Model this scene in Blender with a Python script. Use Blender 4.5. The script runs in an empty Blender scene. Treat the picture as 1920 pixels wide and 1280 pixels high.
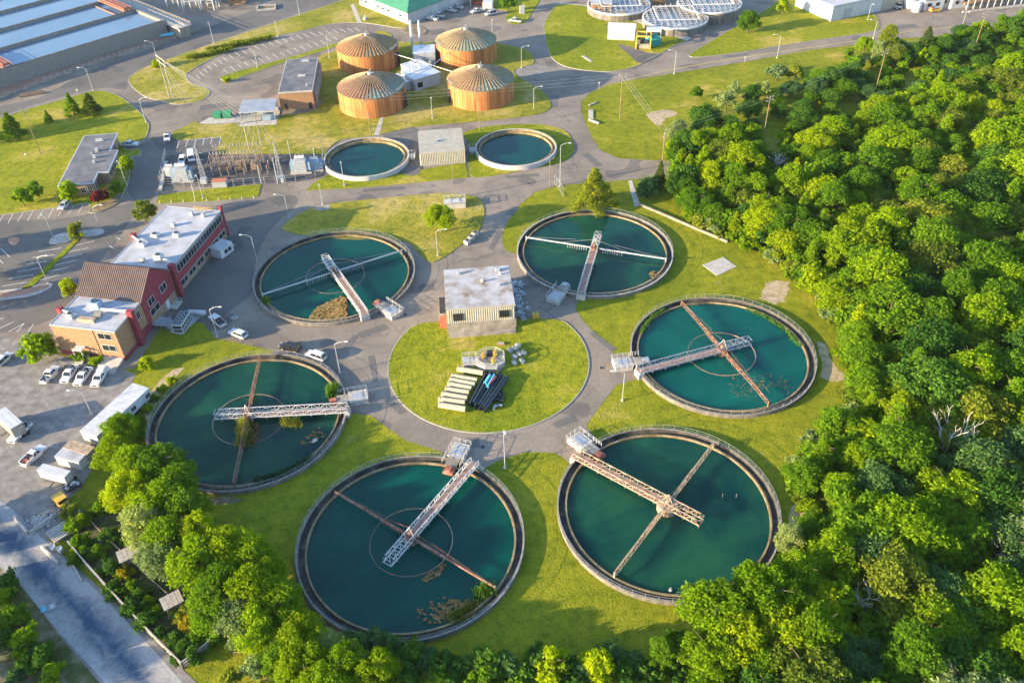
import bpy, math, random
import numpy as np
from mathutils import Vector, Matrix
random.seed(7); RNG = np.random.default_rng(7)
scene = bpy.context.scene
COL = scene.collection
PI = math.pi
R_ = math.radians
# ------------------------------------------------------------------ camera
CAM_H, CAM_F, PITCH, ROLL = 123.76, 1609.8, R_(39.48), R_(-1.548)
_c, _s = math.cos(PITCH), math.sin(PITCH)
_fwd = Vector((0, _c, -_s)); _u0 = Vector((0, _s, _c)); _r0 = Vector((1, 0, 0))
_rt = math.cos(ROLL)*_r0 + math.sin(ROLL)*_u0
_up = -math.sin(ROLL)*_r0 + math.cos(ROLL)*_u0
cam_data = bpy.data.cameras.new('camera')
cam = bpy.data.objects.new('camera', cam_data); COL.objects.link(cam)
cam_data.sensor_width = 36; cam_data.lens = 36*CAM_F/1920
cam_data.clip_start = 1; cam_data.clip_end = 6000
cam.matrix_world = Matrix(((_rt.x, _up.x, -_fwd.x, 0), (_rt.y, _up.y, -_fwd.y, 0), (_rt.z, _up.z, -_fwd.z, CAM_H), (0, 0, 0, 1)))
scene.camera = cam

def G(x, y, z=0.0):
    """survey: photo pixel -> point at height z"""
    d = _fwd + _rt*((x-960)/CAM_F) - _up*((y-640)/CAM_F)
    t = (z-CAM_H)/d.z
    return Vector((d.x*t, d.y*t, z))
def PX(p):
    d = Vector(p) - Vector((0, 0, CAM_H)); k = d.dot(_fwd)
    return 960+CAM_F*d.dot(_rt)/k, 640-CAM_F*d.dot(_up)/k
def GL(pts, z=0.0): return [G(x, y, z) for x, y in pts]
def rot2(x, y, a): return x*math.cos(a)-y*math.sin(a), x*math.sin(a)+y*math.cos(a)

# ------------------------------------------------------------------ materials
def _nt(name):
    m = bpy.data.materials.new(name); m.use_nodes = True
    nt = m.node_tree; b = nt.nodes['Principled BSDF']
    return m, nt, b
def _ramp(nt, cols):
    r = nt.nodes.new('ShaderNodeValToRGB'); e = r.color_ramp.elements
    while len(e) > 1: e.remove(e[-1])
    e[0].position = cols[0][0]; e[0].color = (*cols[0][1], 1)
    for p, c in cols[1:]:
        k = e.new(p); k.color = (*c, 1)
    return r
def _noise(nt, vec, scale, detail=5, rough=.6, dist=0):
    n = nt.nodes.new('ShaderNodeTexNoise'); n.inputs['Scale'].default_value = scale
    n.inputs['Detail'].default_value = detail; n.inputs['Roughness'].default_value = rough
    n.inputs['Distortion'].default_value = dist
    nt.links.new(vec, n.inputs['Vector']); return n
def _coord(nt, stretch=(1, 1, 1), kind='Object'):
    t = nt.nodes.new('ShaderNodeTexCoord'); mp = nt.nodes.new('ShaderNodeMapping')
    mp.inputs['Scale'].default_value = stretch
    nt.links.new(t.outputs[kind], mp.inputs['Vector']); return mp.outputs['Vector']
def _mix(nt, a, b, f, mode='MIX'):
    m = nt.nodes.new('ShaderNodeMix'); m.data_type = 'RGBA'; m.blend_type = mode
    for s, v in ((m.inputs[0], f), (m.inputs[6], a), (m.inputs[7], b)):
        if hasattr(v, 'is_linked') or hasattr(v, 'links'): nt.links.new(v, s)
        elif isinstance(v, (int, float)): s.default_value = v
        else: s.default_value = (*v, 1)
    return m.outputs[2]
def _bump(nt, b, h, strength, dist=.1):
    n = nt.nodes.new('ShaderNodeBump'); n.inputs['Strength'].default_value = strength
    n.inputs['Distance'].default_value = dist
    nt.links.new(h, n.inputs['Height']); nt.links.new(n.outputs['Normal'], b.inputs['Normal'])
def mat(name, cols, scale=1.0, rough=.75, bump=0, bscale=None, stretch=(1, 1, 1), metallic=0, spec=.3, detail=6, bdist=.05):
    m, nt, b = _nt(name)
    if not isinstance(cols, list):
        c = cols; cols = [(.3, tuple(x*.82 for x in c)), (.5, c), (.72, tuple(min(1, x*1.14) for x in c))]
    v = _coord(nt, stretch); n = _noise(nt, v, scale, detail)
    r = _ramp(nt, cols); nt.links.new(n.outputs['Fac'], r.inputs['Fac'])
    nt.links.new(r.outputs['Color'], b.inputs['Base Color'])
    b.inputs['Roughness'].default_value = rough; b.inputs['Metallic'].default_value = metallic
    b.inputs['Specular IOR Level'].default_value = spec
    if bump:
        n2 = _noise(nt, v, bscale or scale*6, 4); _bump(nt, b, n2.outputs['Fac'], bump, bdist)
    return m
def grass_mat(name, lush, mid, dry, dark, dryness=.5, fine=1.0):
    m, nt, b = _nt(name); v = _coord(nt)
    n1 = _noise(nt, v, .045, 6, .62, .4); n2 = _noise(nt, v, .45*fine, 5, .7); n3 = _noise(nt, v, 2.6*fine, 3, .75)
    r1 = _ramp(nt, [(.32, lush), (.32+.36*(1-dryness)+.06, mid), (.5+.3*(1-dryness), dry)])
    nt.links.new(n1.outputs['Fac'], r1.inputs['Fac'])
    r2 = _ramp(nt, [(.32, (.52, .64, .52)), (.5, (1, 1, 1)), (.68, (1.35, 1.22, 1.1))])
    nt.links.new(n2.outputs['Fac'], r2.inputs['Fac'])
    c = _mix(nt, r1.outputs['Color'], r2.outputs['Color'], .85, 'MULTIPLY')
    r3 = _ramp(nt, [(.3, (.42, .54, .45)), (.5, (1, 1, 1)), (.7, (1.42, 1.3, 1.15))])
    nt.links.new(n3.outputs['Fac'], r3.inputs['Fac'])
    c = _mix(nt, c, r3.outputs['Color'], .8, 'MULTIPLY')
    # worn bare spots with a shape of their own
    n4 = _noise(nt, v, .11, 7, .66); r4 = _ramp(nt, [(.63, (0, 0, 0)), (.76, (.9, .9, .9))])
    nt.links.new(n4.outputs['Fac'], r4.inputs['Fac'])
    c = _mix(nt, c, dark, r4.outputs['Color'])
    nt.links.new(c, b.inputs['Base Color']); b.inputs['Roughness'].default_value = .9
    b.inputs['Specular IOR Level'].default_value = .1
    a = nt.nodes.new('ShaderNodeMath'); a.operation = 'ADD'
    nt.links.new(n2.outputs['Fac'], a.inputs[0]); nt.links.new(n3.outputs['Fac'], a.inputs[1])
    _bump(nt, b, a.outputs[0], .9, .22)
    return m
def asphalt_mat(name, c0, c1, crack=.45, patch=(.06, .06, .065)):
    m, nt, b = _nt(name); v = _coord(nt)
    n1 = _noise(nt, v, .06, 8, .68, .5); n2 = _noise(nt, v, 1.4, 6, .7)
    r1 = _ramp(nt, [(.36, c0), (.64, c1)]); nt.links.new(n1.outputs['Fac'], r1.inputs['Fac'])
    r2 = _ramp(nt, [(.3, (.8, .8, .8)), (.7, (1.15, 1.15, 1.15))]); nt.links.new(n2.outputs['Fac'], r2.inputs['Fac'])
    c = _mix(nt, r1.outputs['Color'], r2.outputs['Color'], .8, 'MULTIPLY')
    # cracks, only in worn zones
    vn = nt.nodes.new('ShaderNodeTexVoronoi'); vn.feature = 'DISTANCE_TO_EDGE'; vn.inputs['Scale'].default_value = .13
    nd = _noise(nt, v, .35, 4, .6)
    wv = nt.nodes.new('ShaderNodeVectorMath'); wv.operation = 'MULTIPLY_ADD'
    wv.inputs[1].default_value = (4, 4, 0); nt.links.new(nd.outputs['Color'], wv.inputs[0]); nt.links.new(v, wv.inputs[2])
    nt.links.new(wv.outputs[0], vn.inputs['Vector'])
    rc = _ramp(nt, [(0, (1, 1, 1)), (.012, (1, 1, 1)), (.022, (0, 0, 0))]); nt.links.new(vn.outputs['Distance'], rc.inputs['Fac'])
    nz = _noise(nt, v, .05, 2); rz = _ramp(nt, [(.46, (0, 0, 0)), (.58, (crack,)*3)]); nt.links.new(nz.outputs['Fac'], rz.inputs['Fac'])
    mk = _mix(nt, rc.outputs['Color'], rz.outputs['Color'], 1.0, 'MULTIPLY')
    c = _mix(nt, c, patch, mk)
    # repair patches
    np_ = _noise(nt, v, .09, 1, .3); rp = _ramp(nt, [(.64, (0, 0, 0)), (.66, (.45, .45, .45))]); nt.links.new(np_.outputs['Fac'], rp.inputs['Fac'])
    c = _mix(nt, c, patch, rp.outputs['Color'])
    nt.links.new(c, b.inputs['Base Color']); b.inputs['Roughness'].default_value = .85
    b.inputs['Specular IOR Level'].default_value = .25
    _bump(nt, b, n2.outputs['Fac'], .25, .03)
    return m
def water_mat(name, c0, c1, rough=.07, bump=.06, scale=.05):
    m, nt, b = _nt(name); v = _coord(nt)
    n = _noise(nt, v, scale, 4, .55, .8); r = _ramp(nt, [(.3, c0), (.7, c1)])
    nt.links.new(n.outputs['Fac'], r.inputs['Fac']); nt.links.new(r.outputs['Color'], b.inputs['Base Color'])
    b.inputs['Roughness'].default_value = rough; b.inputs['IOR'].default_value = 1.33
    n2 = _noise(nt, v, 1.6, 3, .6); _bump(nt, b, n2.outputs['Fac'], bump, .05)
    return m
def glass_water(name):
    m, nt, b = _nt(name); v = _coord(nt); b.inputs['Base Color'].default_value = (1, 1, 1, 1)
    b.inputs['Transmission Weight'].default_value = 1; b.inputs['IOR'].default_value = 1.28; b.inputs['Roughness'].default_value = .04
    n2 = _noise(nt, v, 1.3, 3, .6); _bump(nt, b, n2.outputs['Fac'], .08, .05); return m
def bed_mat(name, c0, c1):
    m, nt, b = _nt(name); v = _coord(nt); n = _noise(nt, v, .07, 5, .6, 1.2); r = _ramp(nt, [(.36, c0), (.64, c1)])
    nt.links.new(n.outputs['Fac'], r.inputs['Fac']); nt.links.new(r.outputs['Color'], b.inputs['Base Color']); b.inputs['Roughness'].default_value = 1; b.inputs['Specular IOR Level'].default_value = 0; return m
def leaf_mat(name, c, var=.35, trans=.35):
    m, nt, b = _nt(name); nt.nodes.remove(b); out = nt.nodes['Material Output']
    oi = nt.nodes.new('ShaderNodeObjectInfo'); v = _coord(nt)
    n = _noise(nt, v, 1.25, 4, .7)
    r = _ramp(nt, [(.3, tuple(x*k for x, k in zip(c, (.45, .6, .65)))), (.5, c), (.7, tuple(x*k for x, k in zip(c, (1.6, 1.32, 1.0))))])
    nt.links.new(n.outputs['Fac'], r.inputs['Fac'])
    ro = _ramp(nt, [(0, (1-var, 1-var*.7, 1-var*.5)), (.5, (1, 1, 1)), (1, (1+var*.9, 1+var*.6, 1))])
    nt.links.new(oi.outputs['Random'], ro.inputs['Fac'])
    cc = _mix(nt, r.outputs['Color'], ro.outputs['Color'], 1.0, 'MULTIPLY')
    d = nt.nodes.new('ShaderNodeBsdfDiffuse'); t = nt.nodes.new('ShaderNodeBsdfTranslucent')
    nt.links.new(cc, d.inputs['Color'])
    tc = _mix(nt, cc, (1.25, 1.2, .6), 1.0, 'MULTIPLY'); nt.links.new(tc, t.inputs['Color'])
    mx = nt.nodes.new('ShaderNodeMixShader'); mx.inputs[0].default_value = trans
    nt.links.new(d.outputs[0], mx.inputs[1]); nt.links.new(t.outputs[0], mx.inputs[2])
    nt.links.new(mx.outputs[0], out.inputs['Surface'])
    return m

# ------------------------------------------------------------------ mesh helpers
class MB:
    def __init__(self): self.v = []; self.f = []
    def add(self, vs, fs):
        o = len(self.v); self.v += [tuple(p) for p in vs]; self.f += [tuple(i+o for i in f) for f in fs]; return self
    def box(self, cx, cy, cz, sx, sy, sz, a=0, taper=1.0):
        vs = []
        for z, k in ((cz-sz/2, 1.0), (cz+sz/2, taper)):
            for dx, dy in ((-1, -1), (1, -1), (1, 1), (-1, 1)):
                x, y = rot2(dx*sx/2*k, dy*sy/2*k, a); vs.append((cx+x, cy+y, z))
        return self.add(vs, [(3, 2, 1, 0), (4, 5, 6, 7), (0, 1, 5, 4), (1, 2, 6, 5), (2, 3, 7, 6), (3, 0, 4, 7)])
    def b2(self, x0, x1, y0, y1, z0, z1): return self.box((x0+x1)/2, (y0+y1)/2, (z0+z1)/2, x1-x0, y1-y0, z1-z0)
    def bar(self, p, q, w, h=None):
        p, q = Vector(p), Vector(q); d = q-p
        if d.length < 1e-6: return self
        h = h or w; d.normalize()
        s = d.cross(Vector((0, 0, 1)))
        if s.length < 1e-3: s = Vector((1, 0, 0))
        s.normalize(); u = s.cross(d)
        vs = [c + s*(i*w/2) + u*(j*h/2) for c in (p, q) for i, j in ((-1, -1), (1, -1), (1, 1), (-1, 1))]
        return self.add(vs, [(3, 2, 1, 0), (4, 5, 6, 7), (0, 1, 5, 4), (1, 2, 6, 5), (2, 3, 7, 6), (3, 0, 4, 7)])
    def tube(self, p, q, r0, r1=None, n=6, hollow=0):
        p, q = Vector(p), Vector(q); d = q-p
        if d.length < 1e-6: return self
        r1 = r0 if r1 is None else r1; d.normalize()
        s = d.cross(Vector((0, 0, 1)))
        if s.length < 1e-3: s = Vector((1, 0, 0))
        s.normalize(); u = s.cross(d); vs = []
        for c, r in ((p, r0), (q, r1)):
            for i in range(n):
                a = 2*PI*i/n; vs.append(c + s*(r*math.cos(a)) + u*(r*math.sin(a)))
        fs = [(i, (i+1) % n, n+(i+1) % n, n+i) for i in range(n)]
        if hollow:
            for c, r in ((p, r0*hollow), (q, r1*hollow)):
                for i in range(n):
                    a = 2*PI*i/n; vs.append(c + s*(r*math.cos(a)) + u*(r*math.sin(a)))
            for i in range(n):
                j = (i+1) % n
                fs += [(2*n+j, 2*n+i, 3*n+i, 3*n+j), (i, 2*n+i, 2*n+j, j), (n+j, 3*n+j, 3*n+i, n+i)]
        else: fs += [tuple(range(n))[::-1], tuple(range(n, 2*n))]
        return self.add(vs, fs)
    def path(self, pts, r, n=6):
        for a, b in zip(pts[:-1], pts[1:]): self.tube(a, b, r, None, n)
        return self
    def prism(self, pts, z0, z1):
        n = len(pts); P2 = [(p[0], p[1]) for p in pts]
        area = sum(P2[i][0]*P2[(i+1) % n][1]-P2[(i+1) % n][0]*P2[i][1] for i in range(n))
        if area < 0: P2.reverse()
        vs = [(x, y, z0) for x, y in P2]+[(x, y, z1) for x, y in P2]
        fs = [tuple(range(n))[::-1], tuple(range(n, 2*n))]+[(i, (i+1) % n, n+(i+1) % n, n+i) for i in range(n)]
        return self.add(vs, fs)
    def sheet(self, pts, z):
        n = len(pts); P2 = [(p[0], p[1]) for p in pts]
        if sum(P2[i][0]*P2[(i+1) % n][1]-P2[(i+1) % n][0]*P2[i][1] for i in range(n)) < 0: P2.reverse()
        return self.add([(x, y, z) for x, y in P2], [tuple(range(n))])
    def lathe(self, prof, n=64, cx=0, cy=0, cap=False):
        m = len(prof); vs = []
        for i in range(n):
            a = 2*PI*i/n
            for r, z in prof: vs.append((cx+r*math.cos(a), cy+r*math.sin(a), z))
        fs = []
        for i in range(n):
            j = (i+1) % n
            for k in range(m-1): fs.append((i*m+k, j*m+k, j*m+k+1, i*m+k+1))
        if cap: fs.append(tuple(i*m+m-1 for i in range(n)))
        return self.add(vs, fs)
    def ring(self, r0, r1, z0, z1, n=96, cx=0, cy=0):
        return self.lathe([(r0, z0), (r1, z0), (r1, z1), (r0, z1), (r0, z0)], n, cx, cy)
    def disc(self, r, z, n=96, cx=0, cy=0):
        return self.add([(cx+r*math.cos(2*PI*i/n), cy+r*math.sin(2*PI*i/n), z) for i in range(n)], [tuple(range(n))])
    def build(self, name, m, parent=None, smooth=False, bevel=0, label=None):
        me = bpy.data.meshes.new(name); me.from_pydata(self.v, [], self.f); me.materials.append(m); me.update()
        if smooth: me.polygons.foreach_set('use_smooth', [True]*len(me.polygons))
        o = bpy.data.objects.new(name, me); COL.objects.link(o)
        if parent: o.parent = parent
        if bevel:
            bv = o.modifiers.new('bevel', 'BEVEL'); bv.width = bevel; bv.segments = 2; bv.limit_method = 'ANGLE'
        if label: o['label'] = label
        return o
def tag(o, label, cat, group=None, kind=None):
    o['label'] = label; o['category'] = cat
    if group: o['group'] = group
    if kind: o['kind'] = kind
    return o
def thing(name, label, cat, loc=(0, 0, 0), rz=0, group=None):
    o = bpy.data.objects.new(name, None); COL.objects.link(o); o.empty_display_size = .5
    o.location = loc; o.rotation_euler = (0, 0, rz); return tag(o, label, cat, group)
def struct(o): o['kind'] = 'structure'; return o
def dup(root, loc, rz=0, label=None, sc=None, group=None):
    kids = {}
    for o in root.children: kids[o] = list(o.children)
    r = root.copy(); COL.objects.link(r); r.location = loc; r.rotation_euler = (0, 0, rz)
    if sc: r.scale = sc
    if label: r['label'] = label
    if group: r['group'] = group
    for ch, gs in kids.items():
        c = ch.copy(); COL.objects.link(c); c.parent = r
        for g in gs:
            d = g.copy(); COL.objects.link(d); d.parent = c
    return r
def smooth_poly(pts, k=4):
    """closed Catmull-Rom through survey points"""
    n = len(pts); out = []
    for i in range(n):
        p0, p1, p2, p3 = (Vector(pts[(i+j-1) % n][:2]) for j in range(4))
        for s in range(k):
            t = s/k
            out.append(.5*((2*p1)+(p2-p0)*t+(2*p0-5*p1+4*p2-p3)*t*t+(3*p1-p0-3*p2+p3)*t**3))
    return out
def inside(x, y, poly):
    c = False; n = len(poly); j = n-1
    for i in range(n):
        xi, yi = poly[i][0], poly[i][1]; xj, yj = poly[j][0], poly[j][1]
        if (yi > y) != (yj > y) and x < (xj-xi)*(y-yi)/(yj-yi)+xi: c = not c
        j = i
    return c

# ------------------------------------------------------------------ light
SUN_AZ, SUN_EL = R_(19.0), R_(12.5)       # shadows run towards +x, turned 19 degrees to +y
w = bpy.data.worlds.new('World'); scene.world = w; w.use_nodes = True
wn = w.node_tree; sky = wn.nodes.new('ShaderNodeTexSky'); sky.sky_type = 'NISHITA'; sky.sun_disc = False
sky.sun_elevation = SUN_EL; sky.sun_rotation = math.atan2(-math.cos(SUN_AZ), -math.sin(SUN_AZ))
sky.air_density = 1.0; sky.dust_density = .8; sky.ozone_density = 3.0
bg = wn.nodes['Background']; wn.links.new(sky.outputs[0], bg.inputs[0]); bg.inputs[1].default_value = .15
sd = bpy.data.lights.new('sun', 'SUN'); sd.energy = 4.9; sd.angle = R_(.5); sd.color = (1, .78, .48)
sun = bpy.data.objects.new('sun', sd); COL.objects.link(sun)
ldir = Vector((math.cos(SUN_AZ)*math.cos(SUN_EL), math.sin(SUN_AZ)*math.cos(SUN_EL), -math.sin(SUN_EL)))
sun.rotation_euler = ldir.to_track_quat('-Z', 'Y').to_euler(); sun.location = (-60, 40, 120)
scene.view_settings.view_transform = 'Standard'; scene.view_settings.look = 'None'
scene.view_settings.exposure = 2.0; scene.view_settings.gamma = 1
scene.cycles.max_bounces = 6; scene.cycles.diffuse_bounces = 3; scene.cycles.glossy_bounces = 2
scene.cycles.transmission_bounces = 3; scene.cycles.transparent_max_bounces = 4
scene.cycles.use_denoising = True

# ------------------------------------------------------------------ material library
M = {}
M['grass'] = grass_mat('grass', (.13, .16, .008), (.212, .216, .013), (.34, .275, .06), (.27, .21, .085), .42)
M['lawn'] = grass_mat('lawn', (.14, .175, .008), (.222, .23, .013), (.35, .28, .06), (.26, .21, .08), .5, 1.1)
M['lawn_dry'] = grass_mat('lawn_dry', (.15, .17, .014), (.255, .23, .03), (.36, .285, .09), (.29, .22, .1), .6)
M['asphalt'] = asphalt_mat('asphalt', (.16, .133, .107), (.262, .216, .17))
M['asphalt_dark'] = asphalt_mat('asphalt_dark', (.105, .098, .09), (.15, .138, .122))
M['tar'] = asphalt_mat('tar', (.035, .055, .085), (.055, .08, .115), .2)
M['gravel'] = mat('gravel', [(.3, (.14, .13, .12)), (.5, (.205, .19, .175)), (.7, (.29, .265, .245))], .5, .95, .5, 5, spec=.1)
M['gravel_pale'] = mat('gravel_pale', [(.25, (.17, .165, .165)), (.5, (.33, .31, .3)), (.72, (.5, .47, .44))], .22, .95, .6, 4, spec=.1)
M['dirt'] = mat('dirt', [(.3, (.1, .085, .05)), (.5, (.19, .15, .095)), (.7, (.29, .23, .15))], .35, .95, .6, 3, spec=.1)
M['scrub'] = mat('scrub', [(.3, (.045, .07, .02)), (.48, (.1, .11, .04)), (.62, (.2, .17, .11)), (.75, (.3, .26, .2))], .3, .95, .9, 2.5, spec=.1, bdist=.3)
M['scrub_dark'] = mat('scrub_dark', [(.3, (.03, .05, .018)), (.5, (.075, .085, .035)), (.68, (.14, .12, .075)), (.8, (.2, .17, .12))], .5, .95, .9, 3, spec=.1, bdist=.3)
M['wall_stained'] = mat('wall_stained', [(.3, (.08, .07, .06)), (.5, (.15, .135, .115)), (.72, (.25, .22, .19))], .7, .85, .3, 5, stretch=(1, 1, .3))
M['basin_wall'] = mat('basin_wall', [(.3, (.17, .155, .135)), (.6, (.23, .21, .185)), (.8, (.28, .26, .23))], 1.8, .85, .2, 8, stretch=(1, 1, .25))
M['yard_shaded'] = mat('yard_shaded', [(.3, (.05, .05, .055)), (.5, (.085, .08, .08)), (.7, (.15, .13, .115))], .5, .95, .4, 4, spec=.1)  # pad colour darkened to paint in the shade lying on the electrical yard
M['rib'] = mat('rib', [(.3, (.2, .13, .07)), (.6, (.36, .27, .17))], .8, .8)
M['insulator'] = mat('insulator', (.2, .19, .18), 1, .5)
M['sand'] = mat('sand', [(.3, (.22, .19, .07)), (.48, (.36, .28, .17)), (.7, (.46, .36, .25))], .7, .95, .5, 3, spec=.1)
M['forest_floor'] = mat('forest_floor', [(.3, (.04, .06, .01)), (.55, (.085, .105, .016)), (.75, (.13, .12, .045))], .3, .95, .8, 2, spec=.1, bdist=.3)
M['red_earth'] = mat('red_earth', [(.3, (.28, .15, .1)), (.7, (.42, .24, .165))], .2, .95, .3)
M['concrete'] = mat('concrete', [(.28, (.27, .25, .22)), (.5, (.38, .355, .32)), (.72, (.47, .445, .405))], .8, .85, .2, 6)
M['concrete_old'] = mat('concrete_old', [(.28, (.15, .13, .1)), (.5, (.25, .22, .18)), (.72, (.36, .32, .265))], .5, .9, .3, 5)
M['kerb'] = mat('kerb', (.33, .31, .27), 1.2, .9)
M['rim'] = mat('rim', [(.3, (.12, .11, .095)), (.5, (.2, .185, .16)), (.7, (.3, .28, .25))], 1.0, .85, .2)
M['stained'] = mat('stained', [(.3, (.022, .022, .02)), (.5, (.06, .056, .05)), (.75, (.17, .14, .1))], .5, .8, .3, stretch=(1, 1, .3))
M['weir'] = mat('weir', [(.28, (.1, .07, .03)), (.5, (.22, .165, .085)), (.72, (.34, .27, .16))], .8, .85, .2)
M['white_wall'] = mat('white_wall', [(.3, (.35, .34, .325)), (.6, (.43, .42, .405))], .8, .7, .1)
M['water'] = glass_water('water')
for _n, _a, _b in (('water', (.0, .07, .058), (.0, .1, .074)), ('water_green', (.001, .048, .045), (.014, .1, .05)), ('water_teal', (.0, .085, .078), (.003, .13, .105)), ('water_blue', (.0, .055, .052), (.002, .075, .064))): M[_n+'_bed'] = bed_mat(_n+'_bed', _a, _b)
M['water_sky_tint'] = water_mat('water_sky_tint', (.1, .165, .24), (.13, .2, .28), .12)  # blue base colour paints in the sky mirrored by the basin water
M['steel'] = mat('steel', (.4, .41, .42), 2, .5, metallic=.35)
M['steel_white'] = mat('steel_white', (.46, .46, .45), 2, .55)
M['steel_rust'] = mat('steel_rust', [(.3, (.12, .05, .03)), (.5, (.22, .11, .07)), (.7, (.37, .26, .2))], 1.3, .8)
M['rust_red'] = mat('rust_red', [(.3, (.22, .06, .035)), (.6, (.36, .13, .085)), (.75, (.46, .28, .22))], 1, .8)
M['deck'] = mat('deck', [(.3, (.17, .1, .075)), (.5, (.28, .17, .13)), (.75, (.38, .28, .23))], 1.5, .8)
M['beige_steel'] = mat('beige_steel', [(.3, (.2, .13, .08)), (.5, (.33, .25, .17)), (.72, (.45, .37, .28))], 1.2, .75)
M['algae'] = mat('algae', [(.3, (.1, .065, .02)), (.5, (.23, .15, .05)), (.72, (.38, .28, .12))], 1.6, .95, 1, 6, spec=.1, bdist=.2)
M['white'] = mat('white', (.47, .47, .465), .6, .45, spec=.5)
M['roof_white'] = mat('roof_white', [(.26, (.25, .245, .25)), (.5, (.37, .37, .385)), (.75, (.45, .45, .465))], .35, .7, .05)
M['roof_worn'] = mat('roof_worn', [(.3, (.17, .11, .065)), (.42, (.28, .25, .225)), (.55, (.37, .36, .37)), (.8, (.44, .44, .45))], .3, .7, .1)
M['roof_dark'] = mat('roof_dark', [(.3, (.085, .085, .095)), (.5, (.125, .125, .135)), (.75, (.19, .185, .19))], .35, .85, .1)
M['roof_brown'] = mat('roof_brown', [(.3, (.12, .08, .068)), (.6, (.165, .112, .096))], .4, .55)
M['roof_green'] = mat('roof_green', [(.3, (.045, .17, .1)), (.6, (.06, .22, .13))], .4, .5)
M['roof_tin'] = mat('roof_tin', (.55, .57, .6), .6, .4, metallic=.4)
M['brick_tan'] = mat('brick_tan', [(.3, (.23, .125, .065)), (.5, (.29, .16, .085)), (.7, (.33, .2, .115))], 1.5, .85, .2, 9)
M['brick_brown'] = mat('brick_brown', [(.3, (.2, .13, .085)), (.6, (.3, .2, .135))], 1.4, .85, .2, 9)
M['brick_red'] = mat('brick_red', [(.3, (.17, .025, .034)), (.6, (.25, .04, .052))], 1.0, .7, .1, 9)
M['brick_orange'] = mat('brick_orange', [(.3, (.33, .1, .05)), (.6, (.45, .15, .08))], 1.2, .8)
M['tan_metal'] = mat('tan_metal', [(.3, (.29, .265, .205)), (.6, (.37, .34, .275))], .6, .6)
M['grey_metal'] = mat('grey_metal', (.36, .38, .4), .8, .55, metallic=.2)
M['blue_grey'] = mat('blue_grey', (.24, .33, .4), .8, .55)
M['dark'] = mat('dark', (.03, .032, .035), 1, .6)
M['glass'] = mat('glass', (.018, .022, .028), .4, .12, spec=.6)
M['rubber'] = mat('rubber', (.02, .02, .02), 2, .85)
M['wood'] = mat('wood', [(.3, (.14, .09, .055)), (.6, (.24, .165, .105))], 1.5, .9, stretch=(1, 1, .2))
M['wood_grey'] = mat('wood_grey', [(.3, (.24, .21, .19)), (.6, (.4, .36, .32))], 1.2, .9, .3, stretch=(1, 4, 1))
M['paint_white'] = mat('paint_white', [(.3, (.5, .5, .48)), (.6, (.72, .72, .7))], 1.5, .8)
M['paint_yellow'] = mat('paint_yellow', (.55, .42, .1), 1.5, .8)
M['wire'] = mat('wire', (.3, .3, .29), 1, .6)
M['yellow'] = mat('yellow', (.55, .33, .05), 1.5, .6)
M['green_bin'] = mat('green_bin', (.03, .2, .1), 1.2, .6)
M['teal_bin'] = mat('teal_bin', (.03, .24, .22), 1.2, .6)
M['car_white'] = mat('car_white', (.54, .54, .54), .3, .28, spec=.6)
M['car_silver'] = mat('car_silver', (.5, .52, .54), .3, .3, metallic=.4)
M['car_black'] = mat('car_black', (.018, .018, .02), .3, .25, spec=.6)
M['lamp_red'] = mat('lamp_red', (.35, .03, .02), 1, .4)
M['lamp_clear'] = mat('lamp_clear', (.7, .7, .66), 1, .2)
M['pipe_beige'] = mat('pipe_beige', [(.3, (.35, .29, .19)), (.6, (.45, .38, .26))], .9, .75)
M['pipe_black'] = mat('pipe_black', (.02, .032, .045), 1, .5)
M['pipe_blue'] = mat('pipe_blue', (.12, .5, .62), 1, .5)
M['pipe_red'] = mat('pipe_red', (.4, .06, .05), 1, .6)
M['trunk'] = mat('trunk', [(.3, (.06, .045, .03)), (.6, (.13, .1, .07))], 2, .95, .4, stretch=(1, 1, .3))
M['dead'] = mat('dead', [(.3, (.28, .23, .17)), (.6, (.42, .36, .29))], 2, .95)
M['corten'] = None
# ------------------------------------------------------------------ ground sheets
def slab(name, px, z1, m, k=3, z0=0.0, smooth=True, kind='structure'):
    p = GL(px); p = smooth_poly(p, k) if smooth else p
    o = MB().prism(p, z0, z1).build(name, m); o['kind'] = kind; return o
g = MB().add([(-3000, -600, 0), (3000, -600, 0), (3000, 5000, 0), (-3000, 5000, 0)], [(0, 1, 2, 3)]).build('ground', M['grass']); struct(g)
pave = [(-330, 650), (0, 634), (80, 642), (110, 660), (170, 684), (228, 694), (252, 690), (300, 614), (345, 604), (380, 605), (405, 635), (440, 641),
        (512, 657), (507, 668), (490, 760), (652, 779), (668, 774), (698, 780), (725, 801), (760, 825), (800, 838), (832, 848), (830, 950), (885, 905),
        (905, 880), (935, 863), (985, 847), (1040, 848), (1062, 862), (1085, 890), (1120, 865), (1122, 832), (1109, 812), (1099, 798), (1117, 772), (1137, 746),
        (1155, 722), (1206, 707), (1235, 690), (1187, 665), (1151, 663), (1133, 644), (1113, 622), (1093, 601), (1079, 580), (1082, 568), (1087, 550), (1060, 500), (985, 482),
        (949, 470), (942, 455), (942, 438), (950, 418), (973, 385), (1002, 361), (1045, 348), (1120, 342), (1180, 337), (1250, 332), (1320, 330), (1320, 303),
        (1246, 302), (1159, 297), (1124, 281), (1102, 243), (1089, 208), (1090, 190), (1106, 174), (1146, 157), (1255, 139), (1386, 118), (1517, 94), (1600, 85),
        (1690, 73), (1800, 64), (1950, 42), (2200, 12), (2200, -75), (-330, -75)]
struct(MB().sheet(GL(pave), .02).build('road', M['asphalt']))
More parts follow.
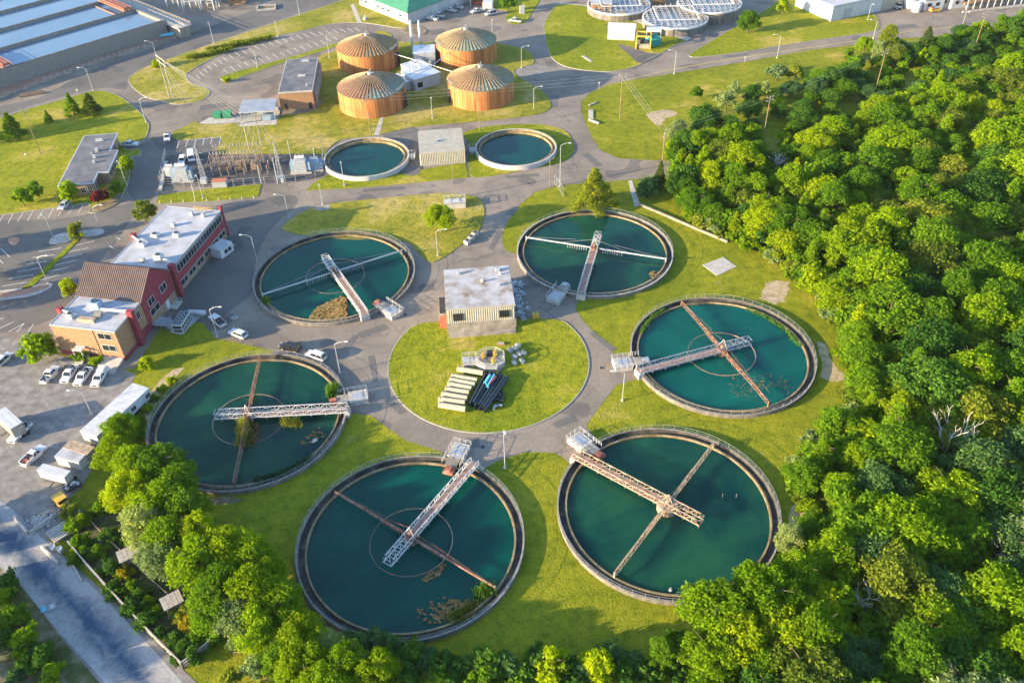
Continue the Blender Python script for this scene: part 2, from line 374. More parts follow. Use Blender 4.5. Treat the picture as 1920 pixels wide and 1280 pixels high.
# darker worn tarmac
for nm, px in (('road_tarmac', [(-330, 160), (0, 200), (175, 130), (330, 75), (420, 40), (520, 0), (600, -40), (680, -60), (640, 0), (560, 26), (400, 80), (300, 118), (240, 150), (236, 168), (180, 166), (60, 198), (0, 217), (-330, 300)]),
               ('parking_tarmac', [(-200, 428), (100, 412), (215, 388), (262, 380), (240, 420), (205, 470), (140, 545), (118, 585), (95, 600), (0, 625), (-200, 640)]),
               ('yard_tarmac', [(415, 400), (520, 368), (560, 372), (540, 400), (500, 440), (478, 500), (478, 540), (420, 590), (370, 590), (330, 585), (345, 530), (410, 455)]),
               ('drive_tarmac', [(266, 270), (325, 250), (334, 264), (413, 258), (410, 290), (310, 330), (285, 375), (255, 378), (238, 352), (246, 300), (266, 292)])):
    struct(MB().sheet(smooth_poly(GL(px), 3), .026 if nm != 'drive_tarmac' else .03).build(nm, M['asphalt_dark']))
struct(MB().sheet(smooth_poly(GL([(1158, 85), (1180, 88), (1215, 100), (1240, 102), (1215, 116), (1195, 118), (1180, 104)]), 3), .15).build('machine_drive', M['asphalt_dark']))
lawns = {
 'lawn_office': [(-150, 270), (0, 222), (60, 203), (130, 184), (178, 171), (215, 177), (250, 200), (274, 226), (279, 242), (268, 264), (238, 268), (236, 281), (262, 281), (262, 291), (243, 297), (243, 330), (233, 360), (222, 378), (190, 397), (168, 399), (166, 382), (114, 389), (0, 404), (-150, 425)],
 'lawn_verge': [(243, 157), (241, 150), (248, 141), (273, 127), (317, 111), (400, 82), (520, 42), (640, 2), (668, -10), (684, 10), (766, 46), (754, 54), (715, 48), (672, 43), (620, 46), (560, 60), (520, 68), (470, 82), (420, 100), (380, 120), (360, 132), (348, 143), (362, 158), (385, 166), (393, 173), (388, 182), (375, 190), (350, 195), (325, 196), (300, 190), (273, 182), (255, 170)],
 'lawn_strip': [(413, 148), (420, 142), (480, 125), (547, 107), (600, 91), (640, 79), (660, 74), (662, 80), (640, 86), (600, 98), (547, 114), (500, 129), (440, 150), (422, 152)],
 'lawn_digesters': [(591, 112), (640, 94), (700, 82), (760, 79), (816, 80), (880, 70), (935, 82), (985, 93), (999, 108), (999, 121), (967, 130), (966, 140), (990, 155), (1018, 173), (1033, 195), (1028, 207), (997, 217), (900, 228), (800, 236), (740, 246), (700, 256), (640, 262), (612, 285), (604, 296), (517, 293), (410, 289), (415, 257), (333, 264), (325, 248), (343, 240), (367, 228), (380, 234), (450, 231), (515, 218), (596, 205), (596, 160)],
 'lawn_basins': [(573, 357), (590, 343), (612, 330), (760, 326), (765, 316), (790, 319), (872, 305), (879, 333), (747, 346), (660, 353)],
 'lawn_east_basin': [(868, 252), (900, 240), (960, 234), (1020, 235), (1060, 246), (1074, 268), (1072, 290), (1050, 306), (985, 319), (889, 333), (879, 306), (880, 270)],
 'lawn_fence': [(293, 382), (298, 366), (400, 354), (490, 346), (484, 369), (400, 377)],
 'lawn_tank': [(528, 428), (545, 412), (575, 395), (615, 383), (700, 374), (760, 368), (830, 363), (890, 369), (906, 385), (907, 410), (893, 440), (862, 462), (828, 485), (805, 492), (785, 475), (765, 455), (720, 450), (640, 450), (560, 440), (536, 433)],
 'lawn_shed': [(1048, 9), (1030, 28), (1020, 50), (1025, 85), (1037, 112), (1069, 128), (1126, 135), (1160, 133), (1195, 124), (1215, 112), (1240, 100), (1270, 83), (1290, 74), (1240, 55), (1200, 38), (1150, 30), (1108, 14)],
 'lawn_tree': [(1292, 104), (1310, 92), (1369, 57), (1439, 17), (1475, -10), (1560, -30), (1600, 0), (1640, 30), (1648, 48), (1636, 60), (1552, 73), (1460, 87), (1386, 99), (1310, 108)],
 'lawn_top': [(915, -10), (922, 14), (952, 22), (948, 36), (962, 46), (985, 42), (1000, 20), (1012, 0), (1010, -18)],
 'lawn_median': [(142, 447), (149, 449), (100, 500), (52, 546), (40, 543), (95, 492)],
}
for nm, px in lawns.items():
    sm = nm not in ('lawn_fence', 'lawn_median', 'lawn_basins')
    slab(nm, px, .14, M['lawn_dry' if nm in ('lawn_tank', 'lawn_digesters', 'lawn_verge') else 'lawn'], 3, smooth=sm)
# round island in the middle
_cl, _cr = G(726, 700), G(1107, 698); _bt = G(915, 812)
DISC_R = (_cr-_cl).length/2*1.0; DISC = Vector(((_cl.x+_cr.x)/2, _bt.y+DISC_R, 0))
YC = G(915, 600).y
dp = []
for i in range(160):
    a = 2*PI*i/160; x, y = DISC.x+DISC_R*math.cos(a), DISC.y+DISC_R*math.sin(a)
    if y > YC-2.5: y = YC-2.5+2.5*(1-math.exp(-(y-YC+2.5)/2.5))
    dp.append(Vector((x, y, 0)))
struct(MB().prism(dp, 0, .14).build('lawn_circle', M['lawn']))
kr = MB()
for a, b in zip(dp, dp[1:]+dp[:1]):
    if max(a.y, b.y) < YC-1: kr.bar((a.x, a.y, .075), (b.x, b.y, .075), .2, .15)
struct(kr.build('kerb', M['kerb']))
# kerbs round the lawn islands
kb = MB()
for nm in ('lawn_office', 'lawn_verge', 'lawn_strip', 'lawn_shed', 'lawn_tree'):
    p = smooth_poly(GL(lawns[nm]), 3)
    for a, b in zip(p, p[1:]+p[:1]): kb.bar((a.x, a.y, .08), (b.x, b.y, .08), .16, .16+.012)
struct(kb.build('kerb_line', M['kerb']))
# concrete pads, beds, gravel, tracks
def pad(name, px, z, m, z0=0.0, sm=False): return slab(name, px, z, M[m], 3, z0, sm)
pad('substation_pad', [(300, 348), (312, 292), (410, 290), (606, 290), (606, 330), (560, 340), (400, 352)], .17, 'yard_shaded')
pad('dumpster_pad', [(374, 232), (392, 222), (450, 219), (452, 229), (420, 232)], .18, 'concrete')
pad('slab_pad', [(1317, 497), (1356, 482), (1381, 500), (1344, 517)], .08, 'concrete')
def bare(name, px, m, seed, amp=.5):
    P = GL(px); r = random.Random(seed); out = []
    for a, b in zip(P, P[1:]+P[:1]):
        for i in range(6): q = a.lerp(b, i/6); out.append((q.x+r.uniform(-amp, amp), q.y+r.uniform(-amp, amp)))
    struct(MB().sheet(out, .016+.001*seed).build(name, M[m]))
bare('bare_patch', [(1425, 560), (1432, 535), (1450, 525), (1478, 527), (1477, 545), (1470, 567), (1450, 569)], 'sand', 1)
bare('bare_patch', [(1528, 640), (1545, 642), (1562, 680), (1590, 712), (1560, 716), (1538, 708), (1540, 675)], 'sand', 2, .3)
bare('bare_patch', [(268, 770), (278, 740), (300, 712), (330, 690), (345, 690), (318, 718), (296, 748), (284, 775), (278, 800)], 'sand', 3, .25)
bare('bare_patch', [(548, 1040), (556, 1100), (590, 1160), (640, 1195), (720, 1212), (800, 1205), (720, 1200), (640, 1180), (580, 1120)], 'dirt', 4, .25)
bare('bare_patch', [(1210, 215), (1240, 205), (1262, 207), (1272, 214), (1250, 222), (1236, 236), (1224, 230)], 'sand', 5, .4)
bare('bare_patch', [(1490, 940), (1478, 975), (1484, 1010), (1515, 1000), (1518, 950)], 'sand', 6, .3)
bare('bare_patch', [(380, 935), (420, 930), (460, 935), (440, 942), (400, 946)], 'dirt', 7, .25)
bare('bare_patch', [(1480, 425), (1440, 440), (1465, 452), (1510, 470), (1530, 500), (1545, 540), (1530, 480)], 'dirt', 8, .3)

pad('walk', [(701, 255), (716, 211), (742, 168), (748, 170), (722, 213), (711, 254)], .17, 'concrete')
pad('sidewalk', [(1170, 28), (1196, 34), (1296, 72), (1287, 78), (1180, 37)], .17, 'concrete')
pad('sidewalk_top', [(1048, 9), (1108, 15), (1108, 11), (1050, 5)], .05, 'concrete')
pad('path', [(1178, 340), (1185, 338), (1200, 385), (1190, 388)], .05, 'concrete')
pad('verge_walk', [(657, 10), (664, 8), (678, 42), (671, 44)], .17, 'concrete')
pad('container_pad', [(388, 480), (420, 455), (442, 458), (412, 485)], .06, 'concrete')
pad('island_kerb', [(92, 455), (100, 444), (120, 437), (165, 432), (190, 429), (196, 435), (185, 441), (150, 446), (120, 456), (98, 458)], .14, 'concrete', sm=True)
pad('island_mulch', [(15, 449), (26, 445), (37, 448), (35, 456), (27, 461), (20, 458)], .16, 'red_earth', sm=True)
pad('island_mulch_long', [(-30, 555), (40, 544), (80, 535), (92, 535), (86, 541), (60, 550), (20, 557), (-30, 561)], .2, 'red_earth', sm=True)
pad('island_kerb_long', [(-30, 552), (40, 541), (84, 532), (99, 533), (92, 542), (64, 554), (20, 561), (-30, 564)], .14, 'concrete', sm=True)
pad('bed_mulch', [(168, 399), (178, 385), (205, 375), (226, 362), (228, 370), (218, 384), (190, 397)], .2, 'dirt', sm=True)
pad('traffic_island', [(752, 58), (768, 47), (790, 50), (800, 58), (796, 66), (775, 66)], .15, 'dirt', sm=True)
pad('traffic_island_west', [(704, 66), (708, 59), (722, 60), (734, 66), (732, 73), (718, 73)], .15, 'lawn_dry', sm=True)
pad('basin_gravel', [(715, 255), (740, 247), (782, 244), (790, 318), (765, 330), (745, 315), (765, 290), (740, 268)], .16, 'asphalt_dark', sm=True)
pad('digester_gravel', [(966, 131), (998, 122), (1030, 128), (1020, 140), (975, 143)], .03, 'gravel', sm=True)
pad('red_bank', [(-60, 175), (0, 158), (150, 112), (290, 70), (330, 62), (372, 57), (340, 68), (166, 125), (0, 186), (-60, 206)], .04, 'red_earth')
yard = [(-330, 640), (0, 632), (60, 641), (95, 660), (190, 692), (232, 694), (255, 702), (225, 760), (200, 800), (190, 850), (150, 918), (124, 938), (126, 965), (100, 990), (92, 1012),
        (130, 1052), (200, 1112), (280, 1192), (345, 1256), (390, 1300), (420, 1350), (420, 1500), (-330, 1500)]
struct(MB().sheet(GL(yard), .035).build('gravel_yard', M['gravel']))
struct(MB().sheet(smooth_poly(GL([(-330, 1010), (0, 1035), (28, 1085), (70, 1135), (110, 1190), (170, 1260), (230, 1330), (300, 1420), (-330, 1500)]), 3), .045).build('scrub_ground', M['scrub']))
def dusty_road():
    m, nt, b = _nt('dusty_road'); uv = nt.nodes.new('ShaderNodeTexCoord'); sp = nt.nodes.new('ShaderNodeSeparateXYZ'); nt.links.new(uv.outputs['UV'], sp.inputs[0])
    v = _coord(nt); n1 = _noise(nt, v, .22, 7, .66, .7); n2 = _noise(nt, v, 1.6, 6, .7)
    ab = nt.nodes.new('ShaderNodeMath'); ab.operation = 'SUBTRACT'; ab.inputs[1].default_value = .5; nt.links.new(sp.outputs[0], ab.inputs[0])
    a2 = nt.nodes.new('ShaderNodeMath'); a2.operation = 'ABSOLUTE'; nt.links.new(ab.outputs[0], a2.inputs[0])
    s1 = nt.nodes.new('ShaderNodeMath'); s1.operation = 'MULTIPLY_ADD'; s1.inputs[1].default_value = .95; nt.links.new(n1.outputs['Fac'], s1.inputs[0]); nt.links.new(a2.outputs[0], s1.inputs[2])
    rr = _ramp(nt, [(.47, (.055, .085, .13)), (.57, (.1, .13, .17)), (.68, (.215, .213, .215)), (.86, (.33, .32, .31))]); nt.links.new(s1.outputs[0], rr.inputs['Fac'])
    r2 = _ramp(nt, [(.3, (.75, .75, .75)), (.7, (1.2, 1.2, 1.2))]); nt.links.new(n2.outputs['Fac'], r2.inputs['Fac'])
    nt.links.new(_mix(nt, rr.outputs['Color'], r2.outputs['Color'], .9, 'MULTIPLY'), b.inputs['Base Color']); b.inputs['Roughness'].default_value = .9; b.inputs['Specular IOR Level'].default_value = .1
    _bump(nt, b, n2.outputs['Fac'], .4, .06); return m
Lp = GL([(-200, 880), (-60, 918), (10, 945), (70, 1000), (118, 1045), (190, 1115), (270, 1198), (350, 1288), (430, 1390)]); Rp = GL([(-200, 1030), (-90, 1030), (-30, 1045), (28, 1085), (72, 1138), (120, 1195), (175, 1255), (240, 1330), (310, 1410)])
vs = []; fs = []; uvs = []
nn = (len(Lp)-1)*4+1
def cr(P, t):
    i = min(int(t), len(P)-2); f = t-i; p0, p1, p2, p3 = P[max(0, i-1)], P[i], P[i+1], P[min(len(P)-1, i+2)]
    return .5*((2*p1)+(p2-p0)*f+(2*p0-5*p1+4*p2-p3)*f*f+(3*p1-p0-3*p2+p3)*f**3)
for i in range(nn):
    a, c_ = cr(Lp, i/4), cr(Rp, i/4)
    for k in range(5): q = a.lerp(c_, k/4); vs.append((q.x, q.y, .05)); uvs.append((k/4, i/4))
for i in range(nn-1):
    for k in range(4): fs.append((i*5+k, i*5+k+1, i*5+k+6, i*5+k+5))
struct(MB().sheet(GL([(112, 1004), (160, 955), (215, 940), (300, 1040), (380, 1110), (450, 1180), (400, 1212), (345, 1252), (290, 1196), (225, 1128), (160, 1056)]), .04).build('garden_ground', M['scrub_dark']))
rd = MB().add(vs, fs).build('gravel_road', dusty_road()); ul = rd.data.uv_layers.new(name='uv')
for lp in rd.data.loops: ul.data[lp.index].uv = uvs[lp.vertex_index]
struct(rd)
pr_ = random.Random(12); pt = MB()
for i, (x, y, a, w_, l_) in enumerate([(700, 620, .5, 2.2, 7), (660, 640, 1.2, 1.6, 5), (800, 540, .2, 3, 4), (930, 450, 1.3, 1.6, 9), (960, 395, 1.2, 2, 5), (1130, 640, 2.2, 1.4, 8), (1060, 790, .5, 2, 5), (880, 830, 0, 2.5, 4), (740, 760, 2.3, 1.5, 6), (1110, 300, 2, 2.4, 9), (1040, 190, 1.4, 3, 9), (980, 330, .1, 2, 10), (720, 355, .1, 1.8, 12), (450, 560, 1.0, 3, 6), (400, 200, .2, 4, 9), (230, 150, .4, 3, 12), (150, 560, .3, 2.4, 6), (1380, 105, .2, 2, 10), (820, 60, .3, 5, 6), (1700, 50, .2, 4, 9), (470, 110, .5, 3, 8), (700, 690, 1.8, 1.2, 9)]):
    p = G(x, y); c, s = math.cos(a), math.sin(a); q = [(u*l_/2+pr_.uniform(-.2, .2), v*w_/2+pr_.uniform(-.2, .2)) for u, v in ((-1, -1), (1, -1), (1, 1), (-1, 1))]
    pt.sheet([(p.x+u*c-v*s, p.y+u*s+v*c) for u, v in q], .034+.0004*i)
struct(pt.build('road_patches', M['asphalt_dark']))
for i, (x, y, l) in enumerate(((905, 838, 'on the ring road above the biggest tank'), (1128, 690, 'on the ring road left of the teal tank inlet'), (760, 590, 'near the inlet of the algae raft tank'), (990, 345, 'on the road above the planters'), (520, 385, 'on the tarmac right of the red building'), (1100, 165, 'in the shaded road junction'))):
    p = G(x, y); t = thing('manhole_cover', 'round dark iron manhole cover '+l, 'manhole cover', (p.x, p.y, .045)); MB().tube((0, 0, 0), (0, 0, .03), .42, None, 20).build('lid', M['dark'], t); MB().ring(.42, .58, 0, .022, 24).build('frame_ring', M['concrete_old'], t)
# parking bays and road lines
mk = MB()
lines = [(25, 400, 15, 419), (44, 398, 33, 416), (62, 396, 52, 414), (81, 394, 71, 411), (100, 391, 91, 408), (119, 388, 110, 405), (138, 386, 129, 402), (157, 383, 147, 399), (7, 403, -4, 422),
         (73, 472, 116, 465), (61, 483, 102, 478), (48, 496, 87, 490), (33, 510, 77, 502), (17, 523, 63, 515), (4, 537, 51, 529), (-20, 548, 38, 541),
         (142, 460, 177, 452), (124, 473, 166, 465), (112, 485, 155, 476), (97, 499, 144, 488), (83, 511, 128, 502), (68, 527, 114, 515),
         (-4, 617, 26, 603), (16, 622, 46, 606), (32, 622, 45, 607), (53, 622, 63, 608), (2, 466, 18, 482), (-8, 480, 6, 494), (-20, 600, 7, 597), (206, 461, 212, 466), (219, 446, 226, 450),
         (337, 263, 332, 278), (353, 262, 348, 276), (368, 261, 364, 274), (383, 260, 380, 273), (398, 259, 395, 271), (414, 257, 410, 278), (333, 264, 415, 257.5),
         (432, 596, 440, 593), (440, 593, 446, 594), (446, 594, 440, 598), (440, 598, 434, 597)]
for a in lines:
    p, q = G(a[0], a[1]), G(a[2], a[3]); mk.bar((p.x, p.y, .045), (q.x, q.y, .045), .14, .02)
def along(px, step):
    P = GL(px); out = []; carry = 0
    for a, b in zip(P[:-1], P[1:]):
        L = (b-a).length; t = carry
        while t < L: out.append(a.lerp(b, t/L)); t += step
        carry = t-L
    return out
for p in along([(366, 140), (385, 124), (420, 105), (470, 87), (520, 74), (580, 61), (640, 53), (668, 52)], 3.0):
    mk.bar((p.x+.4, p.y-.6, .045), (p.x+3.2, p.y-4.6, .045), .14, .02)
for p in along([(428, 138), (480, 121), (547, 103), (600, 87), (636, 76)], 3.0):
    mk.bar((p.x-.4, p.y+.6, .045), (p.x-3.0, p.y+4.4, .045), .14, .02)
struct(mk.build('road_markings', M['paint_white']))
yl = MB()
for dz in (-.18, .18):
    P = GL([(1168, 152), (1255, 132), (1342, 116), (1440, 101), (1539, 87), (1618, 75), (1700, 60), (1800, 50)])
    for a, b in zip(P[:-1], P[1:]): yl.bar((a.x, a.y+dz, .045), (b.x, b.y+dz, .045), .13, .02)
struct(yl.build('centre_line', M['paint_yellow']))

# ------------------------------------------------------------------ round settling tanks
def spin(mb, a):
    c, s = math.cos(a), math.sin(a); mb.v = [(x*c-y*s, x*s+y*c, z) for x, y, z in mb.v]; return mb
def ang_to(c, px, z=1.3):
    p = G(px[0], px[1], z); return math.atan2(p.y-c[1], p.x-c[0])
def clarifier(label, c, rim_px, over, arm_px, plat_px, wmat, steel, armm, armkind, deckm='deck', ring=True, ringm='beige_steel', column=1.1, scum='rust_red', teeth=True, rim='rim'):
    c = (c[0]+.35*c[0]/124, c[1]+.35*c[1]/124)
    t = thing('settling_tank', label, 'tank', (c[0], c[1], 0), 0, 'round settling tanks')
    R = 20.0
    MB().lathe([(R+.02, 0), (R, .86)], 128).build('wall', M['wall_stained'], t); MB().ring(R-.3, R+.03, .86, .96, 128).build('coping', M[rim], t)
    MB().lathe([(R-.37, .9), (R-.37, .06), (18.5, .06)], 128).build('launder', M['stained'], t)
    MB().ring(18.2, 18.55, .02, .66, 128).build('weir', M['weir'], t)
    wo = MB().disc(18.25, .36, 128).build('water', M['water'], t); MB().disc(18.25, .08, 128).build('murky_bed', M[wmat+'_bed'], wo)
    rl = MB(); rimA = ang_to(c, rim_px, 1.8)
    for z, h_ in ((1.4, .02), (1.92, .036)): rl.lathe([(R-.075, z), (R-.075+h_, z), (R-.075+h_, z+h_), (R-.075, z+h_), (R-.075, z)], 128)
    n = 56
    for i in range(n):
        a = 2*PI*i/n; rl.bar(((R-.06)*math.cos(a), (R-.06)*math.sin(a), .9), ((R-.06)*math.cos(a), (R-.06)*math.sin(a), 1.95), .05)
    rl.build('railing', M['steel'], t)
    # bridge
    x0, x1, W, z0, z1 = -over, R+.5, .85, 1.5, 2.7
    dk = MB(); dk.b2(-1.2, x1, -W+.1, W-.1, z0, z0+.08)
    tr = MB(); m = int((x1-x0)/1.45); st = (x1-x0)/m
    for s in (-1, 1):
        y = s*W
        tr.bar((x0, y, z0), (x1, y, z0), .17, .2); tr.bar((x0+.6, y, z1), (x1-.2, y, z1), .13, .13)
        for i in range(m):
            xa, xb = x0+i*st, x0+(i+1)*st
            tr.bar((xb, y, z0), (min(xb, x1-.2), y, z1), .1)
            if i % 2: tr.bar((xa, y, z1), (xb, y, z0), .085)
            else: tr.bar((max(xa, x0), y, z0), (xb, y, z1), .085)
    for i in range(0, m+1):
        xa = x0+i*st; tr.bar((xa, -W, z0-.03), (xa, W, z0-.03), .1)
        if xa < -1.2:
            tr.bar((xa, -W, z0-.02), (xa+st, W, z0-.02), .08); tr.bar((xa, W, z1), (xa, -W, z1), .08); tr.bar((xa, -W, z1), (xa+st, W, z1), .07)
        tr.bar((xa, (-1)**i*W, z0), (xa, (-1)**i*(W+.32), z0-.28), .08)
    br = spin(tr, rimA).build('bridge', M[steel], t)
    spin(dk, rimA).build('deck', M[deckm], br)
    eb = MB().b2(R-.35, R+.75, -1.1, 1.1, .0, 1.48); spin(eb, rimA).build('abutment', M['concrete'], br)
    # rotating arm
    aa = ang_to(c, arm_px, 1.7); am = MB()
    if armkind == 'pipe':
        am.tube((-18.3, 0, 1.55), (18.3, 0, 1.55), .2, None, 8); am.bar((-18.3, .45, 1.35), (18.3, .45, 1.35), .1)
        for i in range(-12, 13): am.bar((i*1.5, 0, 1.5), (i*1.5, .45, 1.35), .08)
    else:
        for y in (-.32, .32): am.bar((-18.3, y, 1.5), (18.3, y, 1.5), .12)
        am.bar((-18.3, 0, 1.95), (18.3, 0, 1.95), .1)
        k = 44
        for i in range(k):
            xa, xb = -18.3+36.6*i/k, -18.3+36.6*(i+1)/k; s = (-1)**i
            am.bar((xa, -.32*s, 1.5), (xb, .32*s, 1.5), .08); am.bar((xa, -.32*s, 1.5), (xb, 0, 1.95), .07)
    for s in (-1, 1):
        am.bar((s*18.35, 0, .62), (s*18.35, 0, 1.9), .28)
        am.bar((s*18.3, 0, 1.7), (s*5, 0, 3.3), .035); am.bar((s*9, 0, 1.7), (0, 0, 4.1), .035)
    ar = spin(am, aa).build('rotating_arm', M[armm], t)
    if teeth:
        for s in (-1, 1):
            th = MB(); th.bar((s*2.1, .1, 1.3), (s*7.3, .1, 1.3), .1)
            for i in range(9): th.bar((s*(2.2+i*.62), .1, .3), (s*(2.2+i*.62), .1, 1.45), .12)
            spin(th, aa).build('scraper', M[armm], ar)
    if ring:
        rg = MB(); n = 72; th0 = aa+1.1; vs = []
        for i in range(n):
            a = 2*PI*i/n; z = .31+.16*math.cos(a-th0)
            for r, dz in ((7.25, -.12), (7.36, -.12), (7.36, .08), (7.25, .08)): vs.append((r*math.cos(a), r*math.sin(a), z+dz))
        fs = [(4*i+k, 4*((i+1) % n)+k, 4*((i+1) % n)+(k+1) % 4, 4*i+(k+1) % 4) for i in range(n) for k in range(4)]
        rg.add(vs, fs).build('feed_ring', M[ringm], t)
    cm = MB().tube((0, 0, .1), (0, 0, 1.9), column, None, 20); cm.tube((0, 0, 2), (0, 0, 2.9), .45, None, 10); cm.build('centre_column', M['beige_steel' if column > 1.2 else 'steel_rust'], t)
    ms = MB()
    for s in (-1, 1): ms.bar((s*.8, -s*.8, 2), (0, 0, 4.3), .12)
    ms.build('mast', M[steel], t)
    # inlet chamber on the rim and scum box inside
    pa = ang_to(c, plat_px, 1.8)
    pl = spin(MB().b2(R+.5, R+4.4, -1.7, 1.7, 0, 1.1), pa).build('inlet_chamber', M['concrete'], t)
    spin(MB().b2(R+1.2, R+3.6, -1.0, .9, 1.1, 1.16), pa).build('hatch', M['steel'], pl)
    pr = MB()
    for (xa, ya, xb, yb) in ((R+.6, -1.85, R+4.5, -1.85), (R+4.5, -1.85, R+4.5, 1.85), (R+4.5, 1.85, R+.6, 1.85), (R+.5, -1.85, R-1.6, -1.85), (R+.5, 1.85, R-1.6, 1.85)):
        for z in (1.6, 2.1): pr.bar((xa, ya, z), (xb, yb, z), .05)
        for i in range(4): pr.bar((xa+(xb-xa)*i/3, ya+(yb-ya)*i/3, 1.0), (xa+(xb-xa)*i/3, ya+(yb-ya)*i/3, 2.15), .06)
    spin(pr, pa).build('guard_rail', M['steel_white'], pl)
    spin(MB().b2(R-2.0, R+.5, -1.2, 1.2, 1.0, 1.1), pa).build('platform', M['concrete_old'], pl)
    sb = MB().b2(R-3.6, R-1.9, -1.1, .9, .2, .95); sb.b2(R-3.4, R-2.1, -.5, .5, .95, 1.3); spin(sb, pa).build('scum_box', M[scum], t)
    return t
TA, TB, TC, TD, TE, TF = (-43.8, 177.1), (21.8, 184.7), (46.0, 143.3), (-54.3, 126.8), (-18.7, 94.8), (27.3, 100.5)
clarifier('round tank beside the red building, with a brown algae raft and grey pipe arm', TA, (685, 590), 7.2, (750, 470), (738, 580), 'water', 'steel_white', 'steel', 'pipe')
clarifier('round tank in front of the tall conifer, its pale pipe arm fringed with hanging rods', TB, (1090, 548), 6.2, (1252, 485), (1044, 548), 'water_green', 'steel', 'steel', 'pipe', ring=False, scum='steel', rim='concrete')
clarifier('bright teal round tank against the wood, with a rusty arm and pale inner ring', TC, (1207, 692), 6.8, (1449, 763), (1190, 672), 'water_teal', 'steel', 'steel_rust', 'lattice', scum='steel')
clarifier('round green tank with reeds growing along its arm, next to the long white trailer', TD, (645, 766), 6.6, (484, 683), (664, 738), 'water_green', 'steel_white', 'steel_rust', 'lattice', ring=True)
clarifier('biggest looking round tank at the bottom centre, with rust brown arm and floating algae', TE, (885, 872), 6.6, (937, 1105), (852, 853), 'water', 'steel_white', 'steel_rust', 'pipe')
clarifier('round tank below the teal one, with a tan centre column and rusty beige bridge', TF, (1076, 850), 6.8, (1333, 838), (1104, 832), 'water_green', 'beige_steel', 'beige_steel', 'lattice', 'deck', ring=False, column=1.9, teeth=True)
# plain white walled basins
def basin(label, c, R, H, plat_px):
    t = thing('clear_basin', label, 'tank', (c[0], c[1], 0), 0, 'plain white walled basins')
    MB().lathe([(R, 0), (R, H), (R-.45, H), (R-.45, H-.1)], 96).build('wall', M['white_wall'], t)
    MB().lathe([(R-.46, H-.02), (R-.46, H-.75), (R-1.2, H-.75), (R-1.2, H-.45), (R-1.6, H-.45), (R-1.6, .18)], 96).build('weir', M['weir'], t)
    wo = MB().disc(R-1.58, H-1.1, 96).build('water', M['water'], t); MB().disc(R-1.58, .2, 96).build('murky_bed', M['water_blue_bed'], wo)
    a = ang_to(c, plat_px, H); pl = MB().b2(R-.4, R+1.8, -1.6, 1.6, H-.5, H-.35); pl.b2(R+.2, R+1.6, -1.2, 1.2, 0, H-.5); spin(pl, a).build('platform', M['concrete'], t)
    pr = MB()
    for ya in (-1.55, 1.55):
        pr.bar((R-.4, ya, H+.6), (R+1.8, ya, H+.6), .08)
        for x in (R-.3, R+.8, R+1.7): pr.bar((x, ya, H-.4), (x, ya, H+.62), .08)
    pr.bar((R+1.75, -1.55, H+.6), (R+1.75, 1.55, H+.6), .08); spin(pr, a).build('guard_rail', M['steel_white'], t)
basin('plain round basin with white rim beside the electrical yard', (-42.9, 239.1), 13.0, 1.5, (766, 290))
basin('plain round basin with white rim right of the ribbed metal shed', (2.8, 242.7), 12.6, 1.6, (892, 278))
# ------------------------------------------------------------------ buildings
def windows(parent, side, items, gap=.03, m='glass', frame='steel_white', name='window'):
    """side: ('x', X, sign) or ('y', Y, sign); items: (u0, u1, z0, z1)"""
    ax, v, sg = side
    for u0, u1, z0, z1 in items:
        g = MB(); fr = MB(); d = .06*sg; e = .1*sg
        def bx(mb, a0, a1, b0, b1, off):
            if ax == 'x': mb.b2(min(v, v+off), max(v, v+off), a0, a1, b0, b1)
            else: mb.b2(a0, a1, min(v, v+off), max(v, v+off), b0, b1)
        bx(g, u0, u1, z0, z1, d)
        fw = .09
        bx(fr, u0-fw, u1+fw, z0-fw, z0, e); bx(fr, u0-fw, u1+fw, z1, z1+fw, e); bx(fr, u0-fw, u0, z0, z1, e); bx(fr, u1, u1+fw, z0, z1, e)
        n = max(1, int((u1-u0)/1.4))
        for i in range(1, n+1):
            if n > 1 and i < n or n == 1 and u1-u0 > 1:
                u = u0+(u1-u0)*i/(n if n > 1 else 2); bx(fr, u-.04, u+.04, z0, z1, e)
        o = g.build(name, M[m], parent); fr.build('window_frame', M[frame], o)
def door(parent, side, u0, u1, z1, m='steel_white', z0=0.05):
    ax, v, sg = side; g = MB(); d = .07*sg
    if ax == 'x': g.b2(min(v, v+d), max(v, v+d), u0, u1, z0, z1)
    else: g.b2(u0, u1, min(v, v+d), max(v, v+d), z0, z1)
    return g.build('door', M[m], parent)
def hvac(parent, x, y, z, sx, sy, sz, m='grey_metal', fan=True, name='roof_unit'):
    u = MB().box(x, y, z+sz/2+.15, sx, sy, sz, 0, .96); u.box(x, y, z+.08, sx*1.05, sy*1.05, .16)
    o = u.build(name, M[m], parent, bevel=.04)
    if fan: MB().tube((x, y, z+sz+.15), (x, y, z+sz+.34), min(sx, sy)*.34, None, 14, .8).build('fan_cowl', M['dark'], o)
    return o
# --- red office building
ra = R_(-11.8); o0 = G(93, 608.5, 8.3)
rb = thing('red_building', 'long red and tan building, white flat roofs either side of a brown ribbed gable', 'building', (o0.x, o0.y, 0), ra)
W = 15.7
MB().b2(0, W, 0, 11, 0, 8.3).build('tan_wing', M['brick_tan'], rb)
MB().b2(.05, W-.05, 23.6, 52, 0, 7.9).build('main_wing', M['brick_brown'], rb)
hall = MB(); ze, zr = 8.4, 13.0
hall.add([(0, 11.01, 0), (W+.15, 11.01, 0), (W+.15, 23.55, 0), (0, 23.55, 0), (0, 11.01, ze), (W+.15, 11.01, ze), (W+.15, 23.55, ze), (0, 23.55, ze), (0, 17.2, zr), (W+.15, 17.2, zr)],
         [(0, 1, 5, 4), (2, 3, 7, 6), (1, 2, 6, 9, 5), (3, 0, 4, 8, 7), (4, 5, 9, 8), (6, 7, 8, 9)])
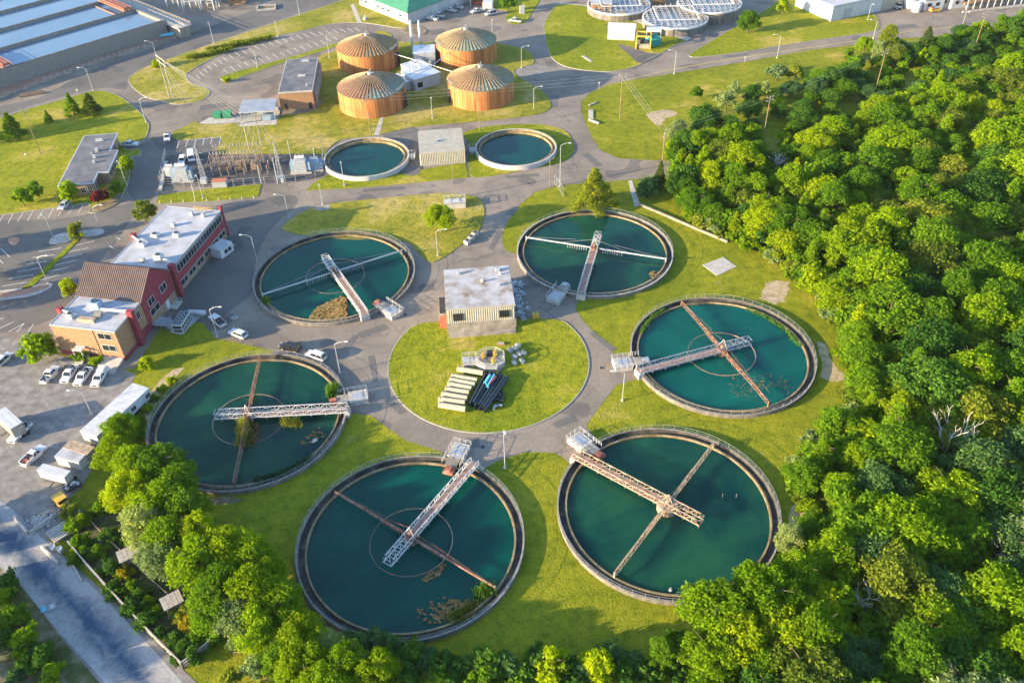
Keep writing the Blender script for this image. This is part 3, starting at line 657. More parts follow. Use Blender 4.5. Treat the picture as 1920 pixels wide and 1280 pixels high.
hall.build('gable_hall', M['brick_red'], rb)
rf = MB()
for y0, z0, y1, z1 in ((10.6, ze-.15, 17.2, zr+.2), (17.2, zr+.2, 24.0, ze-.15)):
    rf.add([(-.3, y0, z0), (W+.4, y0, z0), (W+.4, y1, z1), (-.3, y1, z1), (-.3, y0, z0+.16), (W+.4, y0, z0+.16), (W+.4, y1, z1+.16), (-.3, y1, z1+.16)],
           [(3, 2, 1, 0), (4, 5, 6, 7), (0, 1, 5, 4), (1, 2, 6, 5), (2, 3, 7, 6), (3, 0, 4, 7)])
    for i in range(34):
        x = -.25+i*(W+.6)/33; rf.bar((x, y0, z0+.2), (x, y1, z1+.2), .11, .16)
rf.build('gable_roof', M['roof_brown'], rb)
MB().b2(.15, W-.15, .15, 10.85, 8.3, 8.34).build('flat_roof', M['roof_white'], rb)
MB().b2(.2, W-.2, 23.75, 51.85, 7.9, 7.95).build('flat_roof', M['roof_white'], rb)
cp = MB()
for x0, x1, y0, y1, z in ((-.08, W+.08, -.08, .14, 8.3), (-.08, .14, .14, 10.6, 8.3), (W-.14, W+.08, .14, 10.6, 8.3), (-.03, W+.03, 51.87, 52.06, 7.9), (-.03, .19, 24, 51.86, 7.9), (W-.19, W+.03, 24, 51.86, 7.9)):
    cp.b2(x0, x1, y0, y1, z-.25, z+.12)
cp.build('parapet', M['grey_metal'], rb)
for x0, x1, y0, y1, zt in ((W-.2, W+1.25, 5.4, 6.7, 9.6), (W-.2, W+1.25, 24.2, 25.5, 9.3), (-.9, .2, 4.2, 5.4, 9.4), (-.9, .2, 35.6, 36.8, 9.2), (W-.6, W+.15, 52.07, 52.9, 9.0)):
    MB().b2(x0, x1, y0, y1, 0, zt).build('brick_pier', M['brick_red'], rb, bevel=.03)
MB().b2(W-.02, W+.1, 25.55, 51.6, 3.1, 5.0).build('red_band', M['brick_red'], rb)
bs = MB().b2(-.06, W+.06, -.06, .0, 0, 1.0); bs.b2(W, W+.08, 0, 5.4, 0, 1.0); bs.b2(W, W+.08, 6.7, 11, 0, 2.2); bs.build('plinth', M['brick_red'], rb)
MB().b2(W+.15, W+.22, 12.5, 23.4, 0, 2.6).build('brown_base', M['brick_brown'], rb)
MB().b2(10.0, 10.22, -.12, 0, 0, 8.2).build('downpipe', M['brick_brown'], rb)
windows(rb, ('y', 0, -1), [(11.2, 14.4, 5.9, 7.4), (11.2, 14.4, 2.6, 4.1)])
windows(rb, ('x', W, 1), [(27.2, 51.2, 5.3, 7.2)] + [(27.0+i*4.2, 30.2+i*4.2, 1.3, 2.7) for i in range(6)] + [(8.2, 9.4, 5.2, 7.2)])
windows(rb, ('x', W+.15, 1), [(13.2, 15.6, 5.2, 7.0), (18.6, 21.0, 5.2, 7.0), (12.8, 16.6, 2.75, 4.3)])
windows(rb, ('x', 0, -1), [(26+i*4, 29+i*4, 4.6, 6.4) for i in range(6)] + [(26+i*4, 29+i*4, 1.2, 3.0) for i in range(6)])
door(rb, ('x', W+.22, 1), 18.8, 20.2, 2.5, 'steel_white'); door(rb, ('y', 0, -1), 7.4, 8.5, 3.2, 'brick_brown', 1.0)
aw = MB().b2(4.6, 6.9, -1.9, -.05, 3.0, 3.15)
for x in (4.7, 6.8): aw.b2(x-.06, x+.06, -1.8, -1.68, .05, 3.0)
aw.build('porch_roof', M['white'], rb)
st = MB()
for i in range(5): st.b2(4.8, 6.7, -1.7-i*.32, -1.38-i*.32, 0, 1.0-i*.2)
st.b2(4.6, 7.0, -1.38, -.07, 0, 1.1); st.build('steps', M['concrete'], rb)
MB().add([(10.6, -4.6, .06), (15.4, -4.6, .06), (15.4, -.07, .06), (10.6, -.07, .06), (10.6, -4.6, .12), (15.4, -4.6, .12), (15.4, -.07, .9), (10.6, -.07, .9)], [(4, 5, 6, 7), (0, 1, 5, 4), (1, 2, 6, 5), (3, 0, 4, 7), (2, 3, 7, 6)]).build('ramp', M['concrete'], rb)
sx = MB(); sx.b2(-2.6, -.02, 14.2, 18.6, 0, 7.2); sx.build('side_porch', M['brick_orange'], rb)
MB().add([(-2.8, 14, 7.2), (0, 14, 8.3), (0, 18.8, 8.3), (-2.8, 18.8, 7.2), (-2.8, 14, 7.35), (0, 14, 8.45), (0, 18.8, 8.45), (-2.8, 18.8, 7.35)], [(4, 5, 6, 7), (0, 1, 5, 4), (2, 3, 7, 6), (3, 0, 4, 7), (3, 2, 1, 0)]).build('side_porch_roof', M['roof_brown'], rb)
hvac(rb, 7.0, 7.4, 8.34, 2.6, 2.0, 1.7, 'blue_grey'); hvac(rb, 3.4, 3.0, 8.34, 1.4, 1.2, 1.1, 'grey_metal'); hvac(rb, 7.6, 2.6, 8.34, 4.2, 1.2, .6, 'beige_steel', False)
MB().tube((9.0, 6.2, 9.0), (15.4, 6.2, 9.2), .35, None, 10).build('duct', M['white'], rb); MB().tube((.4, 4.6, 8.9), (3.0, 4.0, 8.8), .25, None, 8).build('duct', M['white'], rb)
MB().box(9.2, 4.4, 8.75, 1.6, 1.8, .8, .3).build('roof_unit', M['concrete_old'], rb)
for x, y, a, b, c in ((11.5, 27.5, 2.0, 1.6, 1.8), (7.6, 26.6, 1.0, .9, .9), (3.6, 33.0, 2.0, 1.2, 1.0), (4.8, 37.5, 1.8, 1.4, .8), (10.2, 38.6, 1.6, 1.4, .9), (6.8, 43.0, 1.1, .8, .8), (9.2, 48.6, 1.0, .8, 1.0), (12.6, 48.4, .8, .8, .9)):
    hvac(rb, x, y, 7.95, a, b, c, 'steel_white' if a > 1.2 else 'grey_metal', a > 1.3)
MB().tube((13.0, 27.2, 8.8), (15.6, 26.2, 8.8), .35, None, 10).build('duct', M['white'], rb); MB().tube((-.6, 36.0, 8.7), (3.0, 33.6, 8.7), .3, None, 10).build('duct', M['white'], rb)
rr = MB()
for z in (8.45, 8.95): rr.bar((8.5, 51.2, z), (13.5, 51.2, z), .08)
for i in range(6): rr.bar((8.5+i, 51.2, 7.9), (8.5+i, 51.2, 8.98), .08)
rr.build('roof_rail', M['yellow'], rb)
# --- dark roofed offices at the upper left
oa = R_(7.5); p0 = G(112, 347, 4.0)
ob = thing('office_building', 'low brick office with a dark flat roof and white fascia among lawns', 'building', (p0.x, p0.y, 0), oa)
L = [(0, 0), (8.9, 0), (8.9, 6.2), (11.9, 6.2), (11.9, 19.2), (9.4, 19.2), (9.4, 31.5), (0, 31.5)]
MB().prism(L, 0, 3.6).build('wall', M['brick_brown'], ob)
def grow(poly, d):
    cx = sum(p[0] for p in poly)/len(poly); cy = sum(p[1] for p in poly)/len(poly)
    return [(x+(d if x > cx else -d), y+(d if y > cy else -d)) for x, y in poly]
MB().prism(grow(L, .5), 3.6, 4.05).build('fascia', M['roof_tin'], ob)
MB().prism(grow(L, .25), 4.0, 4.07).build('flat_roof', M['roof_dark'], ob)
windows(ob, ('y', 0, -1), [(5.2, 6.4, .9, 2.6), (7.2, 8.4, .9, 2.6), (2.2, 3.6, 1.0, 2.6)]); windows(ob, ('x', 11.9, 1), [(8+i*2.6, 9.6+i*2.6, 1.0, 2.7) for i in range(4)]); windows(ob, ('x', 9.4, 1), [(21, 22.5, 1, 2.7), (25, 27, 1, 2.7)])
windows(ob, ('x', 8.9, 1), [(1.6, 3.2, .9, 2.6)]); door(ob, ('x', 8.9, 1), 4.3, 5.4, 2.4, 'glass')
for x, y, a, b, c in ((5.4, 27, 2.2, .5, .7), (6.2, 20, .9, 1.2, .8), (6.4, 15.6, .9, .8, .8), (6.9, 12.4, .7, .7, .6), (5.0, 18, .4, .4, .5)): hvac(ob, x, y, 4.07, a, b, c, 'grey_metal', False)
# --- brown brick plant room with dark roof
ba = R_(5.0); p0 = G(522, 175, 6.2)
bb = thing('plant_room', 'brown brick block with a dark flat roof beside the rusty domed tanks', 'building', (p0.x, p0.y, 0), ba)
MB().b2(0, 11.2, 0, 29, 0, 6.0).build('wall', M['brick_tan'], bb)
MB().b2(-.12, 11.32, -.12, 29.12, 6.0, 6.5).build('fascia', M['concrete'], bb); MB().b2(.2, 11.0, .2, 28.8, 6.45, 6.53).build('flat_roof', M['roof_dark'], bb)
MB().b2(11.2, 11.9, 2, 29, 0, 4.6).build('side_panel', M['concrete_old'], bb); MB().b2(-.5, 0, 2, 29, 0, 5.2).build('side_panel', M['brick_brown'], bb)
door(bb, ('y', 0, -1), 1.2, 2.2, 2.3, 'dark'); door(bb, ('y', 0, -1), 9.3, 10.4, 2.3, 'dark'); windows(bb, ('x', 11.9, 1), [(5+i*5, 6.5+i*5, 2, 3.2) for i in range(4)])
for x, y, a, b in ((7, 26, 2.6, .5), (6.8, 12.5, 2.6, .5), (9.2, 4, .5, .5)): hvac(bb, x, y, 6.53, a, b, .5, 'grey_metal', False)
# --- open shed beside it
p0 = G(447, 211, 4.0)
sh = thing('open_shed', 'open fronted shed with a pale ribbed tin roof beside the brown brick block', 'shed', (p0.x, p0.y, 0), R_(4))
sr = MB().add([(0, 0, 3.7), (11.6, 0, 3.7), (11.6, 8.6, 4.3), (0, 8.6, 4.3), (0, 0, 3.85), (11.6, 0, 3.85), (11.6, 8.6, 4.45), (0, 8.6, 4.45)], [(3, 2, 1, 0), (4, 5, 6, 7), (0, 1, 5, 4), (1, 2, 6, 5), (2, 3, 7, 6), (3, 0, 4, 7)])
for i in range(26): sr.bar((.1+i*.455, 0, 3.9), (.1+i*.455, 8.6, 4.5), .14, .14)
sr.build('roof', M['white'], sh)
for x in (.3, 4, 7.6, 11.3):
    for y in (.3, 8.2): MB().b2(x-.1, x+.1, y-.1, y+.1, 0, 3.72 if y < 1 else 4.2).build('post', M['steel'], sh)
MB().b2(.2, 11.4, 8.3, 8.45, 0, 4.1).build('back_wall', M['grey_metal'], sh); MB().b2(-.3, 11.9, -2.4, 8.6, 0, .18).build('floor_slab', M['concrete'], sh)
MB().b2(6.6, 10.6, 1.0, 3.6, .18, 1.9).build('cabinet', M['blue_grey'], sh, bevel=.05)
# --- ribbed sheds
def ribbed(mb, x0, x1, y0, y1, z0, z1, pitch=.5, d=.09):
    pts = []
    def run(ax, ay, bx, by, nx, ny):
        L = math.hypot(bx-ax, by-ay); n = max(2, int(L/pitch)*2)
        for i in range(n):
            t = i/n; k = d if i % 2 else 0; pts.append((ax+(bx-ax)*t+nx*k, ay+(by-ay)*t+ny*k))
            t2 = (i+.5)/n; pts.append((ax+(bx-ax)*t2+nx*k, ay+(by-ay)*t2+ny*k))
    run(x0, y0, x1, y0, 0, -1); run(x1, y0, x1, y1, 1, 0); run(x1, y1, x0, y1, 0, 1); run(x0, y1, x0, y0, -1, 0)
    return mb.prism(pts, z0, z1)
p0 = G(786.7, 289, 4.1)
s5 = thing('ribbed_shed', 'square ribbed metal shed with a flat tan roof between the two white basins', 'shed', (p0.x, p0.y, 0), R_(5.5))
ribbed(MB(), 0, 13.6, 0, 15.2, 0, 4.0).build('wall', M['tan_metal'], s5); rf = MB().b2(-.1, 13.7, -.1, 15.3, 4.0, 4.3); rf.build('flat_roof', M['tan_metal'], s5)
ds = MB()
for i in range(40):
    a = random.uniform(0, 6.28); r = abs(random.gauss(0, 1.6)); ds.box(6.4+r*math.cos(a), 7.2+r*.45*math.sin(a), 4.33, .5, .3, .07, a)
ds.build('roof_rubble', M['grey_metal'], s5)
MB().tube((4.6, 7.2, 4.3), (7.8, 8.0, 4.5), .12, None, 6).build('roof_pipe', M['steel'], s5)
p0 = G(838, 581, 6.6)
wb = thing('pump_house', 'cream ribbed pump house with a stained white flat roof above the round lawn', 'building', (p0.x, p0.y, 0), R_(4.6))
MB().b2(-.25, 15.6, -.25, 15.6, 0, 2.6).build('plinth', M['concrete_old'], wb)
ribbed(MB(), 0, 15.3, 0, 15.4, 2.6, 6.4, .5, .05).build('wall', M['tan_metal'], wb)
MB().b2(-.2, 15.5, -.2, 15.6, 6.4, 6.8).build('fascia', M['tan_metal'], wb); MB().b2(-.12, 15.42, -.12, 15.52, 6.8, 6.84).build('flat_roof', M['roof_worn'], wb)
for u0 in (1.3, 11.9): windows(wb, ('y', -.1, -1), [(u0, u0+2.1, 3.5, 5.3)], frame='dark')
windows(wb, ('x', -.1, -1), [(3, 5, 3.5, 5.2)])
MB().b2(-.0, 15.35, -2.2, -.25, 0, .5).build('footing', M['concrete_old'], wb)
an = MB().b2(-2.0, -.26, 5.0, 12.0, 0, 1.7); an.build('annex', M['concrete_old'], wb); MB().b2(-1.8, -.5, 5.3, 11.6, 1.7, 1.74).build('annex_opening', M['dark'], wb); MB().b2(-1.9, -.27, 1.6, 4.95, 0, 1.2).build('annex_bin', M['brick_orange'], wb)
for x, y, a in ((3.2, 13.4, .7), (12.6, 13.6, 1.1), (8.6, 9.5, .6), (12.4, 7.6, .7), (13.0, 11.9, .5)): hvac(wb, x, y, 6.84, a, a*.8, .6, 'grey_metal' if a > .6 else 'steel_white', False)
# --- green roofed workshop at the top edge
p0 = G(766, 47, 0)
gb = thing('workshop', 'white workshop with a large green hipped roof at the top edge', 'building', (p0.x, p0.y, 0), 0)
q1 = G(679, 12, 0); q2 = G(867, 9, 0)
e1 = (Vector((q1.x, q1.y))-Vector((p0.x, p0.y))); e2 = (Vector((q2.x, q2.y))-Vector((p0.x, p0.y)))
u1, u2 = e1.normalized(), e2.normalized(); l1, l2 = e1.length*1.05, e2.length*1.25
def W2(a, b): v = u1*a+u2*b; return (v.x, v.y)
MB().prism([W2(0, 0), W2(0, l2), W2(l1, l2), W2(l1, 0)], 0, 5.0).build('wall', M['white_wall'], gb)
ov = .7; hr = 12.5; ins = min(l1, l2)/2
E4 = [W2(-ov, -ov), W2(-ov, l2+ov), W2(l1+ov, l2+ov), W2(l1+ov, -ov)]
rid = [W2(l1/2, l1/2+1), W2(l1/2, l2-l1/2-1)] if l2 > l1 else [W2(l2/2+1, l2/2), W2(l1-l2/2-1, l2/2)]
vs = [(x, y, 4.9) for x, y in E4]+[(x, y, 5.2) for x, y in E4]+[(x, y, hr) for x, y in rid]
fs = [(0, 1, 2, 3), (0, 4, 5, 1), (1, 5, 6, 2), (2, 6, 7, 3), (3, 7, 4, 0)]
fs += [(4, 7, 8), (5, 6, 9), (4, 5, 9, 8), (6, 7, 8, 9)] if l2 > l1 else [(4, 5, 8), (6, 7, 9), (5, 6, 9, 8), (7, 4, 8, 9)]
MB().add(vs, fs).build('roof', M['roof_green'], gb)
def wallrect(u, n, a0, a1, z0, z1, off): # a little box on a wall
    A = u*a0+n*off; B = u*a1+n*off; C_ = u*a1-n*.05; D_ = u*a0-n*.05
    return MB().prism([A, B, C_, D_], z0, z1)
n1 = Vector((u1.y, -u1.x)); n1 = n1 if n1.dot(u2) < 0 else -n1
n2 = Vector((u2.y, -u2.x)); n2 = n2 if n2.dot(u1) < 0 else -n2
for f in (.12, .36, .48, .58, .83, .93): wallrect(u1, n1, l1*f, l1*f+1.9, 2.2, 3.0, .05).build('window', M['glass'], gb)
for f in (.34, .62): wallrect(u2, n2, l2*f, l2*f+4.0, 0.05, 4.2, .06).build('door', M['steel_white'], gb)
# --- rusty domed tanks
M['rust_wall'] = mat('rust_wall', [(.26, (.13, .045, .016)), (.4, (.29, .1, .03)), (.52, (.4, .15, .045)), (.62, (.44, .21, .08)), (.78, (.46, .32, .17))], .9, .8, .1, stretch=(1.6, 1.6, .06))
def dome_mat(name, c_rust, c_teal, bias):
    m, nt, b = _nt(name); v = _coord(nt); n = _noise(nt, v, .12, 5, .6, .5); n2 = _noise(nt, v, 1.1, 5, .65)
    sep = nt.nodes.new('ShaderNodeSeparateXYZ'); nt.links.new(v, sep.inputs[0])
    ma = nt.nodes.new('ShaderNodeMath'); ma.operation = 'MULTIPLY_ADD'; ma.inputs[1].default_value = .032; nt.links.new(sep.outputs[0], ma.inputs[0]); nt.links.new(n.outputs['Fac'], ma.inputs[2])
    r = _ramp(nt, [(bias-.09, c_rust), (bias+.1, c_teal)]); nt.links.new(ma.outputs[0], r.inputs['Fac'])
    r2 = _ramp(nt, [(.3, (.65, .6, .55)), (.6, (1.1, 1.1, 1.05))]); nt.links.new(n2.outputs['Fac'], r2.inputs['Fac'])
    c = _mix(nt, r.outputs['Color'], r2.outputs['Color'], .9, 'MULTIPLY'); nt.links.new(c, b.inputs['Base Color']); b.inputs['Roughness'].default_value = .75
    return m
def digester(label, l, r_, base, top_rust, teal, bias, ribm):
    f = G((l+r_)/2, base, 0); R = 11.4; d = Vector((f.x, f.y)).normalized()
    c = Vector((f.x, f.y))+d*R
    t = thing('digester_tank', label, 'tank', (c.x, c.y, 0), 0, 'rusty domed tanks')
    H, A = 7.0, 10.9
    MB().lathe([(R, 0), (R, H), (R-.1, H+.02)], 96).build('wall', M['rust_wall'], t)
    k = 8; prof = [(R+.12, H-.12)]+[(R*(1-i/k)+.12*(i == 0), H+(A-H)*(1-(1-i/k)**1.35)) for i in range(k)]+[(.02, A)]
    MB().lathe(prof, 96).build('dome', dome_mat('dome_paint', top_rust, teal, bias), t)
    rb_ = MB(); n = 52
    for i in range(n):
        a = 2*PI*i/n
        pts = [(q[0]*math.cos(a), q[0]*math.sin(a), q[1]+.06) for q in prof[1:-1]]
        for p, q in zip(pts[:-1], pts[1:]): rb_.bar(p, q, .13, .22)
    rb_.build('dome_ribs', M[ribm], t)
    cv = MB().tube((0, 0, A-.1), (0, 0, A+.5), .7, .5, 12); cv.tube((.3, .2, A), (.3, .2, A+1.6), .13, None, 8); cv.tube((-.3, 0, A+.2), (-.3, 0, A+1.2), .1, None, 8); cv.build('roof_vent', M['steel'], t)
    s = 1 if c.x < -15 else -1
    ld = MB(); a0 = -.35 if s > 0 else PI+.35
    for k in (-.35, .35):
        x, y = R+.35, k; X, Y = rot2(x, y, a0); ld.bar((X, Y, 0), (X, Y, H+1), .12)
    for z in np.arange(.6, H+.6, .7):
        X0, Y0 = rot2(R+.35, -.35, a0); X1, Y1 = rot2(R+.35, .35, a0); ld.bar((X0, Y0, z), (X1, Y1, z), .1)
    for dz in (.6, 2.2, 3.8):
        X0, Y0 = rot2(R+.5, 1.2, a0); ld.tube((X0, Y0, dz), (X0, Y0, dz+1.5), .35, None, 10)
    ld.build('ladder', M['dark'], t)
    rw = MB()
    for i in range(-5, 6):
        a = a0+i*.055; rw.bar((R*.985*math.cos(a), R*.985*math.sin(a), H), (R*.985*math.cos(a), R*.985*math.sin(a), H+1.1), .07)
        if i < 5:
            a2 = a+.055
            for z in (H+.6, H+1.1): rw.bar((R*.985*math.cos(a), R*.985*math.sin(a), z), (R*.985*math.cos(a2), R*.985*math.sin(a2), z), .07)
    rw.build('guard_rail', M['steel'], t)
    return c
ru, tl = (.27, .125, .045), (.11, .22, .18)
D1 = digester('domed tank with the most orange rusted roof, beside the curved parking lot', 636, 756, 142, ru, (.23, .15, .065), .6, 'rib')
D2 = digester('domed tank with the greenest, most intact painted roof, nearest the workshop yard', 817, 936, 131, (.26, .2, .1), (.17, .24, .17), .44, 'rib')
D3 = digester('domed tank with a purplish rust roof turning teal on one side, behind the left basin', 638, 770, 223, (.18, .09, .055), (.12, .22, .19), .66, 'rib')
D4 = digester('domed tank with mixed tan and green roof, nearest the road junction', 839, 968, 209, (.23, .135, .06), (.17, .2, .125), .58, 'rib')
# control house between the domes
p0 = G(800, 166, 0)
ch = thing('control_house', 'small white flat roofed house with pipes and twin stacks amid four rusty domes', 'building', (p0.x, p0.y, 0), R_(36))
MB().b2(-4.5, 6, 0, 9, 0, 4.2).build('wall', M['white_wall'], ch); MB().b2(-4.7, 6.2, -.2, 9.2, 4.2, 4.45).build('flat_roof', M['roof_tin'], ch)
MB().b2(-10.5, -4.75, 2.5, 11, 0, 3.2).build('wall', M['white_wall'], ch); MB().b2(-10.7, -4.72, 2.3, 11.2, 3.2, 3.4).build('flat_roof', M['roof_tin'], ch)
MB().b2(0, 8, 9.3, 17, 0, 3.4).build('wall', M['white_wall'], ch); MB().b2(-.1, 8.2, 9.25, 17.2, 3.4, 3.6).build('flat_roof', M['roof_tin'], ch)
windows(ch, ('y', 0, -1), [(-3.4, -1.6, 1.2, 2.8)], frame='dark'); door(ch, ('x', 6, 1), 2, 3.2, 2.3)
bk = G(797, 118, 0); vv = Vector((bk.x-p0.x, bk.y-p0.y)); bx, by = rot2(vv.x, vv.y, -R_(36))
MB().box(bx, by, 2.6, 8, 8, 5.2, -R_(32)).build('boiler_room', M['grey_metal'], ch); MB().box(bx, by, 5.28, 8.2, 8.2, .15, -R_(32)).build('flat_roof', M['roof_tin'], ch)
for px in (775, 790.5):
    s = G(px, 104, 0); v = Vector((s.x-p0.x, s.y-p0.y)); x, y = rot2(v.x, v.y, -R_(36)); k = MB().tube((x, y, 0), (x, y, 12.5), .55, None, 14); k.tube((x, y, 12.5), (x, y, 13.3), .3, None, 10); k.build('flue_stack', M['steel_white'], ch, smooth=False)
pp = MB()
for tgt, z in ((D1, 7.4), (D2, 7.4), (D3, 6.8), (D4, 6.8)):
    v = Vector((tgt.x-p0.x, tgt.y-p0.y)); cpt = Vector((p0.x+2-p0.x, 9)); dirv = (v-cpt); k = (dirv.length-11.3)/dirv.length; e = cpt+dirv*k
    x0, y0 = rot2(cpt.x, cpt.y, -R_(36)); x1, y1 = rot2(e.x, e.y, -R_(36))
    pp.tube((x0, y0, 4.7), (x1, y1, z-1.4), .13, None, 8)
    pp.bar((x1, y1, 0), (x1, y1, z-1.2), .2)
for x, y in ((1, 6), (-1, 7), (2.5, 8), (0, 9.5)): pp.tube((x, y, 4.3), (x, y, 7.2), .14, None, 8)
pp.tube((-1, 7, 7.0), (2.5, 8, 7.0), .14, None, 8); pp.tube((1, 6, 6.4), (0, 9.5, 6.4), .14, None, 8); pp.build('gas_pipes', M['steel'], ch)
# --- rectangular aeration basins, top left
zt = 6.0; K = G(303, 39, zt); Kl = G(0, 131, zt); ux = Vector((Kl.x-K.x, Kl.y-K.y)).normalized(); far = G(245, 20, zt)
uy = Vector((-ux.y, ux.x)); uy = uy if uy.y > 0 else -uy
bs = thing('aeration_basins', 'row of long concrete basins of sky blue water behind the far road', 'basin', (K.x, K.y, 0), math.atan2(-ux.y, -ux.x))
Lb = 150; wid = abs((Vector((far.x-K.x, far.y-K.y))).dot(uy)); NB = 5
wl = MB()
for i in range(NB+1): wl.b2(-Lb, 0, i*wid-.55, i*wid+.55, 0, zt)
wl.b2(.0, 1.2, -.55, NB*wid+.55, 0, zt); wl.b2(-Lb-1, -Lb, -.55, NB*wid+.55, 0, zt)
wl.build('wall', M['basin_wall'], bs)
for i in range(NB): MB().b2(-Lb, 0, i*wid+.56, (i+1)*wid-.56, 0, zt-1.1).build('water', M['water_sky_tint'], bs)
for i in range(NB+1): MB().b2(-Lb, 0, i*wid-.45, i*wid+.45, zt, zt+.05).build('coping', M['dark' if False else 'stained'], bs)
wk = MB(); wk.b2(1.3, 7.5, -9, NB*wid, zt-2.0, zt-1.7); wk.build('walkway', M['concrete'], bs)
MB().b2(2.2, 6.6, -8.6, NB*wid, 0, zt-2.0).build('walkway_base', M['concrete_old'], bs)
fr = MB()
for x in (1.5, 4.4, 7.3):
    for z in (zt-.4, zt-1.0): fr.bar((x, -9, z), (x, NB*wid, z), .1)
    for i in range(int((NB*wid+9)/2)): fr.bar((x, -9+i*2, zt-1.8), (x, -9+i*2, zt-.35), .12)
fr.build('railing', M['wood_grey'], bs)
def red_bridge(x, i):
    r = MB()
    for s in (0, 3.2):
        r.bar((x+s, i*wid-.5, zt+.5), (x+s, (i+1)*wid+.5, zt+.5), .3, .5); r.bar((x+s, i*wid-.5, zt+1.5), (x+s, (i+1)*wid+.5, zt+1.5), .14)
        for k in range(8): y = i*wid+k*wid/7; r.bar((x+s, y, zt+.5), (x+s, y, zt+1.5), .12)
    for k in range(10): r.bar((x, i*wid+k*wid/9, zt+.45), (x+3.2, i*wid+k*wid/9, zt+.45), .2)
    r.b2(x+.6, x+2.6, i*wid+.8, i*wid+wid*.9, zt+.5, zt+1.3); r.build('skimmer_bridge', M['rust_red'], bs)
red_bridge(-4.5, 1); _l = G(6, 118, zt); _lx = (Vector((_l.x-K.x, _l.y-K.y))).dot(-ux); red_bridge(_lx-2.5, 0)
wr = MB().b2(-7.5, -7.1, wid+.6, 2*wid-.6, zt-1.0, zt-.7); wr.build('weir_beam', M['deck'], bs)
# kerb wall and guard posts along the red bank
bw = thing('bank_kerb', 'low concrete kerb wall running along the far road below the basins', 'wall', (0, 0, 0)); bm = MB(); P = GL([(-40, 198), (0, 186), (166, 125), (300, 82), (366, 57), (384, 52)])
for a, b in zip(P[:-1], P[1:]): bm.bar((a.x, a.y, .3), (b.x, b.y, .3), .5, .6)
bm.build('kerb_wall', M['concrete_old'], bw)
fp = thing('bank_fence', 'short concrete post fence along the red earth bank', 'fence', (0, 0, 0)); fm = MB(); pr = along([(84, 152), (120, 141), (166, 124), (230, 102), (300, 80)], 2.6)
for p in pr: MB().box(p.x, p.y, .75, .22, .22, 1.5).build('post', M['concrete'], fp)
fm = MB()
for a, b in zip(pr[:-1], pr[1:]): fm.bar((a.x, a.y, 1.1), (b.x, b.y, 1.1), .06); fm.bar((a.x, a.y, .6), (b.x, b.y, .6), .06)
fm.build('rails', M['steel'], fp)
# ------------------------------------------------------------------ vehicles
def xz(mb_pts, w):
    m = MB().prism(mb_pts, -w, w); m.v = [(x, z, y) for x, y, z in m.v]; return m
def wheels(t, xs, y, r=.38):
    for x in xs:
        for s in (-1, 1):
            o = MB().tube((x, s*(y-.13), r), (x, s*(y+.13), r), r, None, 16).build('wheel', M['rubber'], t)
            MB().tube((x, s*(y+.131), r), (x, s*(y+.15), r), r*.6, None, 12).build('rim', M['car_silver'], o)
def lights(t, xf, xr, y, z):
    for s in (-1, 1):
        MB().box(xf, s*y, z, .12, .34, .2).build('headlight', M['lamp_clear'], t); MB().box(xr, s*(y+.06), z+.05, .1, .16, .36).build('taillight', M['lamp_red'], t)
def cabin(t, prof, w0, w1, zb, zt, paint, name='cabin'):
    """greenhouse: prof = x at bottom rear, bottom front, top front, top rear"""
    b0, b1, t1, t0 = prof
    def fr(mb, x0, x1, X0, X1, a, b, z0, z1):
        mb.add([(x0, -a, z0), (x1, -a, z0), (x1, a, z0), (x0, a, z0), (X0, -b, z1), (X1, -b, z1), (X1, b, z1), (X0, b, z1)], [(3, 2, 1, 0), (4, 5, 6, 7), (0, 1, 5, 4), (1, 2, 6, 5), (2, 3, 7, 6), (3, 0, 4, 7)]); return mb
    g = fr(MB(), b0, b1, t0, t1, w0, w1, zb, zt); o = g.build('window', M['glass'], t)
    r = fr(MB(), t0-.03, t1+.03, t0+.12, t1-.12, w1+.03, w1-.1, zt, zt+.09)
    for X, Xt in ((b0, t0), (b1, t1), ((b0+b1)/2, (t0+t1)/2)):
        for s in (-1, 1): r.bar((X, s*(w0+.01), zb), (Xt, s*(w1+.01), zt+.02), .1)
    r.build('roof', M[paint], t)
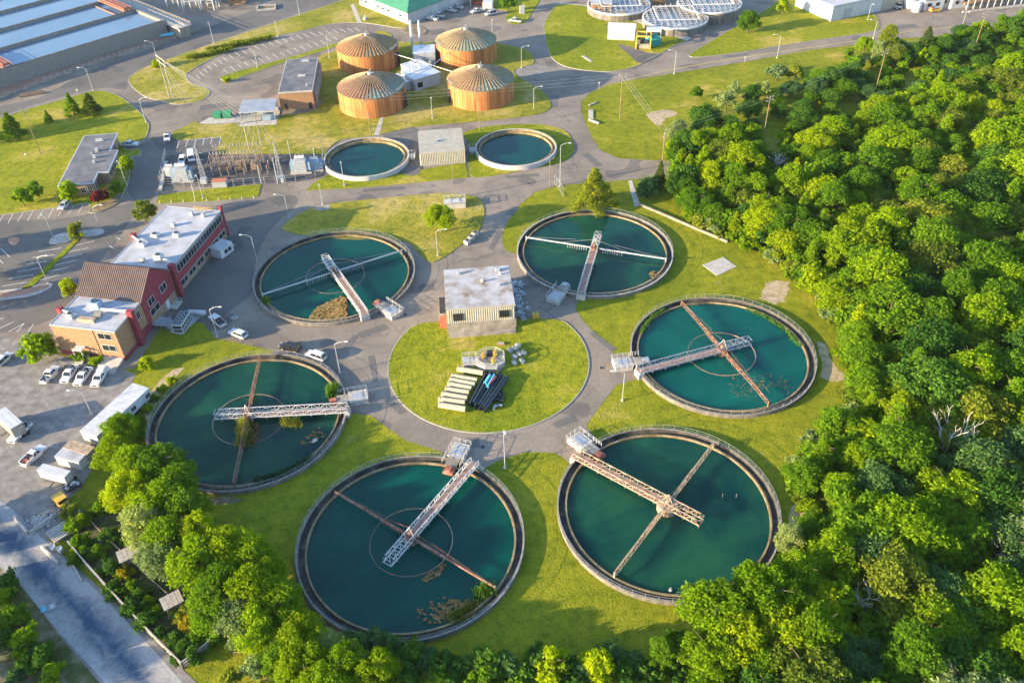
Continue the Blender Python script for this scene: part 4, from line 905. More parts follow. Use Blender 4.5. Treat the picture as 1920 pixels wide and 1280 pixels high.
def pickup(label, px, head, paint='car_white', bed='open', group=None):
    p = G(*px); q = G(*head); a = math.atan2(q.y-p.y, q.x-p.x)
    t = thing('pickup_truck', label, 'pickup', (p.x, p.y, .03), a, group)
    b = xz([(2.75, .45), (2.8, .75), (2.65, 1.02), (1.25, 1.12), (-.75, 1.12), (-.75, .45)], .95); b.b2(-2.75, -.75, -.95, .95, .45, .72)
    for s in (-1, 1): b.b2(-2.75, -.75, s*.95-(.1 if s > 0 else 0), s*.95+(0 if s > 0 else .1), .72, 1.12)
    b.b2(-2.78, -2.66, -.85, .85, .72, 1.1); b.build('body', M[paint], t, bevel=.05)
    bm = MB().b2(2.76, 2.9, -.9, .9, .42, .62); bm.b2(-2.95, -2.78, -.9, .9, .42, .6); bm.build('bumper', M['car_silver'], t)
    MB().b2(2.7, 2.82, -.55, .55, .66, .9).build('grille', M['dark'], t)
    cabin(t, (-.72, 1.2, .62, -.5), .9, .74, 1.12, 1.74, paint)
    if bed == 'cap': MB().add([(-2.72, -.94, 1.13), (-.78, -.94, 1.13), (-.78, .94, 1.13), (-2.72, .94, 1.13), (-2.6, -.8, 1.95), (-.8, -.8, 1.95), (-.8, .8, 1.95), (-2.6, .8, 1.95)], [(4, 5, 6, 7), (0, 1, 5, 4), (1, 2, 6, 5), (2, 3, 7, 6), (3, 0, 4, 7), (3, 2, 1, 0)]).build('bed_cap', M[paint], t, bevel=.1)
    elif bed == 'cover': MB().b2(-2.65, -.78, -.84, .84, 1.06, 1.14).build('bed_cover', M['dark'], t)
    else:
        MB().b2(-2.64, -.78, -.84, .84, .73, .76).build('bed_liner', M['rubber'], t)
        if bed == 'load':
            l = MB(); r = random.Random(len(label))
            for i in range(9): l.box(r.uniform(-2.4, -1), r.uniform(-.6, .6), r.uniform(.9, 1.25), r.uniform(.3, .8), r.uniform(.2, .5), .35, r.uniform(0, 3))
            l.build('load', M['rust_red'], t)
            tb = MB()
            for s in (-1, 1): tb.b2(-2.7, -.8, s*.93-.12, s*.93+.12, 1.12, 1.42)
            tb.build('tool_box', M[paint], t)
        elif bed == 'brown': MB().box(-1.7, 0, 1.0, 1.8, 1.6, .5, 0, .8).build('load', M['wood'], t)
        else:
            l = MB()
            for i in range(3): l.box(-1.2-.5*i, .3*(-1)**i, .86, .4, .5, .2, i)
            l.build('load', M['grey_metal'], t)
    wheels(t, (1.75, -1.75), .86); lights(t, 2.74, -2.76, .72, .82); return t
def suv(label, px, head, paint='car_white', L=4.8, H=1.72, group=None, rack=False):
    p = G(*px); q = G(*head); a = math.atan2(q.y-p.y, q.x-p.x)
    t = thing('parked_car', label, 'car', (p.x, p.y, .03), a, group); h = L/2
    xz([(h-.08, .38), (h, .7), (h-.15, .92), (h-1.35, 1.05), (-h+.1, 1.05), (-h, .8), (-h+.06, .38)], .92).build('body', M[paint], t, bevel=.07)
    MB().b2(h-.05, h+.03, -.55, .55, .55, .8).build('grille', M['dark'], t)
    cabin(t, (-h+.12, h-1.25, h-1.95, -h+.5), .88, .72, 1.05, H-.06, paint)
    wheels(t, (h-.95, -h+.95), .84, .35); lights(t, h-.08, -h+.04, .68, .82)
    if rack:
        r = MB()
        for y in (-.5, 0, .5): r.bar((-h+.4, y, H+.25), (h-1.9, y, H+.25), .09)
        for x in (-h+.6, -.6, h-2.1): r.bar((x, -.7, H+.15), (x, .7, H+.15), .08)
        r.build('roof_rack', M['steel'], t)
    return t
def van(label, px, head):
    p = G(*px); q = G(*head); a = math.atan2(q.y-p.y, q.x-p.x)
    t = thing('delivery_van', label, 'van', (p.x, p.y, .03), a)
    xz([(2.8, .4), (2.85, .9), (2.5, 1.2), (1.9, 2.1), (1.6, 2.3), (-2.8, 2.3), (-2.85, .4)], .98).build('body', M['car_white'], t, bevel=.08)
    MB().add([(2.46, -.82, 1.28), (2.46, .82, 1.28), (1.98, .76, 2.02), (1.98, -.76, 2.02), (2.52, -.82, 1.28), (2.52, .82, 1.28), (2.04, .76, 2.02), (2.04, -.76, 2.02)], [(4, 5, 6, 7), (3, 2, 1, 0), (0, 1, 5, 4), (2, 3, 7, 6)]).build('windscreen', M['glass'], t)
    for s in (-1, 1): MB().box(1.45, s*.99, 1.55, .9, .04, .5).build('window', M['glass'], t)
    wheels(t, (1.8, -1.8), .88); lights(t, 2.82, -2.84, .75, .85)
RW = 'white work vehicles lined up by the brick building'
pickup('white pickup with its open bed toward the camera, first in the tan wing row', (96, 706), (107, 693), group=RW)
pickup('white pickup nosing out second in the row beside the tan brick wing', (133, 705), (122, 721), bed='open', group=RW)
pickup('white pickup nosing out third in the row, just left of the capped one', (158, 710), (147, 725), bed='open', group=RW)
pickup('white pickup with a rounded white cap over its bed, next to the long trailer', (189, 712), (179, 728), bed='cap', group=RW)
suv('white car cut by the left edge of the photo, near the round green bush', (9, 678), (22, 666))
pickup('white pickup with a dark bed parked against the pale box trailer', (40, 815), (25, 831))
pickup('white utility pickup with tool boxes and rust red gear in its bed', (66, 858), (86, 839), bed='load')
pickup('white pickup with a dark bed cover, standing on the road by the cooling unit', (409, 605), (397, 595), bed='cover')
suv('white car with a dark rear window on the road edge below the lamp post', (448, 630), (433, 624))
suv('black off-roader parked against the rim of the reedy green tank', (545, 655), (529, 652), 'car_black', 5.0, 1.85)
suv('silver white estate parked behind the black off-roader', (594, 671), (577, 665), 'car_white', 5.0, 1.85)
suv('silver hatchback in a marked bay before the dark roofed office', (122, 389), (112, 399), 'car_silver', 4.6, 1.65)
pickup('white pickup parked beside the dark roofed office wall', (245, 274), (258, 274))
pickup('white pickup driving down the lane left of the marked bays', (315, 261), (314, 270), bed='cover')
van('tall white van parked by the electrical yard', (360, 298), (361, 315))
suv('white estate car beside the tall white van', (343, 304), (340, 315), 'car_white')
pickup('white pickup at the corner of the green roofed workshop', (811, 38), (800, 36))
pickup('white pickup with a brown load, behind another by the workshop', (823, 32), (811, 29), bed='brown')
pickup('white pickup nearest the workshop door, left of a pair', (845, 22), (833, 19))
pickup('white pickup right of a pair before the workshop door', (858, 16), (846, 13))
pickup('white pickup in front of the open storage bay', (894, 24), (883, 27))
suv('white van like wagon carrying a roof rack in the workshop yard', (920, 29), (908, 32), 'car_white', 5.2, 2.0, rack=True)
pickup('dark grey pickup on the tiny kerbed island of the workshop yard', (966, 42), (955, 41), 'car_silver', bed='cover')
# ------------------------------------------------------------------ boxes, trailers
def qbox(nl, nr, fl, z):
    o, r, f = G(*nl, z), G(*nr, z), G(*fl, z)
    u = Vector((r.x-o.x, r.y-o.y)); w = u.length; u.normalize(); v = Vector((-u.y, u.x)); L = Vector((f.x-o.x, f.y-o.y)).dot(v)
    return (o.x, o.y), math.atan2(u.y, u.x), w, L
def boxer(name, label, cat, nl, nr, fl, z, wallm='white', roofm='white', wheel=0, wins=(), base=None, group=None):
    (x, y), a, w, L = qbox(nl, nr, fl, z)
    if L < 0: raise ValueError(label)
    t = thing(name, label, cat, (x, y, 0.03), a, group); zb = .75 if wheel else .08
    MB().b2(0, w, 0, L, zb, z-.12).build('body', M[wallm], t, bevel=.03)
    rf = MB().b2(-.06, w+.06, -.06, L+.06, z-.12, z)
    for i in range(int(L/1.2)): rf.b2(-.07, w+.07, .6+i*1.2, .66+i*1.2, z-.13, z+.03)
    rf.build('roof', M[roofm], t)
    if wheel:
        ch = MB().b2(.3, w-.3, .2, L-.2, .5, .75); ch.bar((w/2, 0, .55), (w/2, -1.4, .5), .14); ch.build('chassis', M['dark'], t)
        for k in range(wheel):
            for xx in (.12, w-.12): MB().tube((xx-.12, L*.62+k*.95, .4), (xx+.12, L*.62+k*.95, .4), .4, None, 14).build('wheel', M['rubber'], t)
    for side, its in wins: windows(t, side(w, L), its)
    return t, w, L
t, w, L = boxer('office_trailer', 'very long white office trailer with small dark windows along one side', 'trailer', (150, 807.5), (181, 818), (222.5, 710), 3.3, wheel=3)
windows(t, ('x', w, 1), [(L*f, L*f+1.2, 1.5, 2.5) for f in (.08, .22, .34, .40, .62, .9)]); door(t, ('x', w, 1), L*.5, L*.5+.95, 2.8, 'grey_metal', .85)
boxer('storage_shed', 'rust stained tan roofed shed between the long trailer and a white shed', 'shed', (118, 838), (163, 852), (132, 824), 2.6, 'concrete_old', 'beige_steel')
boxer('storage_shed', 'white flat roofed shed beside the rust stained tan one', 'shed', (102, 855), (147, 866), (118, 839.5), 2.5, 'white', 'roof_white')
boxer('cargo_trailer', 'white box trailer on wheels below the pair of sheds', 'trailer', (69, 881), (120, 895), (85, 870), 2.8, wheel=2)
boxer('box_trailer', 'big pale box trailer cut by the left edge beside a white pickup', 'trailer', (-12.5, 775), (19, 804), (7.5, 761), 3.6, 'concrete_old', 'white', wheel=2)
t, w, L = boxer('generator_housing', 'pale blue white equipment container on a pad beside the red wall', 'container', (392, 464), (412, 470), (410, 446), 2.8, 'white', 'white')
for i in range(2): MB().b2(w, w+.05, L*.3+i*L*.3, L*.3+i*L*.3+1.1, .9, 2.0).build('louvre', M['dark'], t)
(x, y), a, w, L = qbox((321, 610), (340, 611), (343, 583), 2.4)
t = thing('cooling_unit', 'white framed air cooling unit topped by rows of black fans', 'cooling unit', (x, y, .14), a)
f = MB()
for xx in (0, w):
    for z in (.1, 1.2, 2.25): f.bar((xx, 0, z), (xx, L, z), .14)
    for i in range(6): f.bar((xx, L*i/5, 0), (xx, L*i/5, 2.3), .14)
for z in (.1, 1.2, 2.25):
    for yy in (0, L): f.bar((0, yy, z), (w, yy, z), .14)
f.build('frame', M['white'], t); MB().b2(.1, w-.1, .1, L-.1, .5, 2.1).build('coil', M['dark'], t); MB().b2(-.05, w+.05, -.05, L+.05, 2.25, 2.42).build('top_panel', M['white'], t)
for i in range(5):
    for xx in (.27, .73): MB().tube((w*xx, L*(i+.5)/5, 2.42), (w*xx, L*(i+.5)/5, 2.6), min(w*.2, L*.085), None, 16, .85).build('fan', M['dark'], t)
pad('cooler_pad', [(318, 622), (340, 628), (378, 592), (352, 580)], .14, 'concrete')
tk = thing('fuel_tank', 'white horizontal cylinder tank lying right of the cooling unit', 'tank', G(370, 591), -.1); MB().tube((-2.2, 0, .9), (2.2, 0, .9), .6, None, 16).build('shell', M['white'], tk, smooth=False); MB().b2(-1.6, -1.2, -.5, .5, 0, .5).b2(1.2, 1.6, -.5, .5, 0, .5).build('cradle', M['concrete'], tk)
ht = thing('loading_platform', 'grey railed steel platform at the foot of the red gable wall', 'platform', G(300, 608), R_(-12)); pm = MB().b2(-2.5, 2.5, -1.6, 1.6, .9, 1.05)
for i in range(5): pm.b2(-2.4+i*1.2-.06, -2.4+i*1.2+.06, -1.6, -1.48, 0, 2.0)
for z in (1.5, 2.0): pm.bar((-2.5, -1.55, z), (2.5, -1.55, z), .08); pm.bar((2.45, -1.55, z), (2.45, 1.55, z), .08)
pm.build('frame', M['grey_metal'], ht); sm = MB()
for i in range(5): sm.b2(2.5+i*.35, 2.85+i*.35, -1.2, 1.2, 0, .9-i*.18)
sm.build('steps', M['grey_metal'], ht)
ds = thing('concrete_step', 'pale concrete landing slab outside the red hall door', 'landing', G(324, 572), R_(-12)); MB().b2(-1.8, 1.8, -1.6, 1.6, 0, .35).build('slab', M['concrete'], ds); rl = MB()
for z in (.9, 1.3): rl.bar((-1.8, 1.5, z), (1.8, 1.5, z), .07)
for i in range(4): rl.bar((-1.7+i*1.13, 1.5, .3), (-1.7+i*1.13, 1.5, 1.32), .07)
rl.build('handrail', M['steel_white'], ds)
# ------------------------------------------------------------------ lamp posts and poles
def lamp(label, base, top, arm=None, r=.11):
    b = G(*base); lo = 1.0; best = None
    for z in np.arange(3, 20, .1):
        e = abs(PX((b.x, b.y, z))[1]-top[1])
        if best is None or e < best[0]: best = (e, z)
    H = min(max(best[1], 6.0), 13.0)
    t = thing('lamp_post', label, 'lamp post', (b.x, b.y, 0), 0, 'lamp posts along the roads')
    MB().tube((0, 0, 0), (0, 0, .35), .3, .3, 10).build('base', M['concrete'], t)
    MB().tube((0, 0, .3), (0, 0, H), r, r*.65, 8).build('pole', M['steel'], t)
    d = Vector((-1, 0, 0)) if arm == 'l' else Vector((1, 0, 0)) if arm == 'r' else Vector((.2, -.98, 0))
    ln = 2.3 if arm else 1.2
    MB().path([(0, 0, H-.1), tuple(d*ln*.5+Vector((0, 0, H+.55))), tuple(d*ln+Vector((0, 0, H+.7)))], r*.55, 6).build('arm', M['steel'], t)
    c = d*(ln+.25)+Vector((0, 0, H+.68)); MB().box(c.x, c.y, c.z, .75, .34, .18, math.atan2(d.y, d.x), .8).build('lamp_head', M['steel_white'], t)
for a in [
 ('lamp post on the far road edge above the leafy bush', (295, 112), (288, 80), 'l'), ('lamp post at the tip of the grass between road and office lawn', (175, 171), (163, 130), 'l'),
 ('lamp post on the right corner of the office lawn', (274, 230), (264, 187), 'r'), ('lamp post at the end of the railed basin walkway', (401, 83), (394, 43), None),
 ('lamp post on the concrete island left of the bush', (101, 447), (83, 402), None), ('lamp post on the concrete island right of the bush', (189, 431), (175, 389), 'r'),
 ('lamp post at the tip of the long mulch island', (90, 531), (71, 484), 'r'), ('lamp post beside the pickup with a dark bed cover', (408, 631), (395, 580), 'r'),
 ('lamp post standing at the left rim of the tank with the algae raft', (483, 492), (470, 444), 'l'), ('lamp post beside the small tree at the office entrance', (238, 349), (226, 302), None),
 ('lamp post on the corner of the dry lawn above the algae raft tank', (542, 409), (534, 368), 'l'), ('lamp post by the pale patch on the dry lawn', (605, 384), (600, 346), None),
 ('lamp post near the silver white estate, casting a long thin shadow', (638, 700), (629, 645), 'r'), ('lamp post on the grass beside the teal tank inlet', (1167, 751), (1171, 699), 'l'),
 ('lamp post rising from the grass between the two bottom tanks', (947, 877), (943, 806), None), ('lamp post on the lawn beside the spreading tree', (821, 480), (820, 434), 'r'),
 ('lamp post beside the walk under the rusty domes', (811, 223), (808, 184), None), ('lamp post right of the dome nearest the junction', (1001, 204), (1002, 166), 'r'),
 ('lamp post in the shadow of the greenest dome', (978, 128), (978, 90), 'r'), ('tall lamp post beside the right hand white basin', (1050, 350), (1055, 252), 'r'),
 ('lamp post on the road below the green dumpster', (1264, 139), (1267, 97), 'l'), ('lamp post halfway along the yellow lined road', (1457, 109), (1461, 68), 'l'),
 ('lamp post at the end of the tree lawn by the wood', (1637, 73), (1641, 40), 'l'), ('lamp post at the corner of the tree lawn below the white hall', (1627, 38), (1632, 12), None),
 ('lamp post across the road from the white cabins', (1800, 62), (1810, 24), None), ('lamp post on the thin grass strip left of the orange dome', (618, 109), (614, 70), None),
 ('lamp post on the thin grass strip above the dark roofed brick block', (483, 128), (480, 99), None), ('lamp post on the upper verge of the curved lot', (521, 69), (519, 42), None),
 ('lamp post near the top edge left of the workshop', (562, 30), (557, 0), None), ('lamp post in front of the left white basin', (646, 349), (641, 304), None),
 ('lamp post on the grass strip under the electrical yard', (381, 373), (371, 329), None), ('lamp post leaning over the long white trailer', (172, 776), (156, 735), 'l'),
 ('lamp post in the workshop yard behind the greenest dome', (923, 67), (923, 48), None), ('lamp post on the lawn before the trussed round tanks', (1267, 78), (1271, 48), None)]: lamp(*a)
POLES = {}
def upole(key, label, base, H, cross=True, r=.16, caz=0.5):
    b = G(*base); t = thing('utility_pole', label, 'utility pole', (b.x, b.y, 0), 0, 'wooden utility poles')
    MB().tube((0, 0, 0), (0, 0, H), r, r*.6, 8).build('pole', M['wood'], t); POLES[key] = Vector((b.x, b.y, H))
    if cross:
        c = MB()
        for z in ((H-.5, H-1.6) if H > 14 else (H-.6,)):
            dx, dy = math.cos(caz), math.sin(caz); c.bar((-1.3*dx, -1.3*dy, z), (1.3*dx, 1.3*dy, z), .14)
            for k in (-1.2, 0, 1.2): c.tube((k*dx, k*dy, z), (k*dx, k*dy, z+.35), .07, None, 6)
        c.build('cross_arm', M['wood_grey'], t)
upole('office', 'leaning looking utility pole on the office lawn, with a pale crossarm', (76, 288), 15.5)
upole('left', 'utility pole rising behind the left white basin', (697, 262), 15.0); upole('mid', 'utility pole behind the right white basin, before a rusty dome', (900, 246), 15.0)
upole('junction', 'utility pole on the open lawn right of the road junction', (1162, 224), 15.5); upole('edge', 'utility pole at the left corner of the wood', (1238, 340), 16, caz=1.2)
upole('w1', 'utility pole standing in the gap in the wood above the dead tree', (1428, 275), 16.5); upole('w2', 'utility pole in the shaded gap in the middle of the far wood', (1638, 184), 16.5); upole('w3', 'utility pole furthest along the gap in the wood', (1822, 108), 16.5)
upole('box1', 'thin brown pole behind the railed concrete box', (852, 372), 10.5, False, .12); upole('box2', 'thin pole at the corner of the railed concrete box', (875, 368), 6.5, False, .09)
upole('tall', 'short grey pole by the wire gate beside the tall lamp post', (1031, 352), 9.5, True, .14)
def wire(pairs, name, label, sag=.6, r=.022):
    t = thing(name, label, 'wires', (0, 0, 0), 0, 'overhead wires'); m = MB()
    for a, b in pairs:
        a, b = Vector(a), Vector(b); L = (b-a).length; pts = []
        for i in range(9):
            k = i/8; p = a.lerp(b, k); p.z -= 4*k*(1-k)*sag*L/60; pts.append(p)
        m.path(pts, r, 3)
    m.build('strands', M['wire'], t)
def off(v, dx, dy, dz): return v+Vector((dx, dy, dz))
wire([(off(POLES['left'], 0, s, z), off(POLES['mid'], 0, s, z)) for s in (-1, 1) for z in (-.3, -1.6)]+[(off(POLES['mid'], 0, s, z), off(POLES['junction'], 0, s, z)) for s in (-1, 1) for z in (-.3, -1.6)], 'overhead_wire', 'pale overhead wires strung past the rusty domes to the junction pole')
wire([(off(POLES['junction'], s, 0, -.3), off(POLES['edge'], s, 0, -.3)) for s in (-1, 0, 1)], 'overhead_wire', 'wires sloping from the junction pole down to the corner of the wood')
wire([(off(POLES[a], 0, s, -.3), off(POLES[b], 0, s, -.3)) for a, b in (('edge', 'w1'), ('w1', 'w2'), ('w2', 'w3')) for s in (-1, 1)], 'overhead_wire', 'wires running along the gap in the wood from pole to pole')
# ------------------------------------------------------------------ electrical yard
def hpole(key, label, b1, b2, H):
    p, q = G(*b1), G(*b2); c = (p+q)/2; t = thing('twin_pole', label, 'utility pole', (c.x, c.y, 0), 0); m = MB()
    for s in (p, q): m.tube((s.x-c.x, s.y-c.y, 0), (s.x-c.x, s.y-c.y, H), .19, .13, 8)
    m.build('poles', M['wood_grey'], t); d = (q-p).normalized(); k = MB()
    for z in (H-.6, H-2.4): k.bar((p.x-c.x-d.x*2, p.y-c.y-d.y*2, z), (q.x-c.x+d.x*2, q.y-c.y+d.y*2, z), .22)
    k.build('cross_arm', M['wood_grey'], t)
    g = MB()
    for s in (p, q):
        for dx in (3.5, 6): g.bar((s.x-c.x, s.y-c.y, H-1), (s.x-c.x+dx, s.y-c.y-1.5, 0), .05)
    g.build('guy_wire', M['wire'], t); POLES[key] = Vector((c.x, c.y, H-.6)); POLES[key+'d'] = d
hpole('h1', 'twin wooden poles with guy wires on the grass tongue by the curved lot', (318, 184), (327, 191), 15.5); hpole('h2', 'twin wooden poles on the lawn above the electrical yard', (467, 279), (491, 275), 11.0)
wire([(POLES['h1']+POLES['h1d']*k, POLES['h2']+POLES['h2d']*k*1.4) for k in (-3, -1.8, -.6, .6, 1.8, 3)], 'overhead_wire', 'six power wires fanning down from the twin poles to the electrical yard', .4, .03)
gy = G(448, 325, 0); gt = thing('switchgear_gantry', 'rusty lattice steel gantry frame in the middle of the electrical yard', 'gantry', (gy.x, gy.y, .05), R_(4)); gm = MB()
xs = (-6.5, -2.2, 2.2, 6.5)
for x in xs:
    for y in (0, 5): 
        gm.bar((x-.3, y, 0), (x-.3, y, 6.5), .09); gm.bar((x+.3, y, 0), (x+.3, y, 6.5), .09)
        for i in range(6): gm.bar((x-.3, y, i*1.05), (x+.3, y, i*1.05+1.05), .055)
for y in (0, 5):
    for z in (4.2, 5.4, 6.5): gm.bar((-7.5, y, z), (7.5, y, z), .05)
    for i in range(14): gm.bar((-7+i, y, 5.4 if i % 2 else 6.5), (-6+i, y, 6.5 if i % 2 else 5.4), .055)
for x in np.arange(-6.5, 6.6, 2.17):
    for z in (4.2, 6.5): gm.bar((x, 0, z), (x, 5, z), .08)
gm.build('frame', M['beige_steel'], gt); bsm = MB()
for x in np.arange(-9.5, 12.6, 2.3):
    for y in (-1.6, 1.4, 6.6):
        h_ = 2.2+.5*math.sin(x*3+y); bsm.bar((x, y, 0), (x, y, h_), .16); bsm.tube((x, y, h_), (x, y, h_+.8), .16, .1, 7)
    bsm.bar((x, -1.6, 2.4), (x, 6.6, 2.4), .07)
bsm.build('bus_supports', M['beige_steel'], gt); im = MB()
for x in np.arange(-7, 7.1, 1.0):
    for y in (0, 5):
        for k in range(3): im.tube((x, y, 6.6+k*.28), (x, y, 6.76+k*.28), .2, .12, 8)
im.build('insulator', M['insulator'], gt); um = MB()
for x in (-4.4, 0, 4.4): um.b2(x-.8, x+.8, 1.2, 3.4, 0, 2.4)
um.build('breaker_cabinet', M['brick_brown'], gt); wire([(POLES['h2']+POLES['h2d']*k, gy+Vector((k*2.4, 2, 6.6))) for k in (-2, -1, 0, 1, 2)], 'overhead_wire', 'short wires dropping from the lawn poles onto the rusty gantry', .3, .03)
def lattice(label, base, H):
    b = G(*base); t = thing('lattice_mast', label, 'lattice mast', (b.x, b.y, .05)); m = MB(); n = 9
    for i in range(n):
        z0, z1 = H*i/n, H*(i+1)/n; w0, w1 = 1.3*(1-.8*i/n), 1.3*(1-.8*(i+1)/n); q = [(-1, -1), (1, -1), (1, 1), (-1, 1)]
        for k in range(4):
            a, c = q[k], q[(k+1) % 4]; m.bar((a[0]*w0/2, a[1]*w0/2, z0), (a[0]*w1/2, a[1]*w1/2, z1), .05); m.bar((a[0]*w0/2, a[1]*w0/2, z0), (c[0]*w1/2, c[1]*w1/2, z1), .05); m.bar((a[0]*w1/2, a[1]*w1/2, z1), (c[0]*w1/2, c[1]*w1/2, z1), .05)
    m.build('lattice', M['steel'], t); c = MB()
    for z in (H*.62, H*.8): c.bar((-1.5, 0, z), (1.5, 0, z), .08)
    c.build('cross_arm', M['steel'], t); MB().b2(-.9, .9, -1.0, .8, 0, 1.6).build('base_cabinet', M['grey_metal'], t)
lattice('grey lattice mast left of the rusty gantry', (384, 343), 12); lattice('grey lattice mast right of the rusty gantry', (528, 340), 12.5)
def transformer(label, base, s=1.0, m='grey_metal', rad='blue_grey'):
    b = G(*base); t = thing('transformer', label, 'transformer', (b.x, b.y, .17), R_(4)); MB().b2(-1.5*s, 1.5*s, -1.2*s, 1.2*s, .3, 3.2*s).build('tank', M[m], t, bevel=.06); r = MB()
    for sx in (-1, 1):
        for i in range(7): r.box(sx*2.0*s, (-1+i*.33)*s, 1.8*s, .9*s, .12*s, 2.2*s)
    r.build('radiator', M[rad], t); c = MB().tube((-1.2*s, 0, 3.9*s), (1.2*s, 0, 3.9*s), .4*s, None, 12)
    for x in (-.9, 0, .9): c.tube((x*s, .7*s, 3.2*s), (x*s, .7*s, 4.3*s), .13*s, .08*s, 8)
    c.build('bushing', M['steel_white'], t); MB().b2(-2.6*s, 2.6*s, -1.6*s, 1.6*s, 0, .3).build('plinth', M['concrete'], t)
transformer('pale grey transformer at the left corner of the electrical yard', (322, 330), .85, 'steel_white', 'grey_metal'); transformer('large blue grey transformer with tall fins beside the white van', (345, 338), 1.25); transformer('blue grey transformer right of the second lattice mast', (566, 322), 1.2); transformer('pale blue transformer next to the left white basin', (592, 318), .95, 'blue_grey', 'blue_grey')
cb = thing('control_cabinet', 'green grey cabinet with an orange top at the front of the electrical yard', 'cabinet', (*G(414, 350).xy, .17), R_(4)); MB().b2(-2, 2, -1, 1, 0, 1.9).build('body', M['grey_metal'], cb, bevel=.04); MB().b2(-2.1, 2.1, -1.1, 1.1, 1.9, 2.02).build('lid', M['brick_orange'], cb)
def fence(name, label, px, H=2.2, step=3.0, post='steel', rails=(1.0, .55), m='steel', group=None, pw=.1, rw=.06, z0=0):
    P = along(px, step); P.append(G(*px[-1])); t = thing(name, label, 'fence', (0, 0, z0), 0, group); a = MB(); b = MB()
    for p in P: MB().box(p.x, p.y, H/2, pw, pw, H).build('post', M[post], t)
    for p, q in zip(P[:-1], P[1:]):
        for k in rails: b.bar((p.x, p.y, H*k-.04), (q.x, q.y, H*k-.04), rw)
    b.build('rails', M[m], t)
fence('wire_fence', 'wire fence on thin posts around the electrical yard', [(312, 292), (300, 348), (400, 353), (560, 341), (604, 330), (606, 291)], 2.4, rails=(1, .66, .33, .1), rw=.035)
cw = thing('cable_duct', 'long concrete cable duct slanting up the left side of the electrical yard', 'duct', (0, 0, 0)); P = GL([(301, 360), (312, 306)]); MB().bar((P[0].x, P[0].y, .45), (P[1].x, P[1].y, .45), 1.0, .6).build('duct_wall', M['concrete'], cw)
for i, (px, top, l) in enumerate((((366, 372), 7.5, 'thin pale pole at the left front of the electrical yard'), ((521, 344), 8.0, 'thin pole left of the second lattice mast base'), ((546, 300), 6.5, 'thin pole between the second lattice mast and transformer'), ((490, 345), 6.0, 'thin pole at the front right of the rusty gantry'), ((593, 312), 6.0, 'thin pole beside the pale blue transformer'))):
    b = G(*px); t = thing('steel_pole', l, 'pole', (b.x, b.y, 0)); MB().tube((0, 0, 0), (0, 0, top), .12, .08, 8).build('shaft', M['steel_white'], t); MB().box(0, 0, top, .4, .2, .16).build('cap', M['steel'], t)
gf = fence('gate_fence', 'short wire gate frames beside the tall lamp post', [(1040, 345), (1052, 362), (1056, 370)], 3.0, 1.6, rails=(1, .1), m='steel')
# bollards on grass strip
for i in range(9):
    b = G(300+i*22, 382-i*1.2); t = thing('bollard', 'small yellow tipped marker post along the grass strip under the electrical yard', 'bollard', (b.x, b.y, .1), 0, 'marker posts under the electrical yard'); MB().tube((0, 0, 0), (0, 0, .8), .09, None, 8).build('stem', M['paint_white'], t); MB().tube((0, 0, .8), (0, 0, 1.0), .1, None, 8).build('cap', M['yellow'], t)
def dumpster(label, px, m, s=1, a=0):
    b = G(*px); t = thing('dumpster', label, 'dumpster', (b.x, b.y, .18), a); d = MB().add([(-1*s, -.8*s, .15), (1*s, -.8*s, .15), (1*s, .8*s, .15), (-1*s, .8*s, .15), (-1.1*s, -1*s, 1.2*s), (1.1*s, -1*s, 1.2*s), (1.1*s, .9*s, 1.6*s), (-1.1*s, .9*s, 1.6*s)], [(3, 2, 1, 0), (0, 1, 5, 4), (1, 2, 6, 5), (2, 3, 7, 6), (3, 0, 4, 7), (4, 5, 6, 7)])
    d.build('body', M[m], t); l = MB().add([(-1.12*s, -1.02*s, 1.22*s), (1.12*s, -1.02*s, 1.22*s), (1.12*s, .95*s, 1.64*s), (-1.12*s, .95*s, 1.64*s), (-1.12*s, -1.02*s, 1.28*s), (1.12*s, -1.02*s, 1.28*s), (1.12*s, .95*s, 1.7*s), (-1.12*s, .95*s, 1.7*s)], [(4, 5, 6, 7), (0, 1, 5, 4), (1, 2, 6, 5), (2, 3, 7, 6), (3, 0, 4, 7)]); l.build('lid', M['dark' if s < 1 else m], t)
dumpster('dark green dumpster, left one on the pad by the open shed', (409, 222), 'green_bin', 1.2); dumpster('brighter green dumpster, right one on the pad by the open shed', (428, 221), 'green_bin', 1.25, .05)
# ------------------------------------------------------------------ things on the round lawn
PIPES = [(825, 759, 873, 767), (825, 749, 872, 755), (830.6, 739, 876.5, 747), (837.5, 730, 880, 736.5), (842, 720.5, 884.5, 728.5), (845.5, 712.5, 891, 721.5), (849, 705.5, 895, 713.5), (860, 692, 906, 700)]
plabel = ['nearest', 'second nearest', 'third nearest', 'fourth nearest', 'fifth nearest', 'third farthest', 'second farthest', 'farthest']
for a, n in zip(PIPES, plabel):
    p, q = G(a[0], a[1], .7), G(a[2], a[3], .7); t = thing('concrete_pipe', f'thick beige pipe on the round lawn, {n} of the eight laid side by side', 'pipe', (p.x, p.y, .14), math.atan2(q.y-p.y, q.x-p.x), 'beige pipes on the round lawn'); L = (q-p).length
    MB().tube((0, 0, .62), (L, 0, .62), .64, None, 18, .84).build('barrel', M['pipe_beige'], t, smooth=False); MB().tube((-.25, 0, .62), (.12, 0, .62), .69, None, 18, .8).build('collar', M['pipe_beige'], t)
rr = random.Random(5)
